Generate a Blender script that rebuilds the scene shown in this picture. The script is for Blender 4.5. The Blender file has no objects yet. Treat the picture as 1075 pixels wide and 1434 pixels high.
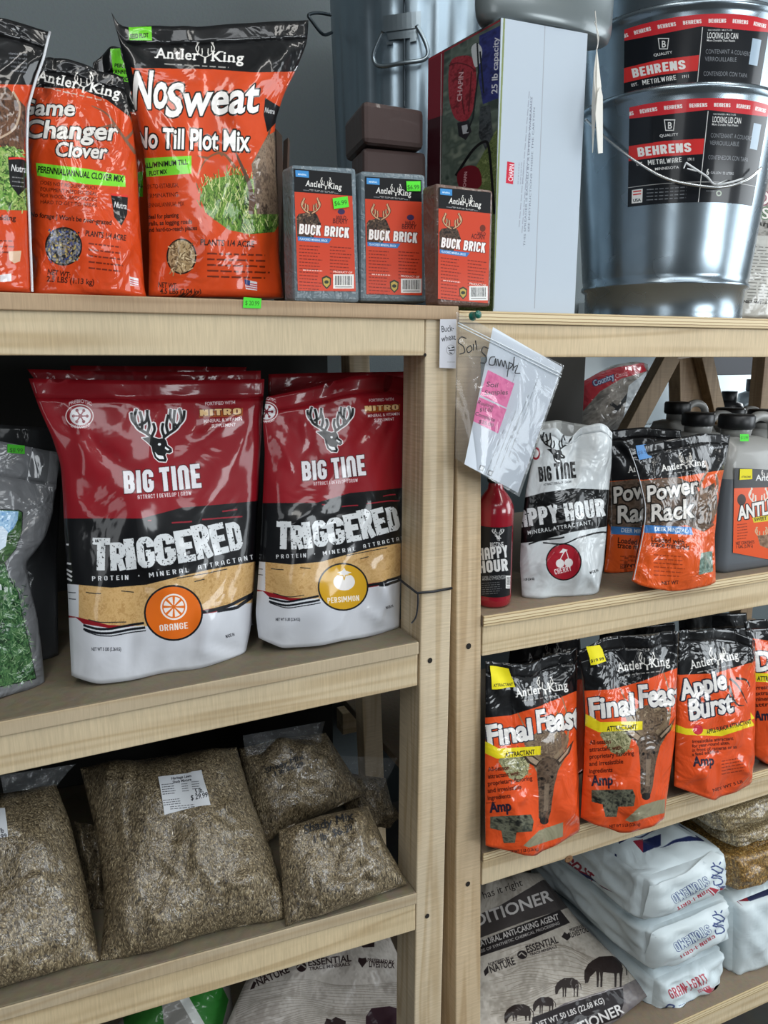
import bpy, math, random
import numpy as np
from mathutils import Vector

SC = bpy.context.scene
COL = SC.collection
# ------------------------------------------------------------------ camera
FPX, CX, CY = 1077.0, 537.5, 717.0
CAM_C = np.array([0.0, -0.85, 1.45])
_y, _p = math.radians(24), math.radians(11.4)
F_ = np.array([math.sin(_y)*math.cos(_p), math.cos(_y)*math.cos(_p), -math.sin(_p)])
R_ = np.array([math.cos(_y), -math.sin(_y), 0.0])
U_ = np.cross(R_, F_)
cd = bpy.data.cameras.new('camera'); cam = bpy.data.objects.new('camera', cd); COL.objects.link(cam)
cam.location = CAM_C
from mathutils import Matrix
cam.matrix_world = Matrix(((R_[0], U_[0], -F_[0], CAM_C[0]), (R_[1], U_[1], -F_[1], CAM_C[1]), (R_[2], U_[2], -F_[2], CAM_C[2]), (0, 0, 0, 1)))
cd.sensor_fit = 'VERTICAL'; cd.sensor_height = 24.0; cd.lens = 24.0*FPX/1434.0
cd.clip_start = 0.02
SC.camera = cam
# ------------------------------------------------------------------ light
SC.view_settings.view_transform = 'Standard'
try: SC.view_settings.look = 'None'
except Exception: pass
SC.view_settings.gamma = 1.0
SC.view_settings.use_curve_mapping = False
SC.view_settings.exposure = 0.0
W = bpy.data.worlds.new('world'); SC.world = W; W.use_nodes = True
W.node_tree.nodes['Background'].inputs[0].default_value = (0.75, 0.87, 1.0, 1)
W.node_tree.nodes['Background'].inputs[1].default_value = 0.34
def area(name, loc, target, sx, sy, power, col=(1, 1, 1)):
    l = bpy.data.lights.new(name, 'AREA'); l.shape = 'RECTANGLE'; l.size = sx; l.size_y = sy; l.energy = power; l.color = col
    o = bpy.data.objects.new(name, l); COL.objects.link(o); o.location = loc
    o.rotation_euler = (Vector(target)-Vector(loc)).to_track_quat('-Z', 'Y').to_euler()
    return o
area('ceiling_panel_light', (0.2, -2.3, 3.12), (0.4, 0.1, 0.8), 2.4, 1.0, 44, (0.93, 0.97, 1.0))
area('shop_window_light', (2.0, -4.05, 1.5), (0.6, 0, 1.0), 2.6, 0.95, 86, (0.90, 0.96, 1.0))
area('shop_window_light', (-2.2, -4.05, 1.6), (0.0, 0, 1.0), 1.2, 1.8, 22, (0.93, 0.97, 1.0))
area('ceiling_tube_light', (-0.3, -1.0, 3.05), (0.0, -0.3, 0.0), 0.25, 1.8, 14, (1.0, 0.98, 0.93))
area('ceiling_tube_light', (1.4, -1.0, 3.05), (1.3, -0.5, 0.0), 0.25, 1.8, 16, (1.0, 0.98, 0.93))
area('side_window_light', (3.9, -1.3, 1.6), (0.8, 0.1, 0.9), 2.0, 2.0, 80, (0.88, 0.95, 1.0))
area('back_window_light', (2.6, 1.15, 1.9), (1.4, 0.6, 1.4), 0.8, 1.4, 44, (0.90, 0.96, 1.0))

# ------------------------------------------------------------------ helpers
def proj(P):
    d = np.asarray(P, float)-CAM_C
    z = d@F_
    return np.stack([CX+FPX*(d@R_)/z, CY-FPX*(d@U_)/z], -1)
def ray(px, py): return F_+R_*(px-CX)/FPX-U_*(py-CY)/FPX
def at(px, py, Y=0.0):
    d = ray(px, py); return CAM_C+d*(Y-CAM_C[1])/d[1]
def onz(px, py, z):
    d = ray(px, py); return CAM_C+d*(z-CAM_C[2])/d[2]
def hdir(px):
    d = ray(px, 500.0); d = np.array([d[0], d[1], 0]); return d/np.linalg.norm(d)
def along(p, d, px):
    """t with proj(p+d t).x == px"""
    k = (px-CX)/FPX; a = R_-k*F_
    return -((p-CAM_C)@a)/(d@a)
def lin(c):
    if isinstance(c, str):
        c = c.lstrip('#'); c = [int(c[i:i+2], 16)/255 for i in (0, 2, 4)]
    return tuple(x/12.92 if x <= 0.04045 else ((x+0.055)/1.055)**2.4 for x in c[:3])+(1.0,)
def rgb(c):
    c = c.lstrip('#'); return np.array([int(c[i:i+2], 16)/255 for i in (0, 2, 4)], np.float32)
def mesh(name, V, Fc, mat=None, parent=None, smooth=False, uv=None, bevel=0, midx=None, subd=0):
    me = bpy.data.meshes.new(name)
    me.from_pydata([tuple(map(float, v)) for v in V], [], [tuple(map(int, f)) for f in Fc]); me.update()
    if uv is not None:
        ul = me.uv_layers.new(name='UVMap')
        li = np.empty(len(me.loops), np.int32); me.loops.foreach_get('vertex_index', li)
        ul.data.foreach_set('uv', np.asarray(uv, np.float32)[li].ravel())
    for m in (mat if isinstance(mat, (list, tuple)) else [mat]):
        if m: me.materials.append(m)
    if midx is not None: me.polygons.foreach_set('material_index', np.asarray(midx, np.int32))
    if smooth: me.polygons.foreach_set('use_smooth', [True]*len(me.polygons))
    o = bpy.data.objects.new(name, me); COL.objects.link(o)
    if parent is not None: o.parent = parent
    if bevel:
        b = o.modifiers.new('bevel', 'BEVEL'); b.width = bevel; b.segments = 2; b.limit_method = 'ANGLE'
    if subd:
        s = o.modifiers.new('subd', 'SUBSURF'); s.levels = subd; s.render_levels = subd
    return o
def T(o, label, cat, group=None):
    o['label'] = label; o['category'] = cat
    if group: o['group'] = group
    return o
def empty(name, loc=(0, 0, 0)):
    o = bpy.data.objects.new(name, None); COL.objects.link(o); o.location = loc; o.empty_display_size = .05
    return o
def child(o, root):
    """parent keeping world coords when root is an Empty with a location"""
    o.parent = root; o.matrix_parent_inverse = Matrix.Translation(root.location).inverted(); return o
HEX = [(0, 1, 2, 3), (7, 6, 5, 4), (0, 4, 5, 1), (1, 5, 6, 2), (2, 6, 7, 3), (3, 7, 4, 0)]
def hexa(name, P, mat, parent=None, bevel=0.0015, **k):
    """P: 8 points; 0-3 front BL BR TR TL, 4-7 the same at the back"""
    return mesh(name, P, HEX, mat, parent, bevel=bevel, **k)
def box(name, x0, x1, y0, y1, z0, z1, mat, parent=None, bevel=0.0015):
    P = [(x0, y0, z0), (x1, y0, z0), (x1, y0, z1), (x0, y0, z1), (x0, y1, z0), (x1, y1, z0), (x1, y1, z1), (x0, y1, z1)]
    return hexa(name, P, mat, parent, bevel)
def tube(name, pts, r, mat, parent=None, n=8, closed=False, rr=None, caps=True):
    pts = np.asarray(pts, float); m = len(pts); V = []; Fc = []
    tang = np.gradient(pts, axis=0) if not closed else np.roll(pts, -1, 0)-np.roll(pts, 1, 0)
    ref = np.array([0.13, 0.31, 0.94])
    for i in range(m):
        t = tang[i]/(np.linalg.norm(tang[i])+1e-9)
        a = np.cross(t, ref); a /= np.linalg.norm(a)+1e-9; b = np.cross(t, a)
        ri = r if rr is None else rr[i]
        for k in range(n):
            w = 2*math.pi*k/n; V.append(pts[i]+ri*(a*math.cos(w)+b*math.sin(w)))
    for i in range(m if closed else m-1):
        j = (i+1) % m
        for k in range(n):
            l = (k+1) % n; Fc.append((i*n+k, i*n+l, j*n+l, j*n+k))
    if not closed and caps:
        Fc.append(tuple(range(n))); Fc.append(tuple((m-1)*n+k for k in reversed(range(n))))
    return mesh(name, V, Fc, mat, parent, smooth=True)
def spline(pts, n=8, closed=False):
    P = np.asarray(pts, float); m = len(P); out = []
    rng = range(m) if closed else range(m-1)
    for i in rng:
        p0, p1, p2, p3 = (P[(i-1) % m] if closed or i > 0 else P[0]), P[i], P[(i+1) % m], (P[(i+2) % m] if closed or i+2 < m else P[-1])
        for k in range(n):
            t = k/n; out.append(.5*((2*p1)+(-p0+p2)*t+(2*p0-5*p1+4*p2-p3)*t*t+(-p0+3*p1-3*p2+p3)*t**3))
    if not closed: out.append(P[-1])
    return np.array(out)
def lathe(name, prof, c, mat, parent=None, n=64, rf=None, caps=True, sx=1.0, sy=1.0, smooth=True):
    """prof: list of (r, z); rf(angle, k)-> radius factor"""
    V = []; Fc = []
    for k, (r, z) in enumerate(prof):
        for i in range(n):
            a = 2*math.pi*i/n; q = r*(rf(a, k) if rf else 1)
            V.append((c[0]+q*sx*math.cos(a), c[1]+q*sy*math.sin(a), c[2]+z))
    for k in range(len(prof)-1):
        for i in range(n):
            j = (i+1) % n; Fc.append((k*n+i, k*n+j, (k+1)*n+j, (k+1)*n+i))
    if caps:
        if prof[0][0] > 1e-5: Fc.append(tuple(reversed(range(n))))
        if prof[-1][0] > 1e-5: Fc.append(tuple((len(prof)-1)*n+i for i in range(n)))
    return mesh(name, V, Fc, mat, parent, smooth=smooth)

# ------------------------------------------------------------------ materials
MC = {}
def nodes(name):
    m = bpy.data.materials.new(name); m.use_nodes = True; nt = m.node_tree
    return m, nt, nt.nodes['Principled BSDF']
def plain(name, col, rough=.5, metal=0, coat=0, bump=0, bscale=60, spec=.5, trans=0, noise=0, alpha=1):
    if name in MC: return MC[name]
    m, nt, b = nodes(name); b.inputs['Base Color'].default_value = lin(col)
    b.inputs['Roughness'].default_value = rough; b.inputs['Metallic'].default_value = metal
    b.inputs['Coat Weight'].default_value = coat; b.inputs['Coat Roughness'].default_value = .08
    b.inputs['Specular IOR Level'].default_value = spec; b.inputs['Transmission Weight'].default_value = trans
    b.inputs['Alpha'].default_value = alpha
    N = nt.nodes.new; L = nt.links.new
    if bump or noise:
        tc = N('ShaderNodeTexCoord'); nz = N('ShaderNodeTexNoise'); nz.inputs['Scale'].default_value = bscale; nz.inputs['Detail'].default_value = 4
        L(tc.outputs['Object'], nz.inputs['Vector'])
        if bump:
            bp = N('ShaderNodeBump'); bp.inputs['Strength'].default_value = bump; bp.inputs['Distance'].default_value = .01
            L(nz.outputs['Fac'], bp.inputs['Height']); L(bp.outputs['Normal'], b.inputs['Normal'])
        if noise:
            mx = N('ShaderNodeMix'); mx.data_type = 'RGBA'; mx.blend_type = 'MULTIPLY'; mx.inputs[0].default_value = noise
            mx.inputs[6].default_value = lin(col); L(nz.outputs['Color'], mx.inputs[7]); L(mx.outputs[2], b.inputs['Base Color'])
    MC[name] = m; return m
def wood(axis, base='#cfbd9c', dark='#ab9067', rough=.62, seed=0.0, saw=0.6, key=None):
    key = 'wood_'+axis+str(seed)+(key or '')
    if key in MC: return MC[key]
    m, nt, b = nodes('sawn_pine'); N = nt.nodes.new; L = nt.links.new
    tc = N('ShaderNodeTexCoord'); mp = N('ShaderNodeMapping'); mp.inputs['Location'].default_value = (seed, seed*.7, seed*1.3)
    s = {'x': (1.3, 26, 26), 'z': (26, 26, 1.3), 'y': (26, 1.3, 26)}[axis]
    mp.inputs['Scale'].default_value = s
    L(tc.outputs['Object'], mp.inputs['Vector'])
    n1 = N('ShaderNodeTexNoise'); n1.inputs['Scale'].default_value = 1.0; n1.inputs['Detail'].default_value = 2; n1.inputs['Distortion'].default_value = .4
    L(mp.outputs[0], n1.inputs['Vector'])
    # growth rings: sine of the warped distance
    ml = N('ShaderNodeMath'); ml.operation = 'MULTIPLY'; ml.inputs[1].default_value = 34; L(n1.outputs['Fac'], ml.inputs[0])
    sn = N('ShaderNodeMath'); sn.operation = 'SINE'; L(ml.outputs[0], sn.inputs[0])
    cr = N('ShaderNodeMapRange'); cr.inputs[1].default_value = -1; cr.inputs[2].default_value = 1; L(sn.outputs[0], cr.inputs[0])
    pw = N('ShaderNodeMath'); pw.operation = 'POWER'; pw.inputs[1].default_value = 2.2; L(cr.outputs[0], pw.inputs[0])
    mx = N('ShaderNodeMix'); mx.data_type = 'RGBA'; mx.inputs[6].default_value = lin(base); mx.inputs[7].default_value = lin(dark)
    fd = N('ShaderNodeMath'); fd.operation = 'MULTIPLY'; fd.inputs[1].default_value = .55; L(pw.outputs[0], fd.inputs[0]); L(fd.outputs[0], mx.inputs[0])
    # saw marks across the grain
    mp2 = N('ShaderNodeMapping'); mp2.inputs['Scale'].default_value = {'x': (420, 30, 30), 'z': (30, 30, 420), 'y': (30, 420, 30)}[axis]
    L(tc.outputs['Object'], mp2.inputs['Vector'])
    n2 = N('ShaderNodeTexNoise'); n2.inputs['Scale'].default_value = 1; n2.inputs['Detail'].default_value = 2; L(mp2.outputs[0], n2.inputs['Vector'])
    n3 = N('ShaderNodeTexNoise'); n3.inputs['Scale'].default_value = 9; n3.inputs['Detail'].default_value = 5; L(tc.outputs['Object'], n3.inputs['Vector'])
    mx2 = N('ShaderNodeMix'); mx2.data_type = 'RGBA'; mx2.blend_type = 'MULTIPLY'
    r2 = N('ShaderNodeMapRange'); r2.inputs[1].default_value = .3; r2.inputs[2].default_value = .7; r2.inputs[3].default_value = .80; r2.inputs[4].default_value = 1.08
    L(n2.outputs['Fac'], r2.inputs[0]); mx2.inputs[0].default_value = saw
    L(mx.outputs[2], mx2.inputs[6]); L(r2.outputs[0], mx2.inputs[7])
    mx3 = N('ShaderNodeMix'); mx3.data_type = 'RGBA'; mx3.blend_type = 'MULTIPLY'; mx3.inputs[0].default_value = .5
    r3 = N('ShaderNodeMapRange'); r3.inputs[1].default_value = .3; r3.inputs[2].default_value = .75; r3.inputs[3].default_value = .78; r3.inputs[4].default_value = 1.1
    L(n3.outputs['Fac'], r3.inputs[0]); L(mx2.outputs[2], mx3.inputs[6]); L(r3.outputs[0], mx3.inputs[7])
    L(mx3.outputs[2], b.inputs['Base Color']); b.inputs['Roughness'].default_value = rough
    bp = N('ShaderNodeBump'); bp.inputs['Strength'].default_value = .25; bp.inputs['Distance'].default_value = .001
    L(n2.outputs['Fac'], bp.inputs['Height']); L(bp.outputs['Normal'], b.inputs['Normal'])
    MC[key] = m; return m
def plymat():
    if 'ply' in MC: return MC['ply']
    m, nt, b = nodes('plywood_edge'); N = nt.nodes.new; L = nt.links.new
    g = N('ShaderNodeTexCoord'); sp = N('ShaderNodeSeparateXYZ'); L(g.outputs['Generated'], sp.inputs[0])
    nz = N('ShaderNodeTexNoise'); nz.inputs['Scale'].default_value = 30; nz.inputs['Detail'].default_value = 4; L(g.outputs['Object'], nz.inputs['Vector'])
    a = N('ShaderNodeMath'); a.operation = 'MULTIPLY_ADD'; a.inputs[1].default_value = .10; L(nz.outputs['Fac'], a.inputs[0]); L(sp.outputs['Z'], a.inputs[2])
    cr = N('ShaderNodeValToRGB'); cr.color_ramp.interpolation = 'CONSTANT'
    st = [(0, '#c9b48d'), (.25, '#8f7550'), (.33, '#d9c7a0'), (.52, '#a58a62'), (.60, '#dccaa5'), (.85, '#9c8159'), (.92, '#cbb58c')]
    e = cr.color_ramp.elements; e[0].position = 0; e[0].color = lin(st[0][1]); e[1].position = st[1][0]; e[1].color = lin(st[1][1])
    for p, c in st[2:]:
        q = e.new(p); q.color = lin(c)
    L(a.outputs[0], cr.inputs[0]); L(cr.outputs[0], b.inputs['Base Color']); b.inputs['Roughness'].default_value = .6
    MC['ply'] = m; return m
def film(name='clear_film', tint='#e8eef2', fac=.10, rough=.12, bump=.5, bscale=45, glossy=.5):
    """thin clear plastic: transparent, with a little white haze and a sheen"""
    if name in MC: return MC[name]
    m = bpy.data.materials.new(name); m.use_nodes = True; nt = m.node_tree; nt.nodes.clear(); N = nt.nodes.new; L = nt.links.new
    out = N('ShaderNodeOutputMaterial'); tr = N('ShaderNodeBsdfTransparent'); gl = N('ShaderNodeBsdfGlossy'); df = N('ShaderNodeBsdfDiffuse')
    gl.inputs['Roughness'].default_value = rough; df.inputs['Color'].default_value = lin(tint)
    fr = N('ShaderNodeFresnel'); fr.inputs[0].default_value = 1.45
    tc = N('ShaderNodeTexCoord'); nz = N('ShaderNodeTexNoise'); nz.inputs['Scale'].default_value = bscale; nz.inputs['Detail'].default_value = 3; nz.inputs['Distortion'].default_value = 1.2
    bp = N('ShaderNodeBump'); bp.inputs['Strength'].default_value = bump; bp.inputs['Distance'].default_value = .01
    L(tc.outputs['Object'], nz.inputs['Vector']); L(nz.outputs['Fac'], bp.inputs['Height'])
    for s in (gl, fr): L(bp.outputs['Normal'], s.inputs['Normal'])
    m1 = N('ShaderNodeMixShader'); m1.inputs[0].default_value = fac; L(tr.outputs[0], m1.inputs[1]); L(df.outputs[0], m1.inputs[2])
    mu = N('ShaderNodeMath'); mu.operation = 'MULTIPLY_ADD'; mu.inputs[1].default_value = glossy; mu.inputs[2].default_value = .02; L(fr.outputs[0], mu.inputs[0])
    m2 = N('ShaderNodeMixShader'); L(mu.outputs[0], m2.inputs[0]); L(m1.outputs[0], m2.inputs[1]); L(gl.outputs[0], m2.inputs[2])
    L(m2.outputs[0], out.inputs[0]); MC[name] = m; return m
def seedmat(name, cols, scale=330, rough=.45, stretch=(1, 1, .32)):
    if name in MC: return MC[name]
    m, nt, b = nodes(name); N = nt.nodes.new; L = nt.links.new
    tc = N('ShaderNodeTexCoord'); outs = []
    for k, rot in enumerate(((.3, .2, .1), (.9, 1.3, .5))):
        mp = N('ShaderNodeMapping'); mp.inputs['Rotation'].default_value = rot; mp.inputs['Scale'].default_value = stretch
        nzv = N('ShaderNodeTexNoise'); nzv.inputs['Scale'].default_value = 60; L(tc.outputs['Object'], nzv.inputs['Vector'])
        ad = N('ShaderNodeVectorMath'); ad.operation = 'MULTIPLY_ADD'; ad.inputs[1].default_value = (.012, .012, .012)
        L(nzv.outputs['Color'], ad.inputs[0]); L(tc.outputs['Object'], ad.inputs[2]); L(ad.outputs[0], mp.inputs['Vector'])
        v = N('ShaderNodeTexVoronoi'); v.inputs['Scale'].default_value = scale; L(mp.outputs[0], v.inputs['Vector']); outs.append(v)
    nz = N('ShaderNodeTexNoise'); nz.inputs['Scale'].default_value = 120; L(tc.outputs['Object'], nz.inputs['Vector'])
    st = N('ShaderNodeMath'); st.operation = 'GREATER_THAN'; st.inputs[1].default_value = .5; L(nz.outputs['Fac'], st.inputs[0])
    mc = N('ShaderNodeMix'); mc.data_type = 'RGBA'; L(st.outputs[0], mc.inputs[0]); L(outs[0].outputs['Color'], mc.inputs[6]); L(outs[1].outputs['Color'], mc.inputs[7])
    md = N('ShaderNodeMix'); L(st.outputs[0], md.inputs[0]); L(outs[0].outputs['Distance'], md.inputs[2]); L(outs[1].outputs['Distance'], md.inputs[3])
    sp = N('ShaderNodeSeparateXYZ'); L(mc.outputs[2], sp.inputs[0])
    cr = N('ShaderNodeValToRGB'); e = cr.color_ramp.elements; e[0].color = lin(cols[0]); e[1].color = lin(cols[-1])
    for i, c in enumerate(cols[1:-1]):
        q = e.new((i+1)/(len(cols)-1)); q.color = lin(c)
    L(sp.outputs[0], cr.inputs[0])
    dk = N('ShaderNodeMapRange'); dk.inputs[1].default_value = .1; dk.inputs[2].default_value = .75; dk.inputs[3].default_value = 1.15; dk.inputs[4].default_value = .45
    L(md.outputs[0], dk.inputs[0])
    mm = N('ShaderNodeMix'); mm.data_type = 'RGBA'; mm.blend_type = 'MULTIPLY'; mm.inputs[0].default_value = 1; L(cr.outputs[0], mm.inputs[6]); L(dk.outputs[0], mm.inputs[7])
    L(mm.outputs[2], b.inputs['Base Color']); b.inputs['Roughness'].default_value = rough
    bp = N('ShaderNodeBump'); bp.inputs['Strength'].default_value = .5; bp.inputs['Distance'].default_value = .002; bp.invert = True
    L(md.outputs[0], bp.inputs['Height']); L(bp.outputs['Normal'], b.inputs['Normal'])
    # the film drawn tight over the seed: a clear coat with creases of its own
    n4 = N('ShaderNodeTexNoise'); n4.inputs['Scale'].default_value = 22; n4.inputs['Detail'].default_value = 4; n4.inputs['Distortion'].default_value = 2
    L(tc.outputs['Object'], n4.inputs['Vector'])
    b4 = N('ShaderNodeBump'); b4.inputs['Strength'].default_value = .6; b4.inputs['Distance'].default_value = .012; L(n4.outputs['Fac'], b4.inputs['Height'])
    b.inputs['Coat Weight'].default_value = .8; b.inputs['Coat Roughness'].default_value = .10; L(b4.outputs['Normal'], b.inputs['Coat Normal'])
    MC[name] = m; return m
def foil(name, img=None, col='#888888', rough=.38, coat=.6, bump=.35, bscale=16, crinkle=.5, metal=0):
    """printed plastic film of a pouch or sack, softly creased"""
    m, nt, b = nodes(name); N = nt.nodes.new; L = nt.links.new
    if img:
        t = N('ShaderNodeTexImage'); t.image = img; t.extension = 'EXTEND'; uvn = N('ShaderNodeUVMap'); uvn.uv_map = 'UVMap'
        L(uvn.outputs[0], t.inputs[0]); L(t.outputs[0], b.inputs['Base Color'])
    else: b.inputs['Base Color'].default_value = lin(col)
    b.inputs['Roughness'].default_value = rough+.1; b.inputs['Metallic'].default_value = metal
    b.inputs['Coat Weight'].default_value = coat*.85; b.inputs['Coat Roughness'].default_value = .09; b.inputs['Specular IOR Level'].default_value = .16
    tc = N('ShaderNodeTexCoord'); nz = N('ShaderNodeTexNoise'); nz.inputs['Scale'].default_value = bscale; nz.inputs['Detail'].default_value = 2.5; nz.inputs['Distortion'].default_value = 1.4
    L(tc.outputs['Object'], nz.inputs['Vector'])
    mp = N('ShaderNodeMapping'); mp.inputs['Scale'].default_value = (1, 1, .55); L(tc.outputs['Object'], mp.inputs[0])
    n0 = N('ShaderNodeTexNoise'); n0.inputs['Scale'].default_value = 9; L(mp.outputs[0], n0.inputs['Vector'])
    ad = N('ShaderNodeVectorMath'); ad.operation = 'MULTIPLY_ADD'; ad.inputs[1].default_value = (.08, .08, .08); L(n0.outputs['Color'], ad.inputs[0]); L(mp.outputs[0], ad.inputs[2])
    vo = N('ShaderNodeTexVoronoi'); vo.feature = 'DISTANCE_TO_EDGE'; vo.inputs['Scale'].default_value = bscale*.6; L(ad.outputs[0], vo.inputs['Vector'])
    sm = N('ShaderNodeMapRange'); sm.inputs[1].default_value = 0; sm.inputs[2].default_value = .07; L(vo.outputs['Distance'], sm.inputs[0])
    b1 = N('ShaderNodeBump'); b1.inputs['Strength'].default_value = bump; b1.inputs['Distance'].default_value = .012; L(nz.outputs['Fac'], b1.inputs['Height'])
    b2 = N('ShaderNodeBump'); b2.inputs['Strength'].default_value = crinkle; b2.inputs['Distance'].default_value = .0008; b2.invert = True; L(sm.outputs[0], b2.inputs['Height']); L(b1.outputs['Normal'], b2.inputs['Normal'])
    L(b2.outputs['Normal'], b.inputs['Normal']); L(b2.outputs['Normal'], b.inputs['Coat Normal'])
    return m
def printmat(name, img, rough=.5, coat=0):
    m, nt, b = nodes(name); t = nt.nodes.new('ShaderNodeTexImage'); t.image = img; t.extension = 'EXTEND'
    nt.links.new(t.outputs[0], b.inputs['Base Color']); b.inputs['Roughness'].default_value = rough
    b.inputs['Coat Weight'].default_value = coat*.6; b.inputs['Coat Roughness'].default_value = .1; b.inputs['Specular IOR Level'].default_value = .2
    return m
def zinc(name='galvanised_steel', col='#8b979f', rough=.26):
    if name in MC: return MC[name]
    m, nt, b = nodes(name); N = nt.nodes.new; L = nt.links.new
    tc = N('ShaderNodeTexCoord'); v = N('ShaderNodeTexVoronoi'); v.inputs['Scale'].default_value = 38; L(tc.outputs['Object'], v.inputs['Vector'])
    sp = N('ShaderNodeSeparateXYZ'); L(v.outputs['Color'], sp.inputs[0])
    mr = N('ShaderNodeMapRange'); mr.inputs[3].default_value = rough*.95; mr.inputs[4].default_value = rough*1.08; L(sp.outputs[0], mr.inputs[0]); L(mr.outputs[0], b.inputs['Roughness'])
    mx = N('ShaderNodeMix'); mx.data_type = 'RGBA'; mx.inputs[6].default_value = lin(col); c2 = lin(col); mx.inputs[7].default_value = (c2[0]*.95, c2[1]*.96, c2[2]*.97, 1)
    L(sp.outputs[1], mx.inputs[0]); L(mx.outputs[2], b.inputs['Base Color']); b.inputs['Metallic'].default_value = .92
    nz = N('ShaderNodeTexNoise'); nz.inputs['Scale'].default_value = 14; nz.inputs['Detail'].default_value = 1; L(tc.outputs['Object'], nz.inputs['Vector'])
    bp = N('ShaderNodeBump'); bp.inputs['Strength'].default_value = .12; bp.inputs['Distance'].default_value = .01; L(nz.outputs['Fac'], bp.inputs['Height']); L(bp.outputs['Normal'], b.inputs['Normal'])
    MC[name] = m; return m

# ------------------------------------------------------------------ lettering: outlines of the built-in font
GL = {}
def load_glyphs():
    cv = bpy.data.curves.new('glyph', 'FONT'); cv.resolution_u = 3; ob = bpy.data.objects.new('glyph', cv); COL.objects.link(ob)
    def tri(s):
        cv.body = s; bpy.context.view_layer.update()
        dg = bpy.context.evaluated_depsgraph_get(); e = ob.evaluated_get(dg); me = e.to_mesh()
        me.calc_loop_triangles(); n = len(me.vertices); co = np.zeros(n*3, np.float32); me.vertices.foreach_get('co', co)
        t = np.zeros(len(me.loop_triangles)*3, np.int32); me.loop_triangles.foreach_get('vertices', t); e.to_mesh_clear()
        co = co.reshape(-1, 3)[:, :2]
        return co[t].reshape(-1, 3, 2) if n else np.zeros((0, 3, 2))
    w0 = np.ptp(tri('||')[..., 0])
    for wt, off in ((0, 0.0), (1, .022)):
        for i in list(range(32, 127)):
            c = chr(i); cv.offset = 0
            adv = np.ptp(tri('|'+c+'|')[..., 0])-w0
            cv.offset = off; t = tri(c)
            if len(t):
                a = (t[:, 1]-t[:, 0]); b = (t[:, 2]-t[:, 0]); s = a[:, 0]*b[:, 1]-a[:, 1]*b[:, 0]
                t[s < 0] = t[s < 0][:, ::-1]
            GL[(c, wt)] = (t, adv)
    bpy.data.objects.remove(ob); bpy.data.curves.remove(cv)
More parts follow.
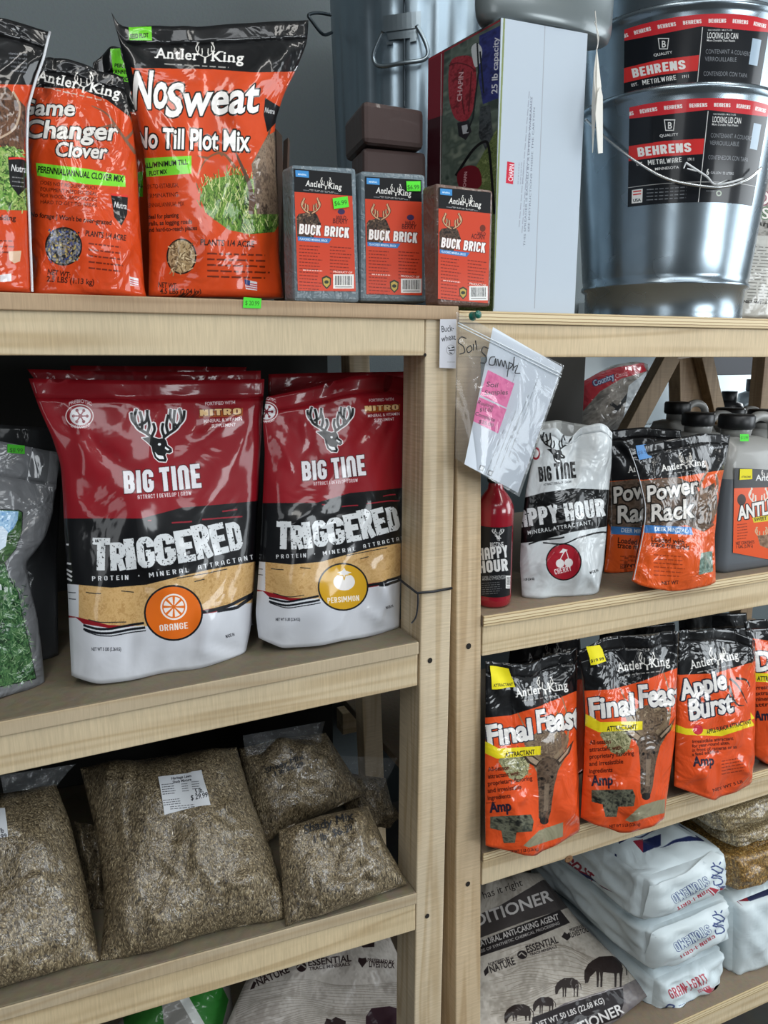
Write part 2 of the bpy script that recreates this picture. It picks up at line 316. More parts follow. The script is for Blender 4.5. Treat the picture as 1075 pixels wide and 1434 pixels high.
def block_glyphs():
    O = [(.38, .66), (.38, .8), (.31, .9), (.17, .9), (.1, .8), (.1, .2), (.17, .1), (.31, .1), (.38, .2)]
    B = {'A': ([(.1, 0), (.1, .8), (.17, .9), (.31, .9), (.38, .8), (.38, 0)], [(.1, .4), (.38, .4)]), 'B': ([(.1, 0), (.1, 1)], [(.1, .1), (.3, .1), (.38, .19), (.38, .40), (.3, .5), (.1, .5)], [(.3, .5), (.37, .6), (.37, .8), (.3, .9), (.1, .9)]),
         'C': (O+[(.38, .34)],), 'D': ([(.1, 0), (.1, 1)], [(.1, .9), (.29, .9), (.38, .8), (.38, .2), (.29, .1), (.1, .1)]), 'E': ([(.1, 0), (.1, 1)], [(.1, .9), (.42, .9)], [(.1, .5), (.38, .5)], [(.1, .1), (.42, .1)]),
         'F': ([(.1, 0), (.1, 1)], [(.1, .9), (.42, .9)], [(.1, .5), (.38, .5)]), 'G': (O+[(.38, .5)], [(.38, .47), (.24, .47)]), 'H': ([(.1, 0), (.1, 1)], [(.38, 0), (.38, 1)], [(.1, .5), (.38, .5)]), 'I': ([(.1, 0), (.1, 1)],),
         'K': ([(.1, 0), (.1, 1)], [(.14, .42), (.37, 1)], [(.22, .6), (.4, 0)]), 'L': ([(.1, 0), (.1, 1)], [(.1, .1), (.40, .1)]), 'M': ([(.1, 0), (.1, 1)], [(.12, 1), (.32, .3)], [(.52, 1), (.32, .3)], [(.54, 0), (.54, 1)]),
         'N': ([(.1, 0), (.1, 1)], [(.12, 1), (.38, 0)], [(.4, 0), (.4, 1)]), 'n': ([(.1, 0), (.1, .8), (.17, .9), (.31, .9), (.38, .8), (.38, 0)],), 'O': (O+[(.38, .66)],), 'P': ([(.1, 0), (.1, 1)], [(.1, .9), (.3, .9), (.38, .81), (.38, .55), (.3, .46), (.1, .46)]),
         'R': ([(.1, 0), (.1, 1)], [(.1, .9), (.3, .9), (.38, .81), (.38, .58), (.3, .49), (.1, .49)], [(.26, .49), (.39, 0)]), 'S': ([(.38, .68), (.38, .8), (.31, .9), (.17, .9), (.1, .8), (.1, .64), (.17, .55), (.31, .45), (.38, .36), (.38, .2), (.31, .1), (.17, .1), (.1, .2), (.1, .32)],),
         'T': ([(.24, 0), (.24, 1)], [(.02, .9), (.46, .9)]), 'U': ([(.1, 1), (.1, .2), (.17, .1), (.31, .1), (.38, .2), (.38, 1)],), 'V': ([(.08, 1), (.24, .04)], [(.40, 1), (.24, .04)]), 'W': ([(.08, 1), (.2, .05)], [(.2, .05), (.34, .9)], [(.34, .9), (.47, .05)], [(.47, .05), (.59, 1)]),
         'X': ([(.08, 1), (.40, 0)], [(.40, 1), (.08, 0)]), 'Y': ([(.08, 1), (.24, .45), (.40, 1)], [(.24, 0), (.24, .5)]), 'Q': (O+[(.38, .66)], [(.28, .2), (.42, 0)]), '-': ([(.05, .5), (.25, .5)],), '+': ([(.05, .5), (.37, .5)], [(.21, .3), (.21, .7)]), '|': ([(.1, 0), (.1, 1)],), '.': ([(.1, 0), (.1, .14)],)}
    for wt, th in ((2, .20), (3, .135)):
        for c, ls in B.items():
            tr = []; mx = max(x for l in ls for x, _ in l)
            for l in ls:
                for i in range(len(l)-1):
                    a, b = np.array(l[i]), np.array(l[i+1]); d = b-a; n = np.array([-d[1], d[0]])/(np.hypot(*d)+1e-9)*th/2
                    tr += [(a-n, b-n, b+n), (a-n, b+n, a+n)]
                    if i:
                        q = [a+th/2*np.array([math.cos(t), math.sin(t)]) for t in np.linspace(0, 2*math.pi, 9)]; tr += [(a, q[k], q[k+1]) for k in range(8)]
            GL[(c, wt)] = (np.array(tr)*CAPH, (np.array(tr)[..., 0].max()+.075)*CAPH)
        GL[(' ', wt)] = (np.zeros((0, 3, 2)), .26*CAPH)
    # the bold letters with slab feet, for the serif name
    for c, feet in {'A': 'lr', 'n': 'lr', 't': '', 'l': 'mT', 'e': '', 'r': 'lt', 'K': 'lrTtl', 'i': 'm', 'g': ''}.items():
        t, adv = GL[(c, 1)]; x0, x1 = t[..., 0].min(), t[..., 0].max(); y1 = t[..., 1].max(); w = .10; h = .075; add = []
        for f in feet:
            cx, y = {'l': (x0+.07, 0), 'r': (x1-.07, 0), 'm': ((x0+x1)/2, 0), 'T': (x0+.05, y1-h), 't': (x0+.03, (y1 if c == 'K' else y1*.93)-h)}[f]
            if c == 'K' and f == 't': cx, y = x1-.1, y1-h
            a, b, c2, d = (cx-w-.03, y), (cx+w+.03, y), (cx+w+.03, y+h), (cx-w-.03, y+h); add += [(a, b, c2), (a, c2, d)]
        GL[(c, 4)] = (np.concatenate([t, np.array(add)]) if add else t, adv+.06)
load_glyphs()
CAPH = float(np.max(GL[('H', 0)][0][..., 1]))
block_glyphs()

class Surf:
    """a grid of surface points G[nv+1, nu+1, 3]; maps photo measurements back to its own (u, v)"""
    def __init__(s, G):
        s.G = np.asarray(G, float); s.nv, s.nu = s.G.shape[0]-1, s.G.shape[1]-1
        s.P = proj(s.G)
        V, Uu = np.meshgrid(np.linspace(0, 1, s.nv+1), np.linspace(0, 1, s.nu+1), indexing='ij')
        p = s.P.reshape(-1, 2); s.m = p.mean(0); s.s = p.std(0)+1e-6
        s.c, *_ = np.linalg.lstsq(s.basis(p), np.stack([Uu.ravel(), V.ravel()], -1), rcond=None)
    def basis(s, p):
        x, y = ((p-s.m)/s.s).T
        return np.stack([x*0+1, x, y, x*x, x*y, y*y, x**3, x*x*y, x*y*y, y**3], -1)
    def cell(s, uv):
        a = uv[:, 0]*s.nu; b = uv[:, 1]*s.nv
        i = np.clip(np.floor(a).astype(int), 0, s.nu-1); j = np.clip(np.floor(b).astype(int), 0, s.nv-1)
        return i, j, a-i, b-j
    def ev(s, A, uv, jac=False):
        i, j, fa, fb = s.cell(uv); fa = fa[:, None]; fb = fb[:, None]
        p00, p10, p01, p11 = A[j, i], A[j, i+1], A[j+1, i], A[j+1, i+1]
        p = p00*(1-fa)*(1-fb)+p10*fa*(1-fb)+p01*(1-fa)*fb+p11*fa*fb
        if not jac: return p
        return p, ((p10-p00)*(1-fb)+(p11-p01)*fb)*s.nu, ((p01-p00)*(1-fa)+(p11-p10)*fa)*s.nv
    def inv(s, p):
        p = np.asarray(p, float).reshape(-1, 2)
        uv = np.clip(s.basis(p)@s.c, -.08, 1.08)
        for _ in range(7):
            q, du, dv = s.ev(s.P, uv, True); r = p-q
            det = du[:, 0]*dv[:, 1]-du[:, 1]*dv[:, 0]; det = np.where(np.abs(det) < 1e-3, 1e-3, det)
            d = np.stack([(r[:, 0]*dv[:, 1]-r[:, 1]*dv[:, 0])/det, (du[:, 0]*r[:, 1]-du[:, 1]*r[:, 0])/det], -1)
            uv = np.clip(uv+np.clip(d, -.12, .12), -.3, 1.3)
        return uv
    def pt(s, uv, off=0.0):
        p, du, dv = s.ev(s.G, np.asarray(uv, float).reshape(-1, 2), True)
        n = np.cross(du, dv); n /= np.linalg.norm(n, axis=1)[:, None]+1e-12
        n *= np.sign(((CAM_C-p)*n).sum(1))[:, None]
        return p+n*off

class Canvas:
    def __init__(s, surf, bg, k=2.1, wmax=1100):
        s.f = surf; ext = np.ptp(surf.P.reshape(-1, 2), axis=0)
        s.W = int(min(wmax, max(24, ext[0]*k))); s.H = int(min(1400, max(24, ext[1]*k)))
        s.A = np.ones((s.H, s.W, 3), np.float32)*rgb(bg); s.r = np.random.RandomState(5); s.k = s.H/max(ext[1], 1)
    def _mask(s, polys, ss=2):
        P = []; Q = []
        for p in polys: P.append(p); Q.append(np.roll(p, -1, 0))
        if not P: return None
        P = np.concatenate(P)*ss; Q = np.concatenate(Q)*ss
        lo = np.floor(np.minimum(P.min(0), Q.min(0))/ss).astype(int)-9; hi = np.ceil(np.maximum(P.max(0), Q.max(0))/ss).astype(int)+9
        lo = np.clip(lo, 0, (s.W, s.H)); hi = np.clip(hi, 0, (s.W, s.H))
        w, h = (hi-lo)
        if w <= 0 or h <= 0: return None
        P = P-lo*ss; Q = Q-lo*ss; w2, h2 = w*ss, h*ss
        up = Q[:, 1] > P[:, 1]; sg = np.where(up, 1, -1)
        y0 = np.minimum(P[:, 1], Q[:, 1]); y1 = np.maximum(P[:, 1], Q[:, 1])
        r0 = np.clip(np.ceil(y0-.5), 0, h2).astype(int); r1 = np.clip(np.ceil(y1-.5), 0, h2).astype(int)
        n = np.maximum(r1-r0, 0); idx = np.repeat(np.arange(len(P)), n)
        if not len(idx): return None
        rr = r0[idx]+(np.arange(len(idx))-np.repeat(np.cumsum(n)-n, n))
        dy = Q[idx, 1]-P[idx, 1]; x = P[idx, 0]+(Q[idx, 0]-P[idx, 0])*((rr+.5)-P[idx, 1])/dy
        c = np.clip(np.ceil(x-.5), 0, w2).astype(int)
        D = np.zeros((h2, w2+1), np.int32); np.add.at(D, (rr, c), sg[idx])
        M = (np.cumsum(D, 1)[:, :w2] != 0)
        return M, lo, w, h, ss
    def _put(s, mk, col, alpha=1, grow=0, tex=None, distress=0):
        if mk is None: return
        M, lo, w, h, ss = mk
        for i in range(int(round(grow*s.k*ss))):
            N = M.copy(); N[1:] |= M[:-1]; N[:-1] |= M[1:]; N[:, 1:] |= M[:, :-1]; N[:, :-1] |= M[:, 1:]
            if i % 2:
                N[1:, 1:] |= M[:-1, :-1]; N[:-1, :-1] |= M[1:, 1:]; N[1:, :-1] |= M[:-1, 1:]; N[:-1, 1:] |= M[1:, :-1]
            M = N
        a = M.reshape(h, ss, w, ss).mean((1, 3)).astype(np.float32)*alpha
        if distress:
            nz = .6*s.noise(h, w, 5)+.4*s.noise(h, w, 2.2); a = a*(nz > distress)
        C = rgb(col) if isinstance(col, str) else col
        if tex is not None: C = tex(h, w)
        S = s.A[lo[1]:lo[1]+h, lo[0]:lo[0]+w]; S += (C-S)*a[..., None]
    def noise(s, h, w, cell):
        gh, gw = int(h/cell)+3, int(w/cell)+3; g = s.r.rand(gh, gw).astype(np.float32)
        y = np.arange(h)/cell; x = np.arange(w)/cell; j = y.astype(int); i = x.astype(int); fy = (y-j)[:, None]; fx = (x-i)[None]
        fy = fy*fy*(3-2*fy); fx = fx*fx*(3-2*fx)
        return (g[j][:, i]*(1-fy)*(1-fx)+g[j][:, i+1]*(1-fy)*fx+g[j+1][:, i]*fy*(1-fx)+g[j+1][:, i+1]*fy*fx).astype(np.float32)
    def mix(s, cols, cells=(14, 5, 2.2)):
        cs = np.stack([rgb(c) for c in cols])
        def t(h, w):
            n = sum(s.noise(h, w, c*s.k)*q for c, q in zip(cells, (.5, .3, .35)))
            n = np.clip((n-.28)/.6, 0, .999)*(len(cols)-1); i = n.astype(int); f = (n-i)[..., None]
            return cs[i]*(1-f)+cs[i+1]*f
        return t
    def uv(s, p): return s.f.inv(p)*(s.W, s.H)
    def dense(s, p, step=6):
        p = np.asarray(p, float); out = []
        for a, b in zip(p, np.roll(p, -1, 0)):
            n = max(1, int(np.hypot(*(b-a))/step)); out += [a+(b-a)*i/n for i in range(n)]
        return np.array(out)
    def poly(s, p, col, alpha=1, tex=None, grow=0, distress=0): s._put(s._mask([s.uv(s.dense(p))]), col, alpha, grow, tex, distress)
    def polys(s, ps, col, alpha=1, grow=0):
        if ps:
            n = [len(p) for p in ps]; q = s.uv(np.concatenate(ps)); s._put(s._mask(np.split(q, np.cumsum(n)[:-1])), col, alpha, grow)
    def below(s, line, col, tex=None):
        """everything on the face under the line"""
        l = np.array(line, float); q = s.uv(np.concatenate([np.linspace(p, r, 12) for p, r in zip(l[:-1], l[1:])]))
        y0 = q[0, 1]; y1 = q[-1, 1]
        p = np.concatenate([[[-40, -40], [-40, y0]], q, [[s.W+40, y1], [s.W+40, -40]]]); s._put(s._mask([p]), col, 1, 0, tex)
    def ell(s, c, rx, ry, col, ang=0, **k):
        a = np.linspace(0, 2*math.pi, 40, endpoint=False); ca, sa = math.cos(ang), math.sin(ang)
        x, y = rx*np.cos(a), ry*np.sin(a); s.poly(np.stack([c[0]+x*ca-y*sa, c[1]+x*sa+y*ca], -1), col, **k)
    def strokes(s, L, col, w, alpha=1, taper=False):
        ps = []
        for l in L:
            l = np.asarray(l, float)
            for i in range(len(l)-1):
                a, b = l[i], l[i+1]; d = b-a; n = np.array([-d[1], d[0]])/(np.hypot(*d)+1e-6)
                wa = w*(1-i/(len(l)-1)*.7) if taper else w; wb = w*(1-(i+1)/(len(l)-1)*.8) if taper else w
                ps.append(np.array([a+n*wa/2, b+n*wb/2, b-n*wb/2, a-n*wa/2]))
                if len(l) > 2 and i:
                    t = np.linspace(0, 2*math.pi, 8, endpoint=False); ps.append(np.stack([a[0]+wa/2*np.cos(t), a[1]+wa/2*np.sin(t)], -1))
        ps = [p if (np.roll(p, -1, 0)[:, 1]*p[:, 0]-np.roll(p, -1, 0)[:, 0]*p[:, 1]).sum() > 0 else p[::-1] for p in ps]
        s.polys(ps, col, alpha)
    def text(s, t, p0, p1, h, col, bold=1, slant=0, out=None, up=None, arc=0, jit=0, sp=0.0, alpha=1, distress=0, fat=0, out2=None, rot180=False):
        """letters between photo points p0 and p1 on the baseline, h photo units tall"""
        p0 = np.array(p0, float); p1 = np.array(p1, float); d = p1-p0; Ln = np.hypot(*d)
        t = ''.join(c if (c, bold) in GL else ' ' for c in t) if bold > 1 else t; adv = [GL[(c, bold)][1]*(1+sp) for c in t]; tot = sum(adv); sx = Ln/tot; sy = h/CAPH; e = d/Ln
        if up is None: up = np.array([e[1], -e[0]])
        else: up = np.array(up, float); up /= np.hypot(*up)
        rs = np.random.RandomState(len(t)*7+int(h)); ps = []; x = 0
        for c, a in zip(t, adv):
            g = GL[(c, bold)][0]
            if len(g):
                q = g.reshape(-1, 2).copy(); q[:, 0] += a*.5*(sp/(1+sp) if sp else 0)
                gx = (x+q[:, 0]+q[:, 1]*slant)*sx; gy = q[:, 1]*sy
                if jit: gy = gy+rs.uniform(-1, 1)*jit; gy = gy*(1+rs.uniform(-.06, .06)*min(jit, 1.5))
                off = -4*arc*(gx/Ln)*(1-gx/Ln)
                P = p0+np.outer(gx, e)+np.outer(gy-off*1.0, up); ps.append(P)
            x += a
        if not ps: return
        P = s.uv(np.concatenate(ps)).reshape(-1, 3, 2)
        a = P[:, 1]-P[:, 0]; b = P[:, 2]-P[:, 0]; sg = a[:, 0]*b[:, 1]-a[:, 1]*b[:, 0]; P[sg < 0] = P[sg < 0][:, ::-1]
        mk = s._mask(list(P))
        if out2: s._put(mk, out2[0], 1, out2[1])
        if out: s._put(mk, out[0], 1, out[1])
        s._put(mk, col, alpha, fat*.6, None, distress)
    def lines(s, p0, p1, dn, n, h, col, alpha=.8, seed=1):
        """rows of print too small to read"""
        rs = np.random.RandomState(seed); p0 = np.array(p0, float); p1 = np.array(p1, float); dn = np.array(dn, float); L = []
        for i in range(n):
            a = p0+dn*i; e = (p1-p0); t = 0; end = rs.uniform(.75, 1)
            while t < end:
                w = min(rs.uniform(.06, .18), end-t); L.append([a+e*t, a+e*(t+w)]); t += w+.03
        s.strokes(L, col, h, alpha)
    def hatch(s, poly, cols, n, ln, w, ang=(0, 6.28), seed=3):
        """many short strands or grains inside an outline (box-sampled in a convex outline)"""
        rs = np.random.RandomState(seed); poly = np.asarray(poly, float); lo, hi = poly.min(0), poly.max(0)
        c = rs.uniform(lo, hi, (n*3, 2)); x, y = c.T; ins = np.zeros(len(c), bool); q = np.roll(poly, -1, 0)
        for (x0, y0), (x1, y1) in zip(poly, q):
            k = ((y0 > y) != (y1 > y)); xi = (x1-x0)*(y-y0)/(y1-y0+1e-9)+x0; ins ^= k & (x < xi)
        c = c[ins][:n]
        for i, col in enumerate(cols):
            L = []
            for p in c[i::len(cols)]:
                a = rs.uniform(*ang); l = ln*rs.uniform(.6, 1.3); L.append([p, p+np.array([math.cos(a), -math.sin(a)])*l])
            s.strokes(L, col, w)
    def barcode(s, p, w, h, seed=1, ex=(1, 0), dy=(0, 1)):
        p = np.array(p, float); ex = np.array(ex, float); dy = np.array(dy, float)
        s.poly([p, p+ex*w, p+ex*w+dy*h, p+dy*h], '#e6e6e4'); rs = np.random.RandomState(seed); x = w*.08; L = []
        while x < w*.9:
            b = rs.choice([.02, .03, .05])*w; a = p+ex*(x+b/2)+dy*h*.1; L.append([a, a+dy*h*.65]); x += b+rs.choice([.025, .04])*w
        s.strokes(L, '#20201f', .03*w)
        s.strokes([[p+ex*w*.1+dy*h*.88, p+ex*w*.9+dy*h*.88]], '#555555', .06*h, .7)
    def image(s, name):
        im = bpy.data.images.new(name, s.W, s.H, alpha=False); buf = np.ones((s.H, s.W, 4), np.float32); buf[..., :3] = np.clip(s.A, 0, 1)
        im.pixels.foreach_set(buf.ravel()); im.update(); im.pack(); return im

def uvflat(nu, nv):
    V, Uu = np.meshgrid(np.linspace(0, 1, nv+1), np.linspace(0, 1, nu+1), indexing='ij'); return np.stack([Uu.ravel(), V.ravel()], -1)
def gridfaces(nu, nv, off=0, flip=False):
    i = np.arange(nu)[None]+np.arange(nv)[:, None]*(nu+1)+off; i = i.ravel()
    q = np.stack([i, i+1, i+nu+2, i+nu+1], -1); return q[:, ::-1] if flip else q
def sticker(surf, quad, col, name, root, art=None, off=.0012, n=6, rough=.55, coat=0, label=None, thick=True):
    """small stuck-on label that follows the surface: quad = TL TR BR BL in photo units"""
    q = np.array(quad, float); uvq = surf.inv(q)
    s, t = np.meshgrid(np.linspace(0, 1, n+1), np.linspace(0, 1, n+1))
    s = s.ravel()[:, None]; t = t.ravel()[:, None]
    uv = (uvq[3]*(1-s)+uvq[2]*s)*(1-t)+(uvq[0]*(1-s)+uvq[1]*s)*t
    G = surf.pt(uv, off)
    sf = Surf(G.reshape(n+1, n+1, 3))
    if art:
        c = Canvas(sf, col, k=3.2); art(c); m = printmat(name+'_print', c.image(name+'_print'), rough, coat)
    else: m = plain('paper_'+col.strip('#'), col, rough)
    o = mesh(name, G, gridfaces(n, n), m, None, smooth=True, uv=uvflat(n, n))
    if root is not None: o.parent = root
    if label: o['label'] = label
    return o
def flat(name, quad3, bg, art, root=None, n=8, rough=.5, coat=0, k=2.2):
    """printed flat panel: quad3 = four 3D points BL BR TR TL"""
    q = [np.array(x, float) for x in quad3]; s, t = np.meshgrid(np.linspace(0, 1, n+1), np.linspace(0, 1, n+1)); s = s[..., None]; t = t[..., None]
    G = (q[0]*(1-s)+q[1]*s)*(1-t)+(q[3]*(1-s)+q[2]*s)*t
    sf = Surf(G); c = Canvas(sf, bg, k=k)
    if art: art(c)
    o = mesh(name, G.reshape(-1, 3), gridfaces(n, n), printmat(name+'_print', c.image(name+'_print'), rough, coat), root, uv=uvflat(n, n))
    return o, sf

# ------------------------------------------------------------------ bags
def polyl(pts, n):
    p = np.asarray(pts, float); d = np.r_[0, np.cumsum(np.hypot(*np.diff(p, axis=0).T))]; d /= d[-1]; t = np.linspace(0, 1, n)
    # softened corners
    o = np.stack([np.interp(t, d, p[:, 0]), np.interp(t, d, p[:, 1])], -1)
    for _ in range(2): o[1:-1] = (o[:-2]+2*o[1:-1]+o[2:])/4
    return o
def bag(name, L, R, z, base=None, Y=None, yaw=0, lean=6, B=(), Tp=(), Th=.06, fb=.4, prof='pouch', seal=.9, seed=1, wr=.0022, nw=26,
        bg='#888888', art=None, mat=None, rough=.32, coat=.6, bump=.35, crinkle=.5, bscale=16, nu=44, nv=60, sealname='heat_seal', backcol=None, k=2.1, zmin=None, amp=1.0):
    L = np.array(L, float); R = np.array(R, float)
    if base is not None:
        p0 = onz(base[0][0], base[0][1], z); p1 = onz(base[1][0], base[1][1], z); d = p1-p0; d /= np.linalg.norm(d)
    else:
        p0 = at(L[0][0], L[0][1], Y); a = math.radians(yaw); d = np.array([math.cos(a), math.sin(a), 0])
    N0 = np.array([d[1], -d[0], 0]); f = math.radians(lean); Nn = N0*math.cos(f)+np.array([0, 0, math.sin(f)])
    def pl(p):
        r = np.stack([ray(x, y) for x, y in p]); return CAM_C+r*((p0-CAM_C)@Nn/(r@Nn))[:, None]
    Lp = polyl(L, nv+1); Rp = polyl(R, nv+1)
    Bp = polyl([L[0], *B, R[0]], nu+1); Tq = polyl([L[-1], *Tp, R[-1]], nu+1)
    u = np.linspace(0, 1, nu+1)[None, :, None]; v = np.linspace(0, 1, nv+1)[:, None, None]
    C = (Lp[:, None]*(1-u)+Rp[:, None]*u)+(Bp[None]*(1-v)+Tq[None]*v)-((L[0]*(1-u)+R[0]*u)*(1-v)+(L[-1]*(1-u)+R[-1]*u)*v)
    P = pl(C.reshape(-1, 2)).reshape(nv+1, nu+1, 3)
    uu = u[..., 0]; vv = v[..., 0]
    lens = (1-np.abs(2*uu-1)**2.6)**.75
    if prof == 'pouch':
        tv = np.where(vv < .22, .62+.38*np.sin(np.clip(vv/.22, 0, 1)*math.pi/2), np.cos(np.clip((vv-.22)/(seal-.22), 0, 1)*math.pi/2)**.9)
        tv = np.maximum(tv, .02)
    else:
        tv = np.maximum((1-np.abs(2*vv-1)**3.2), 0)**.55; tv = np.maximum(tv, .02)
    rs = np.random.RandomState(seed); Wd = np.zeros((nv+1, nu+1))
    wd, hh = np.linalg.norm(P[0, -1]-P[0, 0]), np.linalg.norm(P[-1, 0]-P[0, 0])
    for i in range(nw):
        if prof == 'pouch' and i % 3 == 0:   # creases that run down from the top corners and up from the bottom corners
            cx = rs.choice([0.0, 1.0]); cy = rs.choice([seal, 0.0]); a0 = np.array([cx+rs.uniform(-.02, .02), cy]); sgn = 1 if cx == 0 else -1
            a1 = a0+np.array([sgn*rs.uniform(.15, .45), (-1 if cy else 1)*rs.uniform(.08, .35)])
        elif i % 3 == 1:
            a0 = np.array([rs.uniform(.05, .95), rs.choice([seal, .03]) if prof == 'pouch' else rs.choice([.97, .03])]); a1 = a0+np.array([rs.uniform(-.12, .12), -math.copysign(rs.uniform(.08, .3), a0[1]-.5)])
        else:
            a0 = rs.uniform(.1, .9, 2); an = rs.uniform(0, math.pi); a1 = a0+np.array([math.cos(an), math.sin(an)])*rs.uniform(.1, .3)
        X = np.broadcast_to(uu, Wd.shape)*wd; Z = np.broadcast_to(vv, Wd.shape)*hh; a0 = a0*(wd, hh); a1 = a1*(wd, hh); e = a1-a0; l2 = e@e+1e-9
        t = ((X-a0[0])*e[0]+(Z-a0[1])*e[1])/l2; tc = np.clip(t, 0, 1); dd = np.hypot(X-a0[0]-tc*e[0], Z-a0[1]-tc*e[1])
        s = rs.uniform(.004, .011); Wd += rs.choice([-1, 1, 1])*rs.uniform(.4, 1)*wr*np.exp(-(dd/s)**2)*np.sin(np.clip(t, 0, 1)*math.pi)**.5*1.0
    ph = rs.uniform(0, 6, 6)
    Wd += wr*.9*(np.sin(uu*9+vv*7+ph[0])+np.sin(uu*17-vv*11+ph[1])*.6)*lens+wr*1.4*np.sin(uu*11+ph[2])*np.clip((vv-.7)/.3, 0, 1)*np.minimum(lens*1.3, 1)
    edge = np.minimum(np.minimum(uu, 1-uu)*12, 1)
    A = Th*lens*tv
    front = P+Nn*(A*fb+Wd*edge*amp)[..., None]
    back = P-Nn*(A*(1-fb)+.0008-Wd*edge*.3)[..., None]
    zz = z if zmin is None else zmin
    for q in (front, back): q[..., 2] = np.maximum(q[..., 2], (zz(q[..., 0]) if callable(zz) else zz)+.0008)
    sf = Surf(front); n1 = (nv+1)*(nu+1)
    if art is not None or mat is None:
        c = Canvas(sf, bg, k=k)
        if art: art(c)
        img = c.image(name+'_print'); mat = foil(name+'_film', img, rough=rough, coat=coat, bump=bump, crinkle=crinkle, bscale=bscale)
    bm = foil(name+'_back', None, backcol or bg, rough=rough, coat=coat) if backcol or art else mat
    js = int(round(seal*nv)) if (prof == 'pouch' and sealname) else nv
    def part(nm, j0, j1, parent):
        m = (j1-j0+1)*(nu+1); V = np.concatenate([front[j0:j1+1].reshape(-1, 3), back[j0:j1+1].reshape(-1, 3)])
        UV = uvflat(nu, nv).reshape(nv+1, nu+1, 2)[j0:j1+1].reshape(-1, 2); UV = np.concatenate([UV, UV])
        Fs = [gridfaces(nu, j1-j0), gridfaces(nu, j1-j0, m, True)]; h = j1-j0
        b0 = np.arange(nu); Fs.append(np.stack([b0+1, b0, b0+m, b0+m+1], -1)); t0 = b0+h*(nu+1); Fs.append(np.stack([t0, t0+1, t0+m+1, t0+m], -1))
        s0 = np.arange(h)*(nu+1); Fs.append(np.stack([s0, s0+nu+1, s0+nu+1+m, s0+m], -1)); s1 = s0+nu; Fs.append(np.stack([s1+nu+1, s1, s1+m, s1+nu+1+m], -1))
        mi = np.concatenate([np.zeros(nu*h, int), np.ones(nu*h, int), np.zeros(sum(len(x) for x in Fs[2:]), int)])
        return mesh(nm, V, np.concatenate(Fs), [mat, bm], parent, smooth=True, uv=UV, midx=mi)
    o = part(name, 0, js, None)
    if js < nv: part(sealname, js, nv, o)
    return o, sf
def softbox(name, quad, Y, depth, z, mat, bulge=.014, art=None, bg='#ccd2d4', rough=.35, seed=1, n=26, ddir=None, artt=None, arts=None, wr=.003, tk=.3):
    """a plump sack seen on its end: quad TL TR BR BL of the end in photo units"""
    q = [at(x, y, Y) for x, y in quad]; TL, TR, BR, BL = q; D = np.array([0, 1, 0.]) if ddir is None else ddir
    rs = np.random.RandomState(seed); root = None
    s, t = np.meshgrid(np.linspace(0, 1, n+1), np.linspace(0, 1, n+1)); s3, t3 = s[..., None], t[..., None]
    cen = (TL+TR+BR+BL)/4+D*depth/2
    def face(a, b, c, d, k, nrm):
        G = (a*(1-s3)+b*s3)*(1-t3)+(d*(1-s3)+c*s3)*t3
        bl = (1-np.abs(2*s-1)**2.4)*(1-np.abs(2*t-1)**2.4); ph = rs.uniform(0, 6, 4)
        w = wr*(np.sin(s*13+t*5+ph[0])+.7*np.sin(t*15-s*9+ph[1])+.5*np.sin(s*27+t*19+ph[2]))
        ed = np.minimum(np.minimum(s, 1-s), np.minimum(t, 1-t))
        G = G+nrm*(bulge*k*bl+w*np.minimum(ed*6, 1))[..., None]
        # rounded corners: pull rims toward the middle
        rr = np.clip(1-ed/.10, 0, 1)**2; G = G+(cen-G)*(rr*.075)[..., None]; return G
    Z = np.array([0, 0, 1.]); X = np.cross(D, Z)
    TLb, TRb, BRb, BLb = [p+D*depth for p in (TL, TR, BR, BL)]
    fs = [face(BL, BR, TR, TL, 1, -D), face(TL, TR, TRb, TLb, tk, Z), face(BLb, BL, TL, TLb, .6, -X), face(BR, BRb, TRb, TR, .3, X), face(BRb, BLb, TLb, TRb, .5, D), face(BLb, BRb, BR, BL, 0, -Z)]
    V = []; Fs = []; UV = []; mi = []; mats = [mat]*4
    for i, (G, a) in enumerate(((fs[0], art), (fs[1], artt), (fs[2], arts))):
        if a:
            c = Canvas(Surf(G), bg); a(c); mats[i] = foil(name+'_film', c.image(name+'_print'), rough=rough, coat=.3, bump=.3, crinkle=.5, bscale=18)
    for i, G in enumerate(fs):
        G[..., 2] = np.maximum(G[..., 2], z+.0006)
        Fs.append(gridfaces(n, n, len(V)*(n+1)**2)); V.append(G.reshape(-1, 3)); UV.append(uvflat(n, n)); mi += [min(i, 3)]*(n*n)
    o = mesh(name, np.concatenate(V), np.concatenate(Fs), mats, None, smooth=True, uv=np.concatenate(UV), midx=mi)
    return o, Surf(fs[0])

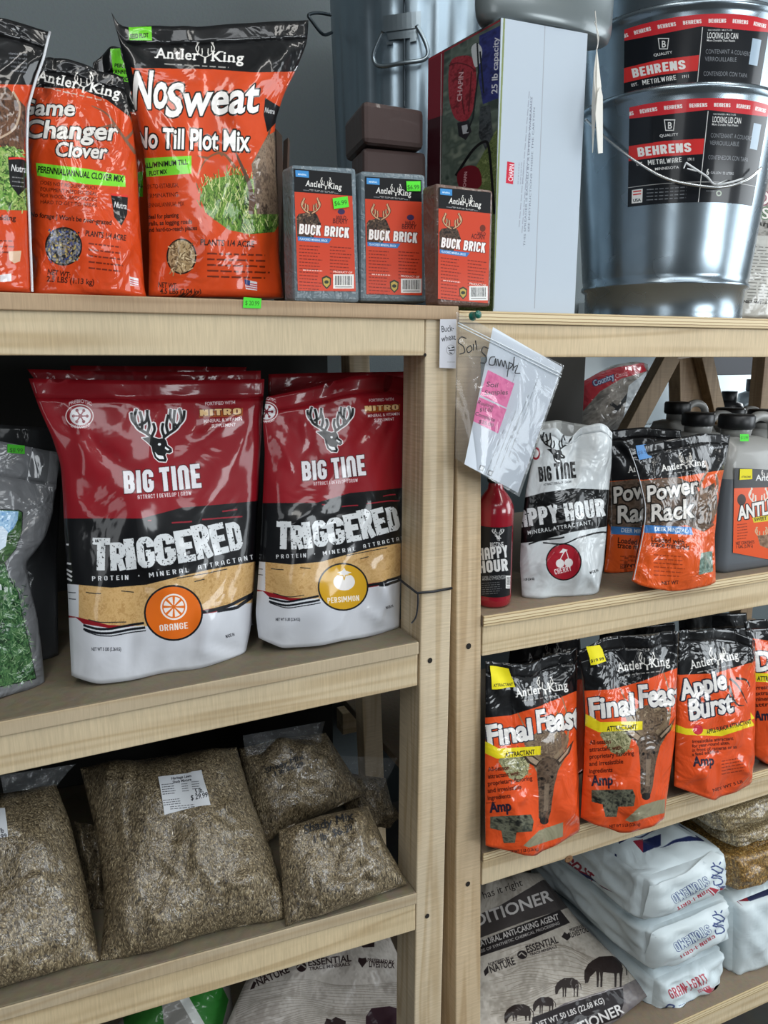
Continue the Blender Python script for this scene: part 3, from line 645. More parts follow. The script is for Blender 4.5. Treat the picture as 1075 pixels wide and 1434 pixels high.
def antlers(cv, c, s, col, w=1.0, dark=None, pts=5):
    """a pair of antlers; c = where they meet, s = height, photo units"""
    cx, cy = c; L = []
    for sg in (-1, 1):
        beam = spline([(cx+sg*.06*s, cy), (cx+sg*.42*s, cy-.22*s), (cx+sg*.62*s, cy-.60*s), (cx+sg*.40*s, cy-1.0*s)], 4); L.append(beam)
        for i in range(pts):
            k = 2+int(i*(len(beam)-3)/pts); p = beam[k]; L.append([p, p+np.array([-sg*(.04+.03*i)*s, -.22*s]), p+np.array([-sg*(.02+.04*i)*s, -(.50-.05*i)*s])])
    if dark: cv.strokes(L, dark, w+1.6)
    cv.strokes(L, col, w, taper=False)
def buck_logo(cv, c, s, ink='#101418', edge=None, hi='#e9ecee'):
    """stag head with a tall rack, turned right; c = throat, s = full height"""
    cx, cy = c
    def q(l): return np.array([(cx+x*s, cy-y*s) for x, y in l])
    rack = [spline(q(l), 4) for l in ([(-.06, .38), (-.20, .50), (-.38, .62), (-.44, .80), (-.40, .97)], [(.10, .42), (.20, .50), (.36, .62), (.44, .80), (.40, .98)],
            [(-.20, .50), (-.16, .66), (-.20, .84)], [(-.30, .57), (-.30, .76), (-.34, .92)], [(-.38, .64), (-.48, .76), (-.50, .90)], [(-.12, .44), (-.06, .58), (-.09, .70)], [(-.36, .66), (-.22, .74), (-.20, .95)],
            [(.20, .50), (.16, .66), (.20, .86)], [(.30, .57), (.30, .76), (.32, .95)], [(.38, .66), (.48, .78), (.50, .94)], [(.12, .46), (.08, .58), (.10, .70)], [(.36, .64), (.24, .78), (.24, .97)])]
    head = q([(-.30, .42), (-.10, .44), (.02, .40), (.12, .42), (.16, .36), (.18, .28), (.26, .22), (.27, .16), (.22, .13), (.16, .14), (.14, .10), (.17, .02), (.15, -.03), (.02, -.02), (-.06, .05), (-.10, .16), (-.12, .26), (-.18, .32)])
    if edge:
        cv.poly(head, edge, grow=.02*s); cv.strokes(rack, edge, .075*s+.03*s)
    cv.strokes(rack, ink, .05*s if edge else .045*s); cv.poly(head, ink)
    cv.poly(q([(-.06, .16), (.0, .10), (.10, .08), (.12, .02), (.03, .02), (-.03, .07)]), hi); cv.ell((cx+.03*s, cy-.30*s), .03*s, .025*s, hi); cv.poly(q([(.14, .26), (.22, .20), (.19, .18), (.13, .22)]), hi)
def ak(cv, p0, p1, h, sub=True):
    """the white two-word name with a little rack between"""
    p0 = np.array(p0, float); p1 = np.array(p1, float); e = p1-p0; up = np.array([e[1], -e[0]])/np.hypot(*e)
    cv.text('Antler', p0, p0+e*.49, h, '#e8e6e2', bold=4); cv.text('King', p0+e*.62, p1, h, '#e8e6e2', bold=4)
    m = p0+e*.555; antlers(cv, m+up*h*.35, h*1.5, '#d9d6d0', w=max(.7, h*.11), pts=3); cv.strokes([[m+up*h*.4, m-up*h*.25]], '#d9d6d0', h*.22)
    if sub: cv.lines(p0+e*.1-up*h*.55, p1-e*.05-up*h*.55, (0, 3), 1, h*.13, '#b9b6b0', .8)
# ================================================================== the room
M_wall = plain('grey_painted_wall', '#5f686b', .8, bump=.1, bscale=200, noise=.15)
M_dark = plain('dark_panel', '#2a2825', .85)
M_floor = plain('concrete_floor', '#55524e', .7, bump=.2, bscale=20, noise=.4)
def S(o, nm=None): o['kind'] = 'structure'; return o
S(box('floor', -3.2, 4.2, -4.2, 1.6, -.1, 0, M_floor, bevel=0))
S(box('wall_back', -3.2, 0.62, .68, .76, 0, 3.2, M_wall, bevel=0)); S(box('wall_side', 0.54, 0.62, .76, 1.25, 0, 3.2, M_wall, bevel=0)); S(box('wall_far', 0.54, 4.2, 1.25, 1.35, 0, 3.2, M_wall, bevel=0))
M_pw = plain('painted_wall', '#74797c', .8, noise=.1)
S(box('wall_left', -3.3, -3.2, -4.2, 1.35, 0, 3.2, M_pw, bevel=0)); S(box('wall_right', 4.2, 4.3, -4.2, 1.35, 0, 3.2, M_pw, bevel=0)); S(box('wall_front', -3.2, 4.2, -4.3, -4.2, 0, 3.2, M_pw, bevel=0))
S(box('ceiling', -3.3, 4.3, -4.3, 1.35, 3.2, 3.3, plain('ceiling_paint', '#a9abaa', .85), bevel=0))
# ================================================================== shelving
ZT, Z2, Z3, Z4 = 1.511, 1.087, .722, .2885     # tops of the boards
ZTr, Z2r, Z3r = 1.506, 1.107, .745
DEP = .46
TH = .0155
def xat(px, py, Y=0): return at(px, py, Y)[0]
def zat(px, py, Y=0): return at(px, py, Y)[2]
shelf = empty('shelving_unit', (0, 0, 0)); T(shelf, 'left pine shelving unit with grey topped boards, holding the red pouches', 'shelf', 'pine shelving units')
def post(px_t, py_t, px_b, py_b, w, y0, y1, root, mat, zt=1.497, zb=0.0, w2=None):
    a = at(px_t, py_t, y0); b = at(px_b, py_b, y0); s = (a[0]-b[0])/(a[2]-b[2]); xt = a[0]+s*(zt-a[2]); xb = a[0]+s*(zb-a[2]); w2 = w2 or w
    return hexa('post', [(xb, y0, zb), (xb+w, y0, zb), (xt+w2, y0, zt), (xt, y0, zt), (xb, y1, zb), (xb+w, y1, zb), (xt+w2, y1, zt), (xt, y1, zt)], mat, root, bevel=.0018)
def board(nm, xl, zl, xr, zr, th, y0, y1, root, mat, bevel=.0012):
    return hexa(nm, [(xl, y0, zl-th), (xr, y0, zr-th), (xr, y0, zr), (xl, y0, zl), (xl, y1, zl-th), (xr, y1, zr-th), (xr, y1, zr), (xl, y1, zl)], mat, root, bevel=bevel)
WX, WZ, WZ2, WX2, WX3, WY = wood('x'), wood('z', base='#d2c1a4'), wood('z', base='#cfb896', dark='#a98a60', seed=3.1), wood('x', seed=5.3, base='#d4c09b'), wood('x', seed=8.8, base='#cfba96'), wood('y', base='#a88b62', dark='#8a6c48')
M_top = plain('worn_board', '#7d735f', .75, bump=.15, bscale=80, noise=.35)
M_mdf = wood('x', base='#bbaa8e', dark='#ab9472', seed=2.2, saw=.4)
XL = -.75; xp = xat(588, 900)          # left end out of frame; left edge of the middle post
pst = post(595, 500, 583, 1240, .0445, 0, .062, shelf, WZ)
M_hole = plain('dark_hole', '#1c1712', .9)
def hole(px, py, root, r=.0035, Y=-.0006, nm='screw_hole'):
    c = at(px, py, Y); V = [(c[0]+r*math.cos(a)*k, Y+d, c[2]+r*math.sin(a)*1.1*k) for k, d in ((1.0, 0), (.55, .003)) for a in np.linspace(0, 2*math.pi, 12, endpoint=False)]
    Fs = [tuple(range(12, 24))]+[(i, (i+1) % 12, 12+(i+1) % 12, 12+i) for i in range(12)]
    # a shallow rim proud of the wood by half a millimetre
    V2 = [(x, Y-.0003, z) for x, _, z in V[:12]]
    return mesh(nm, [(x, Y, z) for x, _, z in V[:12]]+[(c[0], Y-.0002, c[2])], [(i, (i+1) % 12, 12) for i in range(12)], M_hole, root)
hole(602, 925, shelf); hole(598, 1283, shelf); hole(595, 497, shelf, .002)
# left unit boards: top board, three shelves with a rail under each
board('shelf_board', XL, 1.5115, xat(640, 430), 1.5105, .0165, -.004, DEP, shelf, wood('x', base='#b3997a', dark='#96795a', seed=6.1))
board('rail', XL, 1.4945, xat(594.5, 470), 1.4945, 1.4945-1.4515, 0, .038, shelf, WX)
x2 = xat(585.5, 898)
for (zl, zr, bt) in ((1.075, 1.087, .0625), (.733, .7165, .062)):
    sl = (zr-zl)/(x2-xat(0, 1008)); zL = zl+sl*(XL-xat(0, 1008))
    bd = board('shelf_board', XL, zL, x2-.0005, zr, .0175, -.001, DEP, shelf, M_top)
    board('board_edge', XL, zL-.0005, x2-.0005, zr-.0005, .0168, -.0035, -.0012, shelf, M_mdf)
    board('rail', XL, zL-.0177, x2-.0005, zr-.0177, bt-.0177, 0, .038, shelf, WX if zl > 1 else WX2)
post(508, 1000, 512, 1100, .036, .30, .336, shelf, WZ, zt=1.489)
box('post', XL, XL+.045, 0, .062, 0, 1.494, WZ, shelf)
box('shelf_board', XL, x2, 0, DEP, .27, .2855, M_top, shelf); box('rail', XL, x2, 0, .038, .22, .2695, WX, shelf)
for z in (1.0715,): box('side_rail', x2+.0005, x2+.036, (.063), .299, z-.062, z-.001, WY, shelf)
box('shade_panel', XL, .474, DEP+.001, DEP+.008, .02, 1.494, plain('shade_black', '#191917', .8), shelf, bevel=0)  # added black sheet, its colour stands in for deep shade behind the left bays
# right unit
shelf2 = empty('shelving_unit', (0, 0, 0)); T(shelf2, 'right pine shelving unit with plywood boards, pails and white carton on top', 'shelf', 'pine shelving units')
XR = 1.75
xr0 = .5555; xrz = lambda z: .5555-.0279*z+.0004; zb2 = lambda x: 1.075+(x-xat(0, 1008))*.012/(x2-xat(0, 1008)); zb3 = lambda x: .733+(x-xat(0, 1008))*(-.0165)/(x2-xat(0, 1008))
p2 = hexa('post', [(.5075, .004, 0), (.555, .004, 0), (.5135, .004, 1.4905), (.4785, .004, 1.4905), (.5075, .066, 0), (.555, .066, 0), (.5135, .066, 1.4905), (.4785, .066, 1.4905)], WZ2, shelf2, bevel=.0018)
hole(656, 905, shelf2, .004, .0034); hole(655, 1238, shelf2, .0038, .0034)
PLY = plymat()
Wrt = wood('x', base='#8b7a68', dark='#6e5e4c', seed=1.5)
def rboard(z, th=.0155):
    b = board('shelf_board', xrz(z-.02), z, XR, z, .0155, .0015, DEP+.12, shelf2, plain('ply_face', '#8f7f6b', .7, bump=.1, bscale=120, noise=.3))
    board('board_edge', xrz(z-.02), z-.0003, XR, z-.0003, .015, -.0012, .0012, shelf2, PLY, bevel=.0008)
xq = xat(642, 440)
board('shelf_board', xq, 1.506, XR, 1.506, .0148, .0015, DEP+.12, shelf2, plain('ply_face2', '#a38d70', .7, noise=.3, bscale=90)); board('board_edge', xq, 1.5057, XR, 1.5057, .0145, -.0012, .0012, shelf2, PLY, bevel=.0008)
board('rail', xat(642, 470, .003), 1.4908, XR, 1.4908, 1.4908-1.4497, .003, .0365, shelf2, WX3)
for z, bt in ((Z2r, 1.048), (Z3r, .690), (.2885, .235)):
    rboard(z); board('rail', xrz(bt), z-.0157, XR, z-.0157, z-.0157-bt, .003, .041, shelf2, wood('x', seed=z*9, base='#d4c09c' if z > 1 else '#d8c5a2'))
k = at(796, 1203, .0024)
lathe('knot', [(.0001, 0), (.0045, .0006), (.006, .0002)], (0, 0, 0), plain('knot_brown', '#7d5a38', .7), shelf2, n=16, sx=1.3)
bpy.data.objects[-1] if False else None
kn = [o for o in shelf2.children if o.name.startswith('knot')][0]; kn.rotation_euler = (math.pi/2, 0, 0); kn.location = k
# rear frame of the right unit: posts and diagonal braces seen through the open back
YB = DEP+.12
WZd = wood('z', base='#937b5e', dark='#74593c', seed=4.4)
def stick(nm, a, b, w, y0, y1, root, mat):
    a = at(*a, y0); b = at(*b, y0); d = b-a; d /= np.linalg.norm(d); n = np.array([-d[2], 0, d[0]])*w/2
    P = [a+n, a-n, b-n, b+n]; return hexa(nm, P+[p+np.array([0, y1-y0, 0]) for p in P], mat, root)
stick('post', (971, 700), (968, 500), .075, YB+.001, YB+.04, shelf2, WZd)
stick('diagonal_brace', (868, 640), (944, 497), .045, YB-.03, YB-.001, shelf2, wood('z', base='#8d7658', dark='#6e5638', seed=9.4))
stick('diagonal_brace', (1018, 620), (990, 497), .035, YB-.03, YB-.001, shelf2, wood('z', base='#8d7658', dark='#6e5638', seed=9.9))
for z in (1.04, .68): box('rear_rail', xr0, XR, YB+.0415, YB+.08, z-.05, z, WX3, shelf2)
for x in (XR-.05,): box('post', x, x+.045, YB+.001, YB+.04, 0, 1.49, WZd, shelf2)
# ------------------------------------------------------------------ far side of the aisle behind the right unit
M_pale = plain('pale_wall', '#c3ccd0', .8)

# ================================================================== things on the top shelf
ORG = '#cb461a'; INK = '#0a0b0e'
def art_sweat(c):
    c.below([(170, 118), (250, 108), (330, 102), (420, 100)], ORG)
    c.below([(186, 95), (300, 97), (412, 106)], ORG)
    c.poly([(150, 0), (184, 96), (192, 130), (150, 120)], '#090a0d')
    c.poly([(180, 38), (212, 37), (213, 57), (181, 56)], '#6fd02f'); c.text('SEED PLOT', (182, 54), (208, 52), 6, INK)
    ak(c, (218, 81), (342, 88), 14)
    o = ('#15120f', 2.4)
    c.text('No', (184, 152), (234, 150), 50, '#f1efec', slant=.22, out=o, fat=.6); c.text('Sweat', (230, 163), (360, 156), 44, '#f1efec', slant=.2, out=o, fat=.5)
    c.text('No Till Plot Mix', (188, 206), (348, 211), 27, '#f1efec', out=o, fat=.3)
    c.poly([(190, 222), (268, 218), (268, 243), (205, 248), (192, 250)], '#7ad534'); c.text('FALL/MINIMUM TILL', (197, 236), (263, 230), 7, INK); c.text('PLOT MIX', (209, 246), (234, 243), 6, INK)
    for i, t in enumerate(('EASY-TO-ESTABLISH,', 'GERMINATING', 'PERENNIAL/ANNUAL MIX')): c.text(t, (200, 265+i*13), (250+8*(i == 2), 262+i*13), 6, '#3d1408', bold=0)
    for i, t in enumerate(('Ideal for planting', 'trails, as logging roads', 'and hard-to-reach places')): c.text(t, (206, 307+i*9), (250+i*19-12*(i == 2), 304+i*9), 6, '#2d120b')
    g = [(284, 262), (300, 250), (330, 244), (352, 250), (372, 252), (390, 268), (392, 310), (384, 325), (350, 328), (320, 322), (290, 300), (281, 280)]
    c.poly(g, '#5b7a34', tex=c.mix(['#26381c', '#4f7a2c', '#7b9a48', '#39531f']))
    c.hatch([(276, 258), (332, 240), (394, 262), (396, 318), (350, 334), (282, 300)], ['#9db35f', '#3c5a22', '#c3c98c', '#5f8a34'], 520, 11, 1.1, (1.0, 2.2))
    c.strokes([spline([(330, 236), (312, 215), (290, 222), (276, 246)], 5), spline([(312, 218), (300, 208)], 3), spline([(292, 222), (276, 218)], 3)], '#7d5236', 4.5, taper=True)
    c.strokes([spline([(352, 300), (350, 262), (338, 232), (330, 214)], 5), spline([(352, 290), (366, 250), (372, 210), (380, 170)], 5)], '#5c4334', 8, taper=True)
    c.poly([(352, 230), (374, 190), (392, 180), (394, 300), (360, 300)], '#6d5a4a', tex=c.mix(['#3f332b', '#8a7663', '#5a4a3e']))
    c.poly([(371, 137), (392, 150), (388, 170), (374, 185), (369, 160)], INK); c.text('Nutra', (370, 157), (384, 160), 7, '#cfcfcf')
    c.ell((254, 359), 21, 25, '#1c1613'); c.ell((254, 359), 19, 23, '#b09a76', tex=c.mix(['#6e5a40', '#bda883', '#8f7a5a'])); c.hatch([(238, 340), (270, 340), (270, 380), (238, 380)], ['#d6c5a0', '#6a5439', '#a89068'], 90, 7, 1.6)
    c.text('PLANTS 1/4 ACRE', (280, 343), (356, 346), 8, '#2d120b')
    c.lines((290, 355), (385, 358), (0, 8), 5, 2.4, '#4d1a0c'); c.text('NET WT:', (221, 402), (248, 404), 7, '#2d120b'); c.text('4.5 LBS (2.04 kg)', (224, 411), (282, 412), 7, '#2d120b')
    c.poly([(342, 391), (360, 395), (360, 407), (344, 405)], '#d8d8dc'); c.strokes([[(344, 396+i*3), (360, 399+i*3)] for i in range(3)], '#b8323a', 1.3); c.poly([(342, 391), (350, 393), (350, 400), (343, 398)], '#2f3f78')
o, sf = bag('seed_pouch', [(208, 414), (209, 360), (208, 305), (206, 260), (202, 214), (192, 165), (179, 111), (168, 60), (156, 17)], [(397, 417), (391, 360), (390, 300), (386, 235), (385, 171), (398, 130), (415, 97), (430, 60), (432, 28)], ZT, Y=.098, yaw=2,
    Tp=((166, 34), (182, 40), (240, 38), (300, 36), (400, 30)), Th=.085, lean=5, seed=11, bg='#090a0d', art=art_sweat, bump=.35, crinkle=.5, rough=.3, coat=.8, seal=.93, wr=.0038)
T(o, 'tall orange and black pouch lettered No Sweat with grass picture, on top board', 'bag')
def art_clover(c):
    c.below([(38, 122), (110, 124), (150, 140), (190, 170)], '#c8441a')
    ak(c, (52, 112), (168, 138), 14)
    o = ('#1d1512', 1.6)
    c.text('Game', (24, 160), (104, 162), 21, '#dcd8d2', slant=.12, out=o, fat=.5); c.text('Changer', (32, 192), (164, 196), 24, '#dcd8d2', slant=.12, out=o, fat=.5); c.text('Clover', (76, 218), (148, 222), 19, '#dcd8d2', slant=.12, out=o, fat=.5)
    c.strokes([spline([(190, 215), (170, 188), (150, 160), (128, 148)], 5), spline([(160, 175), (140, 178)], 3), spline([(175, 196), (188, 180), (180, 160)], 4)], '#7b5a48', 5, taper=True)
    c.poly([(50, 228), (120, 236), (175, 246), (176, 262), (120, 258), (52, 246)], '#79d232'); c.text('PERENNIAL/ANNUAL CLOVER MIX', (52, 241), (172, 255), 8.5, INK)
    for i, t in enumerate(('DOES NOT REQUIRE MUCH', 'EQUIPMENT NEEDED, IDEAL', 'FOR WOODS, BACKWOODS', 'HARD TO GET TO AREAS')): c.text(t, (56, 258+i*9), (136, 266+i*8), 5, '#3a1206', bold=0)
    c.text("No forage | Won't be over-grazed", (42, 303), (156, 315), 6.5, '#2d120b')
    c.ell((89, 345), 26, 27, '#15110f'); c.ell((89, 345), 24, 25, '#4b4f63', tex=c.mix(['#20242f', '#8d7f5c', '#39466c', '#a39a86', '#2b3350'])); c.hatch([(68, 322), (112, 322), (112, 368), (68, 368)], ['#b9a45e', '#3a4a84', '#151821', '#8c8e98'], 160, 3, 2.2)
    c.poly([(155, 271), (179, 274), (178, 300), (170, 316), (160, 304)], INK); c.strokes([[(155, 272), (179, 275)]], '#d03024', 3); c.text('Nutra', (159, 290), (177, 293), 8, '#d6d6d6')
    c.text('PLANTS 1/4 ACRE', (119, 330), (176, 337), 7.5, '#2d120b'); c.lines((124, 341), (176, 347), (0, 8.5), 5, 2.2, '#561a0b')
    c.text('NET WT:', (66, 384), (98, 389), 7.5, '#3a1206'); c.text('2.5 LBS (1.13 kg)', (65, 394), (132, 399), 7.5, '#3a1206')
    c.poly([(181, 387), (194, 390), (194, 401), (182, 400)], '#d8d8dc'); c.strokes([[(182, 391+i*3), (194, 394+i*3)] for i in range(3)], '#b8323a', 1.2)
o, sf = bag('seed_pouch', [(40, 414), (42, 330), (42, 250), (36, 190), (40, 140), (58, 82)], [(205, 416), (202, 404), (196, 310), (192, 229), (184, 165), (172, 108)], ZT, Y=.075, yaw=4, Tp=((69, 78), (100, 85), (141, 99)), Th=.08, lean=8, seed=12, bg='#090a0d',
    art=art_clover, bump=.5, crinkle=.7, rough=.3, coat=.8, bscale=20, seal=.93, wr=.003)
T(o, 'orange pouch lettered Game Changer Clover with a round picture of blue seeds', 'bag')
def art_behind(c):
    c.below([(120, 150), (215, 160)], '#c8410f'); c.poly([(154, 69), (179, 66), (182, 116), (160, 112)], '#6ccf2c')
    for i, t in enumerate(('PEREN', 'ANNU', 'FOOD')): c.text(t, (160, 94+i*9), (180, 95+i*9), 5, INK)
    c.poly([(178, 244), (200, 240), (200, 276), (180, 274)], '#6ccf2c'); c.text('NO TILL', (182, 264), (200, 262), 5, INK)
o, sf = bag('seed_pouch', [(118, 414), (122, 300), (126, 200), (130, 88)], [(222, 414), (222, 300), (215, 200), (200, 60)], ZT, Y=.165, yaw=3, Tp=((152, 69), (175, 64)), Th=.05, lean=5, seed=13, bg='#08090c', art=art_behind, bump=.5, coat=.8, crinkle=.7)
T(o, 'dark pouch with green corner patch tucked behind the two orange pouches', 'bag')
def art_left(c):
    c.below([(-140, 118), (0, 118), (60, 119)], '#c64216')
    for i in range(5): c.text('vitamins for whitetails'[i:i+16], (12+i, 76+i*6), (38, 78+i*6), 3.4, '#b9bcc2', bold=0)
    c.poly([(-80, 130), (10, 122), (36, 150), (34, 210), (24, 235), (-10, 190), (-60, 200)], '#4b3426', tex=c.mix(['#2c1f17', '#6d4a34', '#493224']))
    c.strokes([spline([(18, 128), (28, 150), (20, 180), (-6, 196)], 5)], '#b39c86', 3)
    c.poly([(-120, 210), (20, 205), (40, 225), (39, 295), (-120, 290)], '#47702a', tex=c.mix(['#22391a', '#5b8a35', '#9bb066', '#345222'])); c.hatch([(-10, 205), (40, 205), (40, 296), (-10, 290)], ['#a8bf72', '#2d4a1d', '#6f9a44'], 160, 7, 1.6)
    c.poly([(11, 219), (39, 222), (38, 262), (26, 274), (14, 258)], INK); c.strokes([[(12, 222), (39, 225)]], '#d03024', 3); c.text('Nutra', (15, 239), (37, 242), 9, '#d6d6d6'); c.lines((17, 248), (36, 250), (0, 6), 3, 1.6, '#9c9c9c')
    c.text('Great yielding', (-40, 306), (22, 309), 7, '#2d120b'); c.lines((-30, 336), (28, 338), (0, 8), 3, 2, '#5d1c0c')
    c.poly([(12, 352), (30, 351), (28, 366), (20, 369), (13, 364)], '#d7b89c')
    c.poly([(0, 385), (16, 383), (16, 394), (0, 395)], '#d8d8dc')
o, sf = bag('seed_pouch', [(-120, 412), (-118, 250), (-115, 120), (-125, 20)], [(44, 409), (41, 340), (38, 267), (36, 200), (38, 150), (50, 110), (64, 75), (71, 46)], ZT, Y=.045, yaw=0, Tp=((0, 27), (38, 33)), Th=.08, lean=5, seed=14, bg='#08090c', art=art_left, bump=.5, coat=.9, crinkle=.7, seal=.94)
T(o, 'orange and black pouch with pale side seam at the left edge of the top shelf', 'bag')
pts = sf.pt(np.stack([np.full(40, .992), np.linspace(.0, 1, 40)], -1), .002); tube('side_seam', pts, .0013, plain('seam_white', '#c9cdd2', .35), o)
# ------------------------------------------------------------------ mineral bricks
M_shrink = plain('shrink', '#69757c', .25)
def brickmat(nm, col):
    m = foil(nm, None, col, rough=.38, coat=.6, bump=.25, crinkle=.35, bscale=70); return m
MBg, MBb = brickmat('grey_mineral_brick', '#68767e'), brickmat('brown_mineral_brick', '#6d5850')
def brick_art(c0, flav):
    def f(c):
        (TL, TR, BR, BL) = c0; A = lambda s, t: np.array(TL)*(1-s)*(1-t)+np.array(TR)*s*(1-t)+np.array(BR)*s*t+np.array(BL)*(1-s)*t
        def P(*l): return [A(s, t) for s, t in l]
        c.poly(P((-.1, -.1), (1.1, -.1), (1.1, .19), (-.1, .19)), '#0a0b0f'); c.poly(P((.03, .01), (.26, .01), (.26, .065), (.03, .065)), '#3f8ccc'); c.text('MINERAL', A(.07, .05), A(.22, .05), 2.2, '#e6eef5')
        ak(c, A(.2, .135), A(.82, .145), 8); c.lines(A(.15, .17), A(.9, .18), (0, 3), 1, 1.2, '#8c8f95')
        # stag at the left
        c.poly(P((.02, .40), (.06, .37), (.16, .36), (.24, .34), (.32, .34), (.38, .37), (.43, .43), (.42, .46), (.36, .46), (.34, .51), (.30, .56), (.02, .56)), '#3b2f29', tex=c.mix(['#1d1613', '#5b4638', '#2f2620', '#8a6f58'], (7, 3, 2))); c.poly(P((.20, .36), (.14, .33), (.20, .345), (.26, .36)), '#6b5443'); c.poly(P((.38, .43), (.44, .435), (.43, .465), (.39, .46)), '#120e0c'); c.poly(P((.31, .44), (.38, .46), (.34, .52), (.28, .50)), '#cdbfae', alpha=.7)
        antlers(c, A(.27, .36), 21, '#c9a17c', 1.5, '#4a2417', 4)
        if flav != 'ACORN': c.text('WILD', A(.70, .395), A(.88, .395), 5, '#57160f'); c.ell(A(.80, .33), 5, 4, '#3c2a52')
        else: c.text('WILD', A(.76, .395), A(.92, .395), 4.5, '#57160f'); c.ell(A(.86, .33), 4, 5, '#6a2a1a')
        c.text(flav, A(.64, .43), A(.90, .43), 6.5, '#57160f')
        c.text('BUCK BRICK', A(.05, .535), A(.93, .55), 14.5 if flav != 'ACORN' else 14, '#f2ecea', bold=2, out=('#4a1a12', .7))
        c.poly(P((.03, .555), (.62, .56), (.56, .60), (.03, .59)), '#3d78b8'); c.text('FLAVORED MINERAL BRICK', A(.06, .583), A(.54, .59), 3, '#dfe8f2')
        c.lines(A(.05, .63), A(.45, .635), (0, 4.6), 14, 1.3, '#5a1a10', .75, 3); c.lines(A(.58, .63), A(.95, .635), (0, 4.6), 9, 1.3, '#5a1a10', .75, 4)
        c.lines(A(.1, .83), A(.5, .835), (0, 4), 1, 1.6, '#f0dcd8', .8); c.text('PRODUCT OF', A(.62, .845), A(.95, .85), 2.6, '#f0dcd8')
        sh = P((.42, .89), (.50, .87), (.58, .89), (.57, .95), (.50, .985), (.43, .95)); c.poly(sh, '#22301e'); c.poly([a*.75+b*.25 for a, b in zip(sh, [A(.5, .93)]*6)], '#b9a04a'); c.ell(A(.5, .925), 3, 2.4, '#24301f')
        c.barcode(A(.62, .86), 29 if flav != 'ACORN' else 26, 20, 3)
    return f
def facebox(name, TL, TR, BR, BL, Y, depth, mat, ddir, bevel=.003, zmin=None):
    q = [at(*BL, Y), at(*BR, Y), at(*TR, Y), at(*TL, Y)]
    if zmin is not None:
        for p in q[:2]: p[2] = max(p[2], zmin)
    d = ddir/np.linalg.norm(ddir)*depth
    return hexa(name, q+[p+d for p in q], mat, None, bevel=bevel), q
BD = hdir(47)
bricks = [((408, 230), (499, 235), (504, 424), (412, 422), [(411, 236), (492, 243), (498, 408), (417, 407)], 'BERRY', MBg, '#c94328', 'leftmost grey mineral brick, green price sticker beside the printed antlers', .047),
          ((505, 239), (596, 244), (598.5, 423), (504.5, 422), [(510.6, 247), (590, 252), (591, 413.5), (513, 412)], 'BERRY', MBg, '#c94328', 'middle grey mineral brick, green price sticker at its label corner', .049),
          ((610, 256), (691, 266), (687, 440), (613, 437), [(614, 262), (687, 269.5), (683, 424.6), (613, 418.6)], 'ACORN', MBb, '#c94328', 'brownish mineral brick with an acorn label standing against the white box', .002)]
for i, (TL, TR, BR, BL, lab, fl, mt, colr, desc, Yb) in enumerate(bricks):
    zm = ZT+.0005 if i < 2 else ZT+.0005
    o, q = facebox('mineral_brick', TL, TR, BR, BL, Yb, .030, mt, np.array([-.12, 1, 0]), .004, zmin=zm)
    for p in q: pass
    T(o, desc, 'brick', 'mineral bricks in front')
    lq = [at(x, y, Yb-.0008) for x, y in (lab[3], lab[2], lab[1], lab[0])]
    l, lsf = flat('printed_label', lq, colr, brick_art(lab, fl), o, rough=.5, coat=.12, k=3.2)
    if i == 0: sticker(lsf, [(465, 278), (486, 275), (488, 290), (467, 293)], '#59e03a', 'price_sticker', o, lambda c: c.text('$6.99', (468, 288), (486, 286), 6, '#27571d', bold=0))
    if i == 1: sticker(lsf, [(568, 254), (588, 254), (588, 268), (569, 268)], '#59e03a', 'price_sticker', o, lambda c: c.text('$6.99', (570, 265), (587, 265), 6, '#27571d', bold=0))
# two brown blocks behind
d2 = hdir(215)
M_br = foil('brown_block_film', None, '#4a3c3a', rough=.4, coat=.5, bump=.12, crinkle=.35, bscale=20)
o, q = facebox('salt_block', (509, 205), (597, 213), (598, 424), (509, 424), .16, .07, M_br, d2, .006, zmin=ZT+.0005); T(o, 'brown wrapped salt block standing upright behind the grey bricks', 'block', 'brown salt blocks')
ztop = max(p[2] for p in q)
a = at(509, 205, .152); 
o, q = facebox('salt_block', (508, 139), (594, 153), (594, 209), (509, 200), .15, .105, M_br, d2, .007, zmin=None); T(o, 'brown wrapped salt block lying on the upright one', 'block', 'brown salt blocks')
# cardboard sheets behind the first brick
Mcb = plain('dark_cardboard', '#4c3a2f', .85, noise=.3)
o, q = facebox('cardboard_flap', (386, 180), (395, 190), (402, 420), (392, 420), .16, .03, Mcb, hdir(60), .0005, zmin=ZT+.0005); T(o, 'dark brown cardboard piece upright between the orange pouch and first grey brick', 'cardboard', 'cardboard pieces')
o, q = facebox('cardboard_flap', (403, 192), (406, 197), (400, 420), (397, 420), .125, .02, Mcb, hdir(60), .0005, zmin=ZT+.0005); T(o, 'thin cardboard sliver standing behind the first grey brick', 'cardboard', 'cardboard pieces')
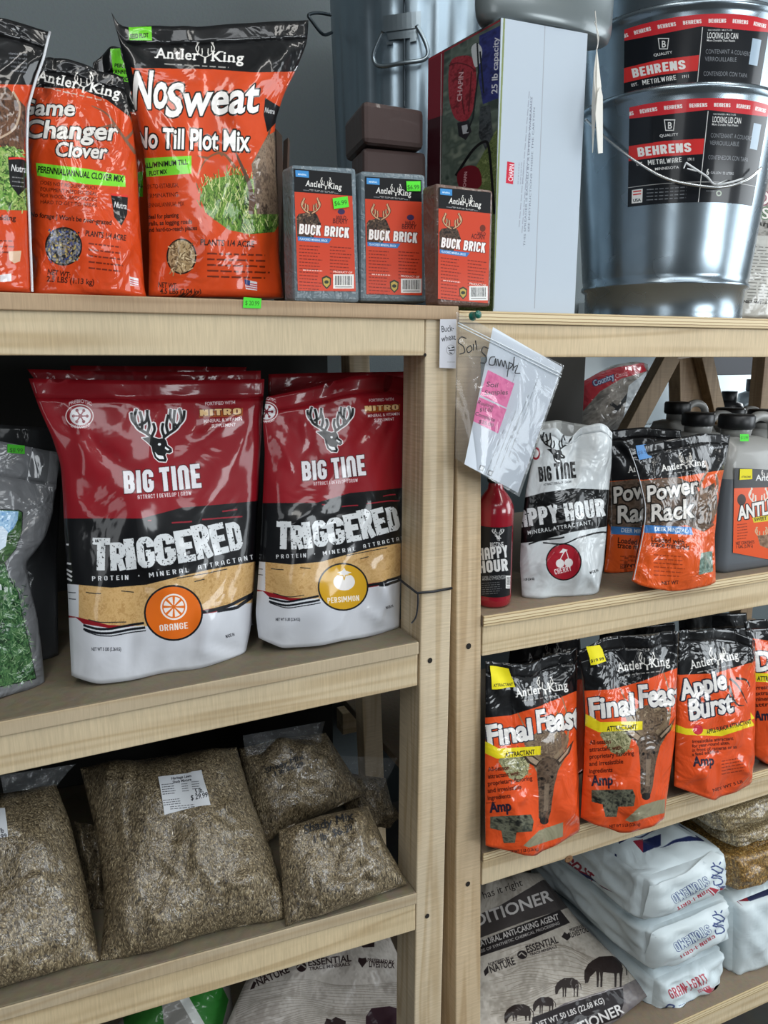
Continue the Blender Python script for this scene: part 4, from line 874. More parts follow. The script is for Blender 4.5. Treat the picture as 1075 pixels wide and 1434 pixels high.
# ------------------------------------------------------------------ white carton
c0 = at(690, 440, .047); c0[2] = ZTr+.0006; wdir = hdir(3275); ddir = hdir(-141)
tW = along(c0, wdir, 803.5); p1 = c0+wdir*tW
def up_to(p, py):
    lo, hi = 0, 1.0
    for _ in range(40):
        m = (lo+hi)/2
        if proj(p+np.array([0, 0, m]))[1] > py: lo = m
        else: hi = m
    return lo
hb = up_to(c0, 25); topc = c0+np.array([0, 0, hb]); tD = along(topc, ddir, 600)
P = [c0, p1, p1+np.array([0, 0, hb]), topc]; P8 = P+[p+ddir*tD for p in P]
M_card = plain('white_card', '#b9c4d0', .5, noise=.06)
o = hexa('spreader_box', P8, M_card, None, bevel=.0012); T(o, 'tall white carton for a hand spreader with photo printed side, between bricks and pails', 'box')
nn = np.array([wdir[1], -wdir[0], 0])*.0006
def art_front(c):
    c.strokes([[(763, 30), (748, 432)]], '#9aa0ab', 1.2); c.strokes([[(706, 22), (690, 432)]], '#7d8a5a', 2.5)
    c.strokes([[(741+i*4-j*.9, 128+i*8+j*12), (740+i*4-j*.9, 138+i*8+j*12)] for i in range(2) for j in range(16)], '#8f95a4', 1.1, .8)
    c.text('THIS SPREADER IS BACKED BY A LIMITED WARRANTY', (735, 345), (745, 135), 2.6, '#6d7383', bold=0); c.text('SEE INSTRUCTIONS INSIDE THE CARTON', (741, 325), (749, 150), 2.4, '#6d7383', bold=0)
    c.poly([(710, 226), (720, 228), (718, 258), (708, 256)], '#c5243c'); c.text('CHAPIN', (717.5, 254), (719.5, 230), 6, '#eeeef2')
    c.lines((725, 258), (727, 222), (3.4, 0), 3, 1, '#8f95a4')
flat('printed_front', [p+nn for p in P], '#b7c3cf', art_front, o, rough=.42)
def art_side(c):
    c.poly([(590, 0), (640, 30), (640, 300), (590, 300)], '#7c1d2c'); c.poly([(594, 170), (624, 160), (620, 300), (590, 300)], '#3a141c')
    c.poly([(622, 60), (712, 10), (700, 440), (612, 440)], '#5f6b60', tex=c.mix(['#3c4842', '#66736a', '#4d5a52', '#7a8578'], (30, 14, 6)))
    c.poly([(630, 300), (668, 230), (712, 150), (700, 440), (612, 440)], '#5e6f3f', tex=c.mix(['#3d4d2c', '#6f7f4c', '#526238', '#85925f'], (12, 4, 1.6)))
    c.poly([(671, 50), (708, 32), (706, 135), (690, 140), (676, 146), (670, 110)], '#2a2f6e', tex=c.mix(['#23275a', '#343a80', '#2a2f6e'], (12, 6, 3))); c.text('25 lb capacity', (696, 131), (698, 52), 8, '#e6e8ee', up=(-1, .1))
    c.poly(spline([(630, 88), (646, 78), (662, 82), (667, 110), (664, 146), (656, 166), (644, 170), (634, 160), (628, 130)], 5, closed=True), '#8e2531', tex=c.mix(['#6e1823', '#a83542', '#861f2b'], (9, 4, 2)))
    c.strokes([spline([(628, 92), (640, 88), (656, 92), (666, 100)], 4), spline([(648, 96), (646, 128), (650, 160)], 4), spline([(660, 100), (658, 130), (656, 156)], 4)], '#5c131d', 1.6); c.text('CHAPIN', (646, 142), (649, 100), 6.5, '#d9b4ba', up=(-1, .1))
    c.poly([(640, 172), (656, 168), (660, 184), (652, 196), (642, 190)], '#2b2a30'); c.poly([(646, 176), (654, 174), (656, 186), (648, 188)], '#b9bec4')
    c.poly(spline([(660, 66), (668, 60), (675, 70), (672, 88), (665, 94), (661, 80)], 4, closed=True), '#cfd4d8'); c.strokes([[(668, 60), (670, 100), (662, 165), (654, 185)], [(672, 72), (677, 130)]], '#1c2024', 2.2)
    c.poly([(672, 150), (686, 146), (690, 190), (680, 210), (670, 190)], '#30363a', tex=c.mix(['#20262a', '#4a5054', '#30363a'], (8, 4, 2)))
    c.strokes([spline([(638, 246), (652, 224), (664, 208), (676, 199), (683, 202), (687, 232), (692, 300)], 5)], '#0f1215', 3.6)
    c.poly(spline([(640, 244), (654, 232), (670, 236), (674, 258), (660, 268), (644, 264)], 4, closed=True), '#6d1925'); c.text('CHAPIN', (652, 262), (654, 240), 4, '#d9b4ba', up=(-1, .1)); c.strokes([[(618, 60), (616, 300)]], '#c9c6c4', 1)
    c.strokes([[(712, 22), (600, 84)]], '#9b2434', 2)
nd = np.array([-ddir[1], ddir[0], 0])*.0006
L4 = [P8[4]+nd, P8[0]+nd, P8[3]+nd, P8[7]+nd]
flat('printed_side', L4, '#5f6a5c', art_side, o, rough=.3, coat=.4)
# ------------------------------------------------------------------ galvanised pails
ZN = zinc(); Yp = .20
ax = at(925, 440, Yp); ax[2] = ZTr
def dpt(p): return (p-CAM_C)@F_
rb = 105/FPX*dpt(ax)*.985
axt = ax+np.array([0, 0, up_to(ax, 165)]); hp = axt[2]-ax[2]; rt = 137/FPX*dpt(axt)*.985
def pail(cz, label, art_c, n_lab, handle=True, desc=''):
    c = (ax[0], ax[1], cz)
    def R(z): return rb+(rt-rb)*z/hp
    prof = [(.001, .004), (R(0)-.003, .004), (R(0), .0), (R(0)+.001, .004), (R(.003), .012), (R(.01)+.0002, .05), (R(.05)+.003, .054), (R(.05)+.003, .058), (R(.05), .062)]
    prof += [(R(z), z) for z in np.linspace(.07, hp-.02, 9)]
    prof += [(R(hp)-.0005, hp-.012), (R(hp)+.001, hp-.008), (R(hp)+.0045, hp-.005), (R(hp)+.0045, hp+.000), (R(hp)+.002, hp+.003), (R(hp)-.002, hp+.001)]
    prof += [(R(hp)-.004, hp-.01), (R(0)-.004, .01), (.001, .008)]
    o = lathe('metal_pail', prof, c, ZN, None, n=96, caps=False)
    T(o, desc, 'pail', 'stacked galvanised pails')
    return o, c, R
def cyl_label(o, c, R, px0, px1, py_top, py_bot, art, name='printed_label', off=.0008):
    # angles found from the photo columns
    def solve(px, z):
        best = None
        for a in np.linspace(-math.pi*1.0, 0, 721):
            p = np.array([c[0]+R(z-c[2])*math.cos(a), c[1]+R(z-c[2])*math.sin(a), z]); n = np.array([math.cos(a), math.sin(a), 0])
            if (CAM_C-p)@n < 0: continue
            e = abs(proj(p)[0]-px)
            if best is None or e < best[0]: best = (e, a)
        return best[1]
    pm = np.array([c[0], c[1]-R(hp*.8), c[2]])
    zt = pm[2]+up_to(pm, py_top); zb = pm[2]+up_to(pm, py_bot); zm = (zt+zb)/2; a0 = solve(px0, zm); a1 = solve(px1, zm)
    n, m = 40, 16; G = np.zeros((m+1, n+1, 3))
    for j in range(m+1):
        z = zb+(zt-zb)*j/m
        for i in range(n+1):
            a = a0+(a1-a0)*i/n; r = R(z-c[2])+off; G[j, i] = (c[0]+r*math.cos(a), c[1]+r*math.sin(a), z)
    sf = Surf(G); cvs = Canvas(sf, '#14171c', k=2.6); art(cvs, sf)
    l = mesh(name, G.reshape(-1, 3), gridfaces(n, m), printmat(name, cvs.image(name), .3, .5), o, smooth=True, uv=uvflat(n, m)); return sf
def lab_art(c, sf):
    g = lambda u, v: sf.ev(sf.P, np.array([[u, v]]))[0]
    W_ = '#e4e4e2'
    def q(u0, v0, u1, v1): return [g(u0, v0), g((u0+u1)/2, v0), g(u1, v0), g(u1, v1), g((u0+u1)/2, v1), g(u0, v1)]
    def tx(t, u0, u1, v, h, col=W_, **k):
        # follow the curve of the can: word placed in up to three pieces
        n = max(1, int((u1-u0)/.14)); 
        L = len(t); cuts = [round(i*L/n) for i in range(n+1)]
        for i in range(n):
            s = t[cuts[i]:cuts[i+1]]
            if s.strip(): c.text(s, g(u0+(u1-u0)*cuts[i]/L, v), g(u0+(u1-u0)*cuts[i+1]/L, v), h, col, **k)
    c.poly(q(0, .89, 1, 1.05), '#c42b33')
    for i in range(8): tx('BEHRENS', -.08+i*.155, .035+i*.155, .918, 5.6, bold=2)
    c.poly(q(-.02, .47, .50, .62), '#c8302f'); tx('BEHRENS', .07, .43, .495, 13, bold=2)
    tx('QUALITY', .21, .33, .66, 3.6); tx('METALWARE', .14, .37, .40, 7, bold=3); tx('EST.', .06, .11, .41, 4); tx('1911', .40, .45, .41, 4); tx('MINNESOTA', .19, .35, .34, 3.6)
    b = g(.27, .76); c.poly([b+np.array(p) for p in ((-8, -9), (8, -9), (6, 7), (-6, 7))], W_); c.poly([b+np.array(p) for p in ((-6.6, -7.6), (6.6, -7.6), (5, 5.6), (-5, 5.6))], '#14171c'); c.text('B', b+(-3, 4), b+(3.4, 4), 9, W_)
    c.strokes([[g(.505, 0), g(.505, .88)]], W_, 1); c.strokes([[g(0, .20), g(.25, .20)], [g(.25, .20), g(.5, .20)], [g(.5, .20), g(.75, .2)], [g(.75, .2), g(1, .20)]], '#b9b9b7', .9)
    tx('GALVANIZED / MULTI-USE', .54, .70, .845, 2); tx('LOCKING LID CAN', .54, .75, .775, 8); tx('More Durable Than Plastic', .54, .73, .745, 3)
    for t, v in (('CONTENANT A COUVERCLE', .63), ('VERROUILLABLE', .56), ('CONTENEDOR CON TAPA', .42)): tx(t, .54, .54+.017*len(t), v, 6, '#8b8f94', bold=0)
    tx('6', .54, .56, .27, 8); tx('GALLON  22 LITERS', .57, .75, .28, 3.4, '#b4b7ba')
    c.poly(q(.03, .03, .11, .17), W_); c.strokes([[g(.04, .15-.03*i), g(.10, .15-.03*i)] for i in range(2)], '#c8302f', 1.6); tx('USA', .042, .10, .045, 4, '#14171c')
    for i in range(4): c.lines(g(.14, .155-.035*i), g(.46, .155-.035*i), (0, 1), 1, 1.3, '#8b8f94')
    c.lines(g(.55, .14), g(.62, .14), (0, 4), 2, 1.2, '#8b8f94'); c.ell(g(.65, .09), 4, 4, '#b9c7b4'); c.ell(g(.65, .09), 2.2, 2.2, '#14171c')
    c.poly(q(.86, .55, .94, .80), '#9fb3c4'); 
o, cc, Rr = pail(ZTr+.0005, 1, None, 0, desc='galvanised pail at the bottom of the stack, wire bail hanging down its front')
lsf = cyl_label(o, cc, Rr, 880, 1064, 143, 284, lab_art)
zb0 = cc[2]
# bail of the lower pail
ea, eb = at(815, 172, .18), at(1078, 150, .14)
zc = zb0+hp-.02; e0 = np.array([ax[0]+(rt+.006)*math.cos(math.radians(190)), ax[1]+(rt+.006)*math.sin(math.radians(190)), zc]); e1 = np.array([ax[0]+(rt+.006)*math.cos(math.radians(-22)), ax[1]+(rt+.006)*math.sin(math.radians(-22)), zc])
def hit(r, c, rad, miss):
    ins = lambda t: (lambda p: (p[0]-c[0])**2+(p[1]-c[1])**2 <= rad(p)**2)(CAM_C+r*t)
    for t in np.linspace(.5, 2.2, 800):
        if ins(t):
            lo, hi = t-.0022, t
            for _ in range(14):
                m = (lo+hi)/2
                if ins(m): hi = m
                else: lo = m
            return CAM_C+r*hi
    return miss
def ongrip(px, py, off=.012):
    r = ray(px, py)
    # intersection with the cylinder around the pail
    return hit(r, ax, lambda p: Rr(min(max(p[2]-zb0, 0), hp))+off, at(px, py, Yp-rt))
bp = [ongrip(x, y) for x, y in ((820, 168), (835, 182), (858, 202), (890, 226), (930, 249), (970, 259), (1010, 262), (1045, 252), (1066, 235))]
bw = tube('bail', spline(bp, 6), .0021, plain('bail_wire', '#c4c8ca', .25, metal=.9), o)
zt_ = [ongrip(x, y, .016) for x, y in ((960, 228), (975, 238), (990, 248), (1000, 258), (1020, 256), (1040, 250))]
t_ = tube('twist_tie', spline(zt_, 4), .0016, plain('clear_tie', '#cfd3d6', .35), o)
for i, (a, b) in enumerate((((960, 228), (957, 236)), ((1004, 258), (1018, 252)), ((975, 240), (962, 236)))): tube('twist_tie_end', [ongrip(*a, .018), ongrip(*b, .02)], .001, plain('clear_tie', '#cfd3d6'), t_)
lift = up_to(np.array([ax[0], ax[1]-rt, zb0+hp]), 10)-0 if False else None
z_up = ax[2]+hp; 
dz = None
pz = np.array([ax[0], ax[1]-rt, zb0+hp]); py0 = proj(pz)[1]; lo = up_to(pz, py0-116); dz = lo
o2, cc2, R2 = pail(zb0+dz, 1, None, 0, desc='galvanised pail nested in the middle of the stack, upper half of its label showing')
cyl_label(o2, cc2, R2, 874, 1066, 27, 168, lab_art)
o3, cc3, R3 = pail(zb0+2*dz, 1, None, 0, desc='topmost nested galvanised pail, cut by the top of the photo')
# paper tags on a string at the left of the pails
M_tag = plain('tag_card', '#d8d6cf', .7)
tg = empty('hang_tag', tuple(at(835, 120, .03))); T(tg, 'pair of white card tags hanging on a string between the box and the pails', 'tag')
def tagleaf(ps, Y, dy):
    q = [at(x, y, Y+d) for (x, y), d in zip(ps, dy)]; n = np.array([.0006, -.0004, 0]); V = q+[p+n for p in q]; m = len(q)
    return child(mesh('tag_card', V, [tuple(range(m)), tuple(range(2*m-1, m-1, -1))]+[(i, i+m, (i+1) % m+m, (i+1) % m) for i in range(m)], M_tag), tg)
tagleaf([(835, 68), (841, 122), (834, 150), (829, 214), (828, 150), (831, 100)], .03, (0, 0, -.004, 0, .004, 0))
tagleaf([(840, 121), (843, 135), (843, 214), (837, 215), (833, 160), (836, 130)], .025, (0, .01, .012, 0, -.004, -.002))
child(tube('string', spline([at(833, 15, .03), at(835, 40, .03), at(837, 60, .03), at(835, 70, .03)], 5), .0006, M_tag), tg); child(tube('string', spline([at(835, 70, .03), at(838, 50, .03), at(832, 30, .035)], 5), .0005, M_tag), tg)
# ------------------------------------------------------------------ fluted refuse can
Yc = .42; ca = at(592, 250, Yc); rc = 128/FPX*dpt(ca)*.97; zc0 = ZTr+.001
def flute(a, k):
    z = cprof[k][1]
    if z < .03 or z > hfl: return 1
    s = min(1, (z-.03)/.03, (hfl-z)/.03)
    w = math.cos(a*22)
    return 1-.022*s*max(0, w)**.6
cz_top = ca.copy(); cz_top[2] = zc0; hfl = up_to(cz_top, 38); hcan = hfl+.07
zs = [0, .01, .03]+list(np.linspace(.04, hfl-.03, 10))+[hfl-.02, hfl-.01, hfl, hfl+.02, hfl+.05, hcan]
cprof = [(rc*(.90+.13*z/hcan), z) for z in zs]+[(rc*1.055, hcan+.002), (rc*1.055, hcan+.008), (rc*1.02, hcan+.01)]
ZN2 = zinc('galvanised_steel_blue', '#93a3ae', .36)
o = lathe('refuse_can', cprof, (ca[0], ca[1], zc0), ZN2, None, n=220, rf=flute); T(o, 'large fluted galvanised refuse can with a drop handle, behind the brown blocks', 'refuse can')
Yh = ca[1]-rc*1.0
def ch(px, py, d=0): return at(px, py, Yh-d)
def onc(px, py, off=.004):
    r = ray(px, py)
    return hit(r, ca, lambda p: rc*(.90+.13*min(max(p[2]-zc0, 0), hcan)/hcan)+off, ch(px, py))
def curved(nm, quad, mat, root, off=.003, n=8, th=.002):
    q = np.array(quad, float); V = []
    for o_ in (off, off-th):
        for j in range(n+1):
            for i in range(n+1):
                s, t = i/n, j/n; p = (q[3]*(1-s)+q[2]*s)*(1-t)+(q[0]*(1-s)+q[1]*s)*t; V.append(onc(p[0], p[1], o_))
    Fs = list(map(tuple, gridfaces(n, n)))+list(map(tuple, gridfaces(n, n, (n+1)**2, True)))
    return mesh(nm, V, Fs, mat, root, smooth=False)
M_steel = plain('bright_steel', '#8d9aa2', .3, metal=.9)
curved('handle_bracket', [(536, 22), (589, 15), (589, 38), (537, 45)], M_steel, o, .006, th=.006)
curved('bracket_tab', [(540, 42), (586, 36), (584, 52), (544, 56)], M_steel, o, .004, th=.003)
for x in (541, 574): curved('rivet_tab', [(x, 59 if x < 560 else 53), (x+9, 58 if x < 560 else 51), (x+9, 62 if x < 560 else 57), (x, 63 if x < 560 else 59)], M_steel, o, .006, th=.004)
tube('drop_handle', spline([onc(*p, .012) for p in ((536, 44), (524, 72), (524, 86), (534, 93), (565, 88), (592, 84), (599, 74), (594, 56), (583, 36))], 5), .0031, M_steel, o)
tube('side_seam', [onc(566, y, .002) for y in np.linspace(0, 150, 16)], .0016, plain('seam_dark', '#3a444b', .4, metal=.6), o)
tube('wire_loop', spline([onc(466, 46, .012)+(-.002, 0, 0), at(452, 48, Yc-.05), at(437, 30, Yc-.06), at(432, 21, Yc-.06), at(445, 18, Yc-.05), at(463, 21, Yc-.04)], 5), .0024, plain('dark_wire', '#3e464b', .4, metal=.8), o)
# ------------------------------------------------------------------ shallow metal tub resting on the carton
tt = at(764, 15, .075); topz = P8[3][2]+.0015
M_tub = plain('smoky_tub', '#70797b', .3, metal=.25, coat=.3)
rtb = 112/FPX*dpt(tt)
tp = [(.001, 0), (rtb*.90, 0), (rtb*.95, .003), (rtb*.985, .010), (rtb, .022), (rtb*1.01, .07), (rtb*1.03, .072), (rtb*1.03, .078), (rtb*.98, .078), (rtb*.97, .02), (.001, .004)]
o = lathe('shallow_tub', tp, (tt[0], tt[1], topz), M_tub, None, n=80, caps=False, sy=.36); T(o, 'grey shallow round tub resting on top of the white carton', 'tub')
# ------------------------------------------------------------------ clear seed bag at the far right of the top shelf
def art_de(c):
    c.poly([(1035, 320), (1140, 320), (1140, 445), (1030, 445)], '#b9b9b4'); c.poly([(1040, 245), (1160, 230), (1160, 330), (1040, 330)], '#8b8884', tex=c.mix(['#6d6a66', '#a3a19c', '#84807a']))
    c.text('DEER', (1057, 286), (1120, 290), 19, '#ded9d6', out=('#7c2744', 1.2)); c.text('Seed', (1066, 306), (1110, 308), 15, '#ded9d6', out=('#39633c', 1)); c.text('Annual', (1053, 312), (1110, 330), 8, '#33312f')
    c.lines((1046, 345), (1140, 350), (0, 4.6), 18, 1.2, '#4b4945', .7); c.text('NET WT. 1 LB (0.45 kg)', (1040, 424), (1110, 428), 4, '#1f1e1c')
o, sf = bag('seed_bag', [(1034, 444), (1036, 380), (1046, 300), (1052, 240)], [(1150, 448), (1152, 380), (1150, 300), (1148, 230)], ZTr, Y=.17, yaw=0, Th=.05, lean=4, seed=15, bg='#8f8c88', art=art_de, bump=.6, crinkle=.9, coat=.8)
T(o, 'grey printed seed bag at the right edge of the top shelf behind the pails', 'bag')
# ------------------------------------------------------------------ signs and small things on the timber
def paper(name, quad, Y, art, bg, label, cat, th=.0004, Ys=None):
    q = [at(x, y, (Ys or [Y]*4)[i]) for i, (x, y) in enumerate(quad)]   # TL TR BR BL
    o, sf = flat(name, [q[3], q[2], q[1], q[0]], bg, art, None, rough=.6, k=3)
    T(o, label, cat); return o, sf
def art_buck(c):
    H = '#1d1f24'
    c.text('Buck-', (618, 466), (636, 463), 9, H, bold=0, jit=.8, slant=.1, fat=.12); c.text('wheat', (618, 478), (638, 475), 8, H, bold=0, jit=.8, fat=.12)
    c.strokes([spline([(631+6*math.cos(a), 490+7*math.sin(a)) for a in np.linspace(0, 6.3, 9)], 3)], '#8d8f93', .7); c.strokes([[(627, 487), (630, 488)], [(632, 487), (636, 486)], [(628, 491), (636, 490)], [(629, 494), (633, 495)]], H, 1.4); c.strokes([[(626, 507), (637, 507)]], '#9c9ea2', .7)
paper('shelf_note', [(616, 447), (639, 447), (638, 516), (615, 515)], -.0055, art_buck, '#ccced6', 'small white handwritten card reading Buck-wheat on the middle post', 'note')
def art_tick(c): c.text('$ 20.99', (343, 427), (363, 428), 6, '#2a5a20', bold=0)
a4 = [at(x, y, -.0052) for x, y in ((340, 431), (365, 432), (366, 418), (341, 416))]
o, _ = flat('price_sticker', a4, '#4fd83a', art_tick, None, k=3.5); T(o, 'green price sticker on the edge of the top board under the tall orange pouch', 'sticker')
# zip bag with the soil-sample paper
o0 = at(660, 441, -.018)
bagroot = empty('sample_bag', tuple(at(662, 442, -.01))); T(bagroot, 'clear zip bag marked Soil Sample with paper and pink notes, pinned to the rail', 'bag')
def warpgrid(quad, Yf, n=14):
    q = np.array(quad, float); G = np.zeros((n+1, n+1, 3))
    for j in range(n+1):
        for i in range(n+1):
            s, t = i/n, j/n; p = (q[3]*(1-s)+q[2]*s)*(1-t)+(q[0]*(1-s)+q[1]*s)*t; G[j, i] = at(p[0], p[1], Yf(s, t))
    return G
def sheet(nm, quad, Yf, mat, root, n=14): 
    G = warpgrid(quad, Yf, n); return child(mesh(nm, G.reshape(-1, 3), gridfaces(n, n), mat, None, smooth=True, uv=uvflat(n, n)), root), Surf(G)
Yb_ = lambda s, t: -.010-.016*math.sin(math.pi*s)*(1-t)**.5-.006*math.sin(5*s+2*t)*(1-t)-.012*(1-t)*s
quadb = [(639, 437), (790, 512), (727, 696), (637, 660)]
FM = film('bag_film', '#eef3f6', .07, .10, .25, 18, .7)
_, bagsf = sheet('bag_front', [(639, 437), (790, 512), (727, 696), (637, 642)], lambda s, t: Yb_(s, t)-.004*math.sin(math.pi*s)*math.sin(math.pi*t)-.002, FM, bagroot, 24)
sheet('bag_back', [(639, 437), (790, 512), (727, 696), (637, 642)], lambda s, t: Yb_(s, t)+.004, FM, bagroot, 12)
def art_paper(c):
    c.strokes([], '#000000', 1)
    for i, (a, b) in enumerate((((712, 640), (757, 518)), ((700, 655), (745, 540)), ((689, 664), (722, 575)), ((680, 664), (712, 585)), ((726, 508), (716, 540)), ((707, 630), (737, 560)))):
        c.lines(a, b, (1, 1), 1, 1.1, '#8a9097', .7, i+2)
    for x, y in ((672, 651), (684, 658)): c.poly([(x, y), (x+6, y+2), (x+4, y+9), (x-2, y+7)], '#6c7177'); c.poly([(x+1, y+1.5), (x+5, y+3), (x+3.4, y+7.6), (x-.8, y+6)], '#d3d7dc')
    for q in ([(683, 518), (720, 537), (709, 571), (672, 553)], [(671, 556), (709, 573), (697, 607), (659, 588)]):
        c.poly(q, '#e2609f', tex=c.mix(['#dc5a99', '#ee76ae', '#e468a4'], (16, 9, 4)))
    H = '#251a24'
    for t, a_, b_, h_ in (('Soil', (680, 541), (697, 543), 7), ('Samples', (678, 553), (711, 552), 6.5), ('Routine', (668, 565), (690, 572), 5.2), ('$15.00', (671, 576), (689, 577), 5), ('Complete', (664, 581), (692, 591), 5.2), ('$25.00', (669, 592), (690, 598), 5)):
        c.text(t, a_, b_, h_, H, bold=0, jit=.4, slant=.1, fat=.1)
    c.strokes([[(688, 454), (660, 560)]], '#b9bec6', 1)
G = warpgrid([(690, 458), (787, 514), (725, 690), (650, 650)], lambda s, t: Yb_(.33+.67*s, t)-.0004)
sp = Surf(G); cp = Canvas(sp, '#cdd5df', k=3); art_paper(cp)
child(mesh('paper_sheet', G.reshape(-1, 3), gridfaces(14, 14), printmat('paper_sheet_print', cp.image('paper_sheet_print'), .6), None, smooth=True, uv=uvflat(14, 14)), bagroot)
# marker writing on the film: thin inked strokes standing just proud of it
inkm = plain('marker_ink', '#23262b', .5)
def word(ps, r=.0007):
    for l in ps:
        child(tube('marker_stroke', bagsf.pt(bagsf.inv(spline(l, 4)), .0012), r, inkm, bagroot, n=5), bagroot)
word([[(652, 474), (645, 472), (641, 479), (648, 485), (650, 493), (643, 496)], [(658, 484), (653, 488), (655, 494), (660, 490), (658, 484)], [(662, 482), (662, 491)], [(665, 477), (667, 490)],
      [(683, 488), (676, 486), (674, 493), (680, 500), (679, 508), (672, 508)], [(692, 500), (686, 501), (684, 510), (691, 511), (693, 502), (694, 512)], [(696, 503), (698, 513), (701, 504), (704, 514), (706, 505), (709, 517)], [(712, 507), (709, 528)], [(712, 508), (717, 511), (712, 517)], [(719, 500), (717, 519)], [(718, 515), (724, 512), (720, 522), (727, 523)]])
for k_, (a, b) in enumerate((((641, 452), (786, 524)), ((641, 456), (785, 528)))):
    child(tube('zip_track', [at(a[0]+(b[0]-a[0])*t, a[1]+(b[1]-a[1])*t, Yb_(t, .97)-.004) for t in np.linspace(0, 1, 12)], .0007, plain('zip_ridge', '#d7dee2', .3), bagroot), bagroot)
pc = at(663, 443, -.016)
o = lathe('push_pin', [(.0001, 0), (.0055, 0), (.0055, .002), (.0042, .003), (.0040, .009), (.0048, .010), (.0048, .012), (.0001, .014)], (0, 0, 0), plain('green_plastic', '#12695a', .3, coat=.5), None, n=20)
o.location = (pc[0], -.001-.0, pc[2]); o.location[1] = -.012; o.rotation_euler = (math.radians(80), 0, math.radians(12)); T(o, 'green push pin holding the clear zip bag at the top of the right rail', 'pin')
# cable tie round the middle post
zp = zat(590, 828)
xl = .4262; xr = xl+.0478
def tz(px, py): return at(px, py)[2]
L_ = [(xl-.0024, .068, tz(566, 820)-.006), (xl-.0024, .03, tz(577, 825)-.003), (xl-.0024, -.0026, tz(588, 829)), (xl+.02, -.0036, tz(600, 828)), (xr+.0005, -.003, tz(629, 823))]
ct = tube('cable_tie', L_, .0017, plain('black_tie', '#23262c', .4), None); T(ct, 'thin dark cable tie around the middle post with its tail hanging down', 'cable tie')
tube('tie_tail', spline([(xl-.002, -.004, tz(588, 829)), (xl-.002, -.004, tz(587, 845)), (xl-.004, -.003, tz(584, 862)), (xl-.010, -.002, tz(577, 872))], 5), .0011, plain('black_tie', '#23262c'), ct)
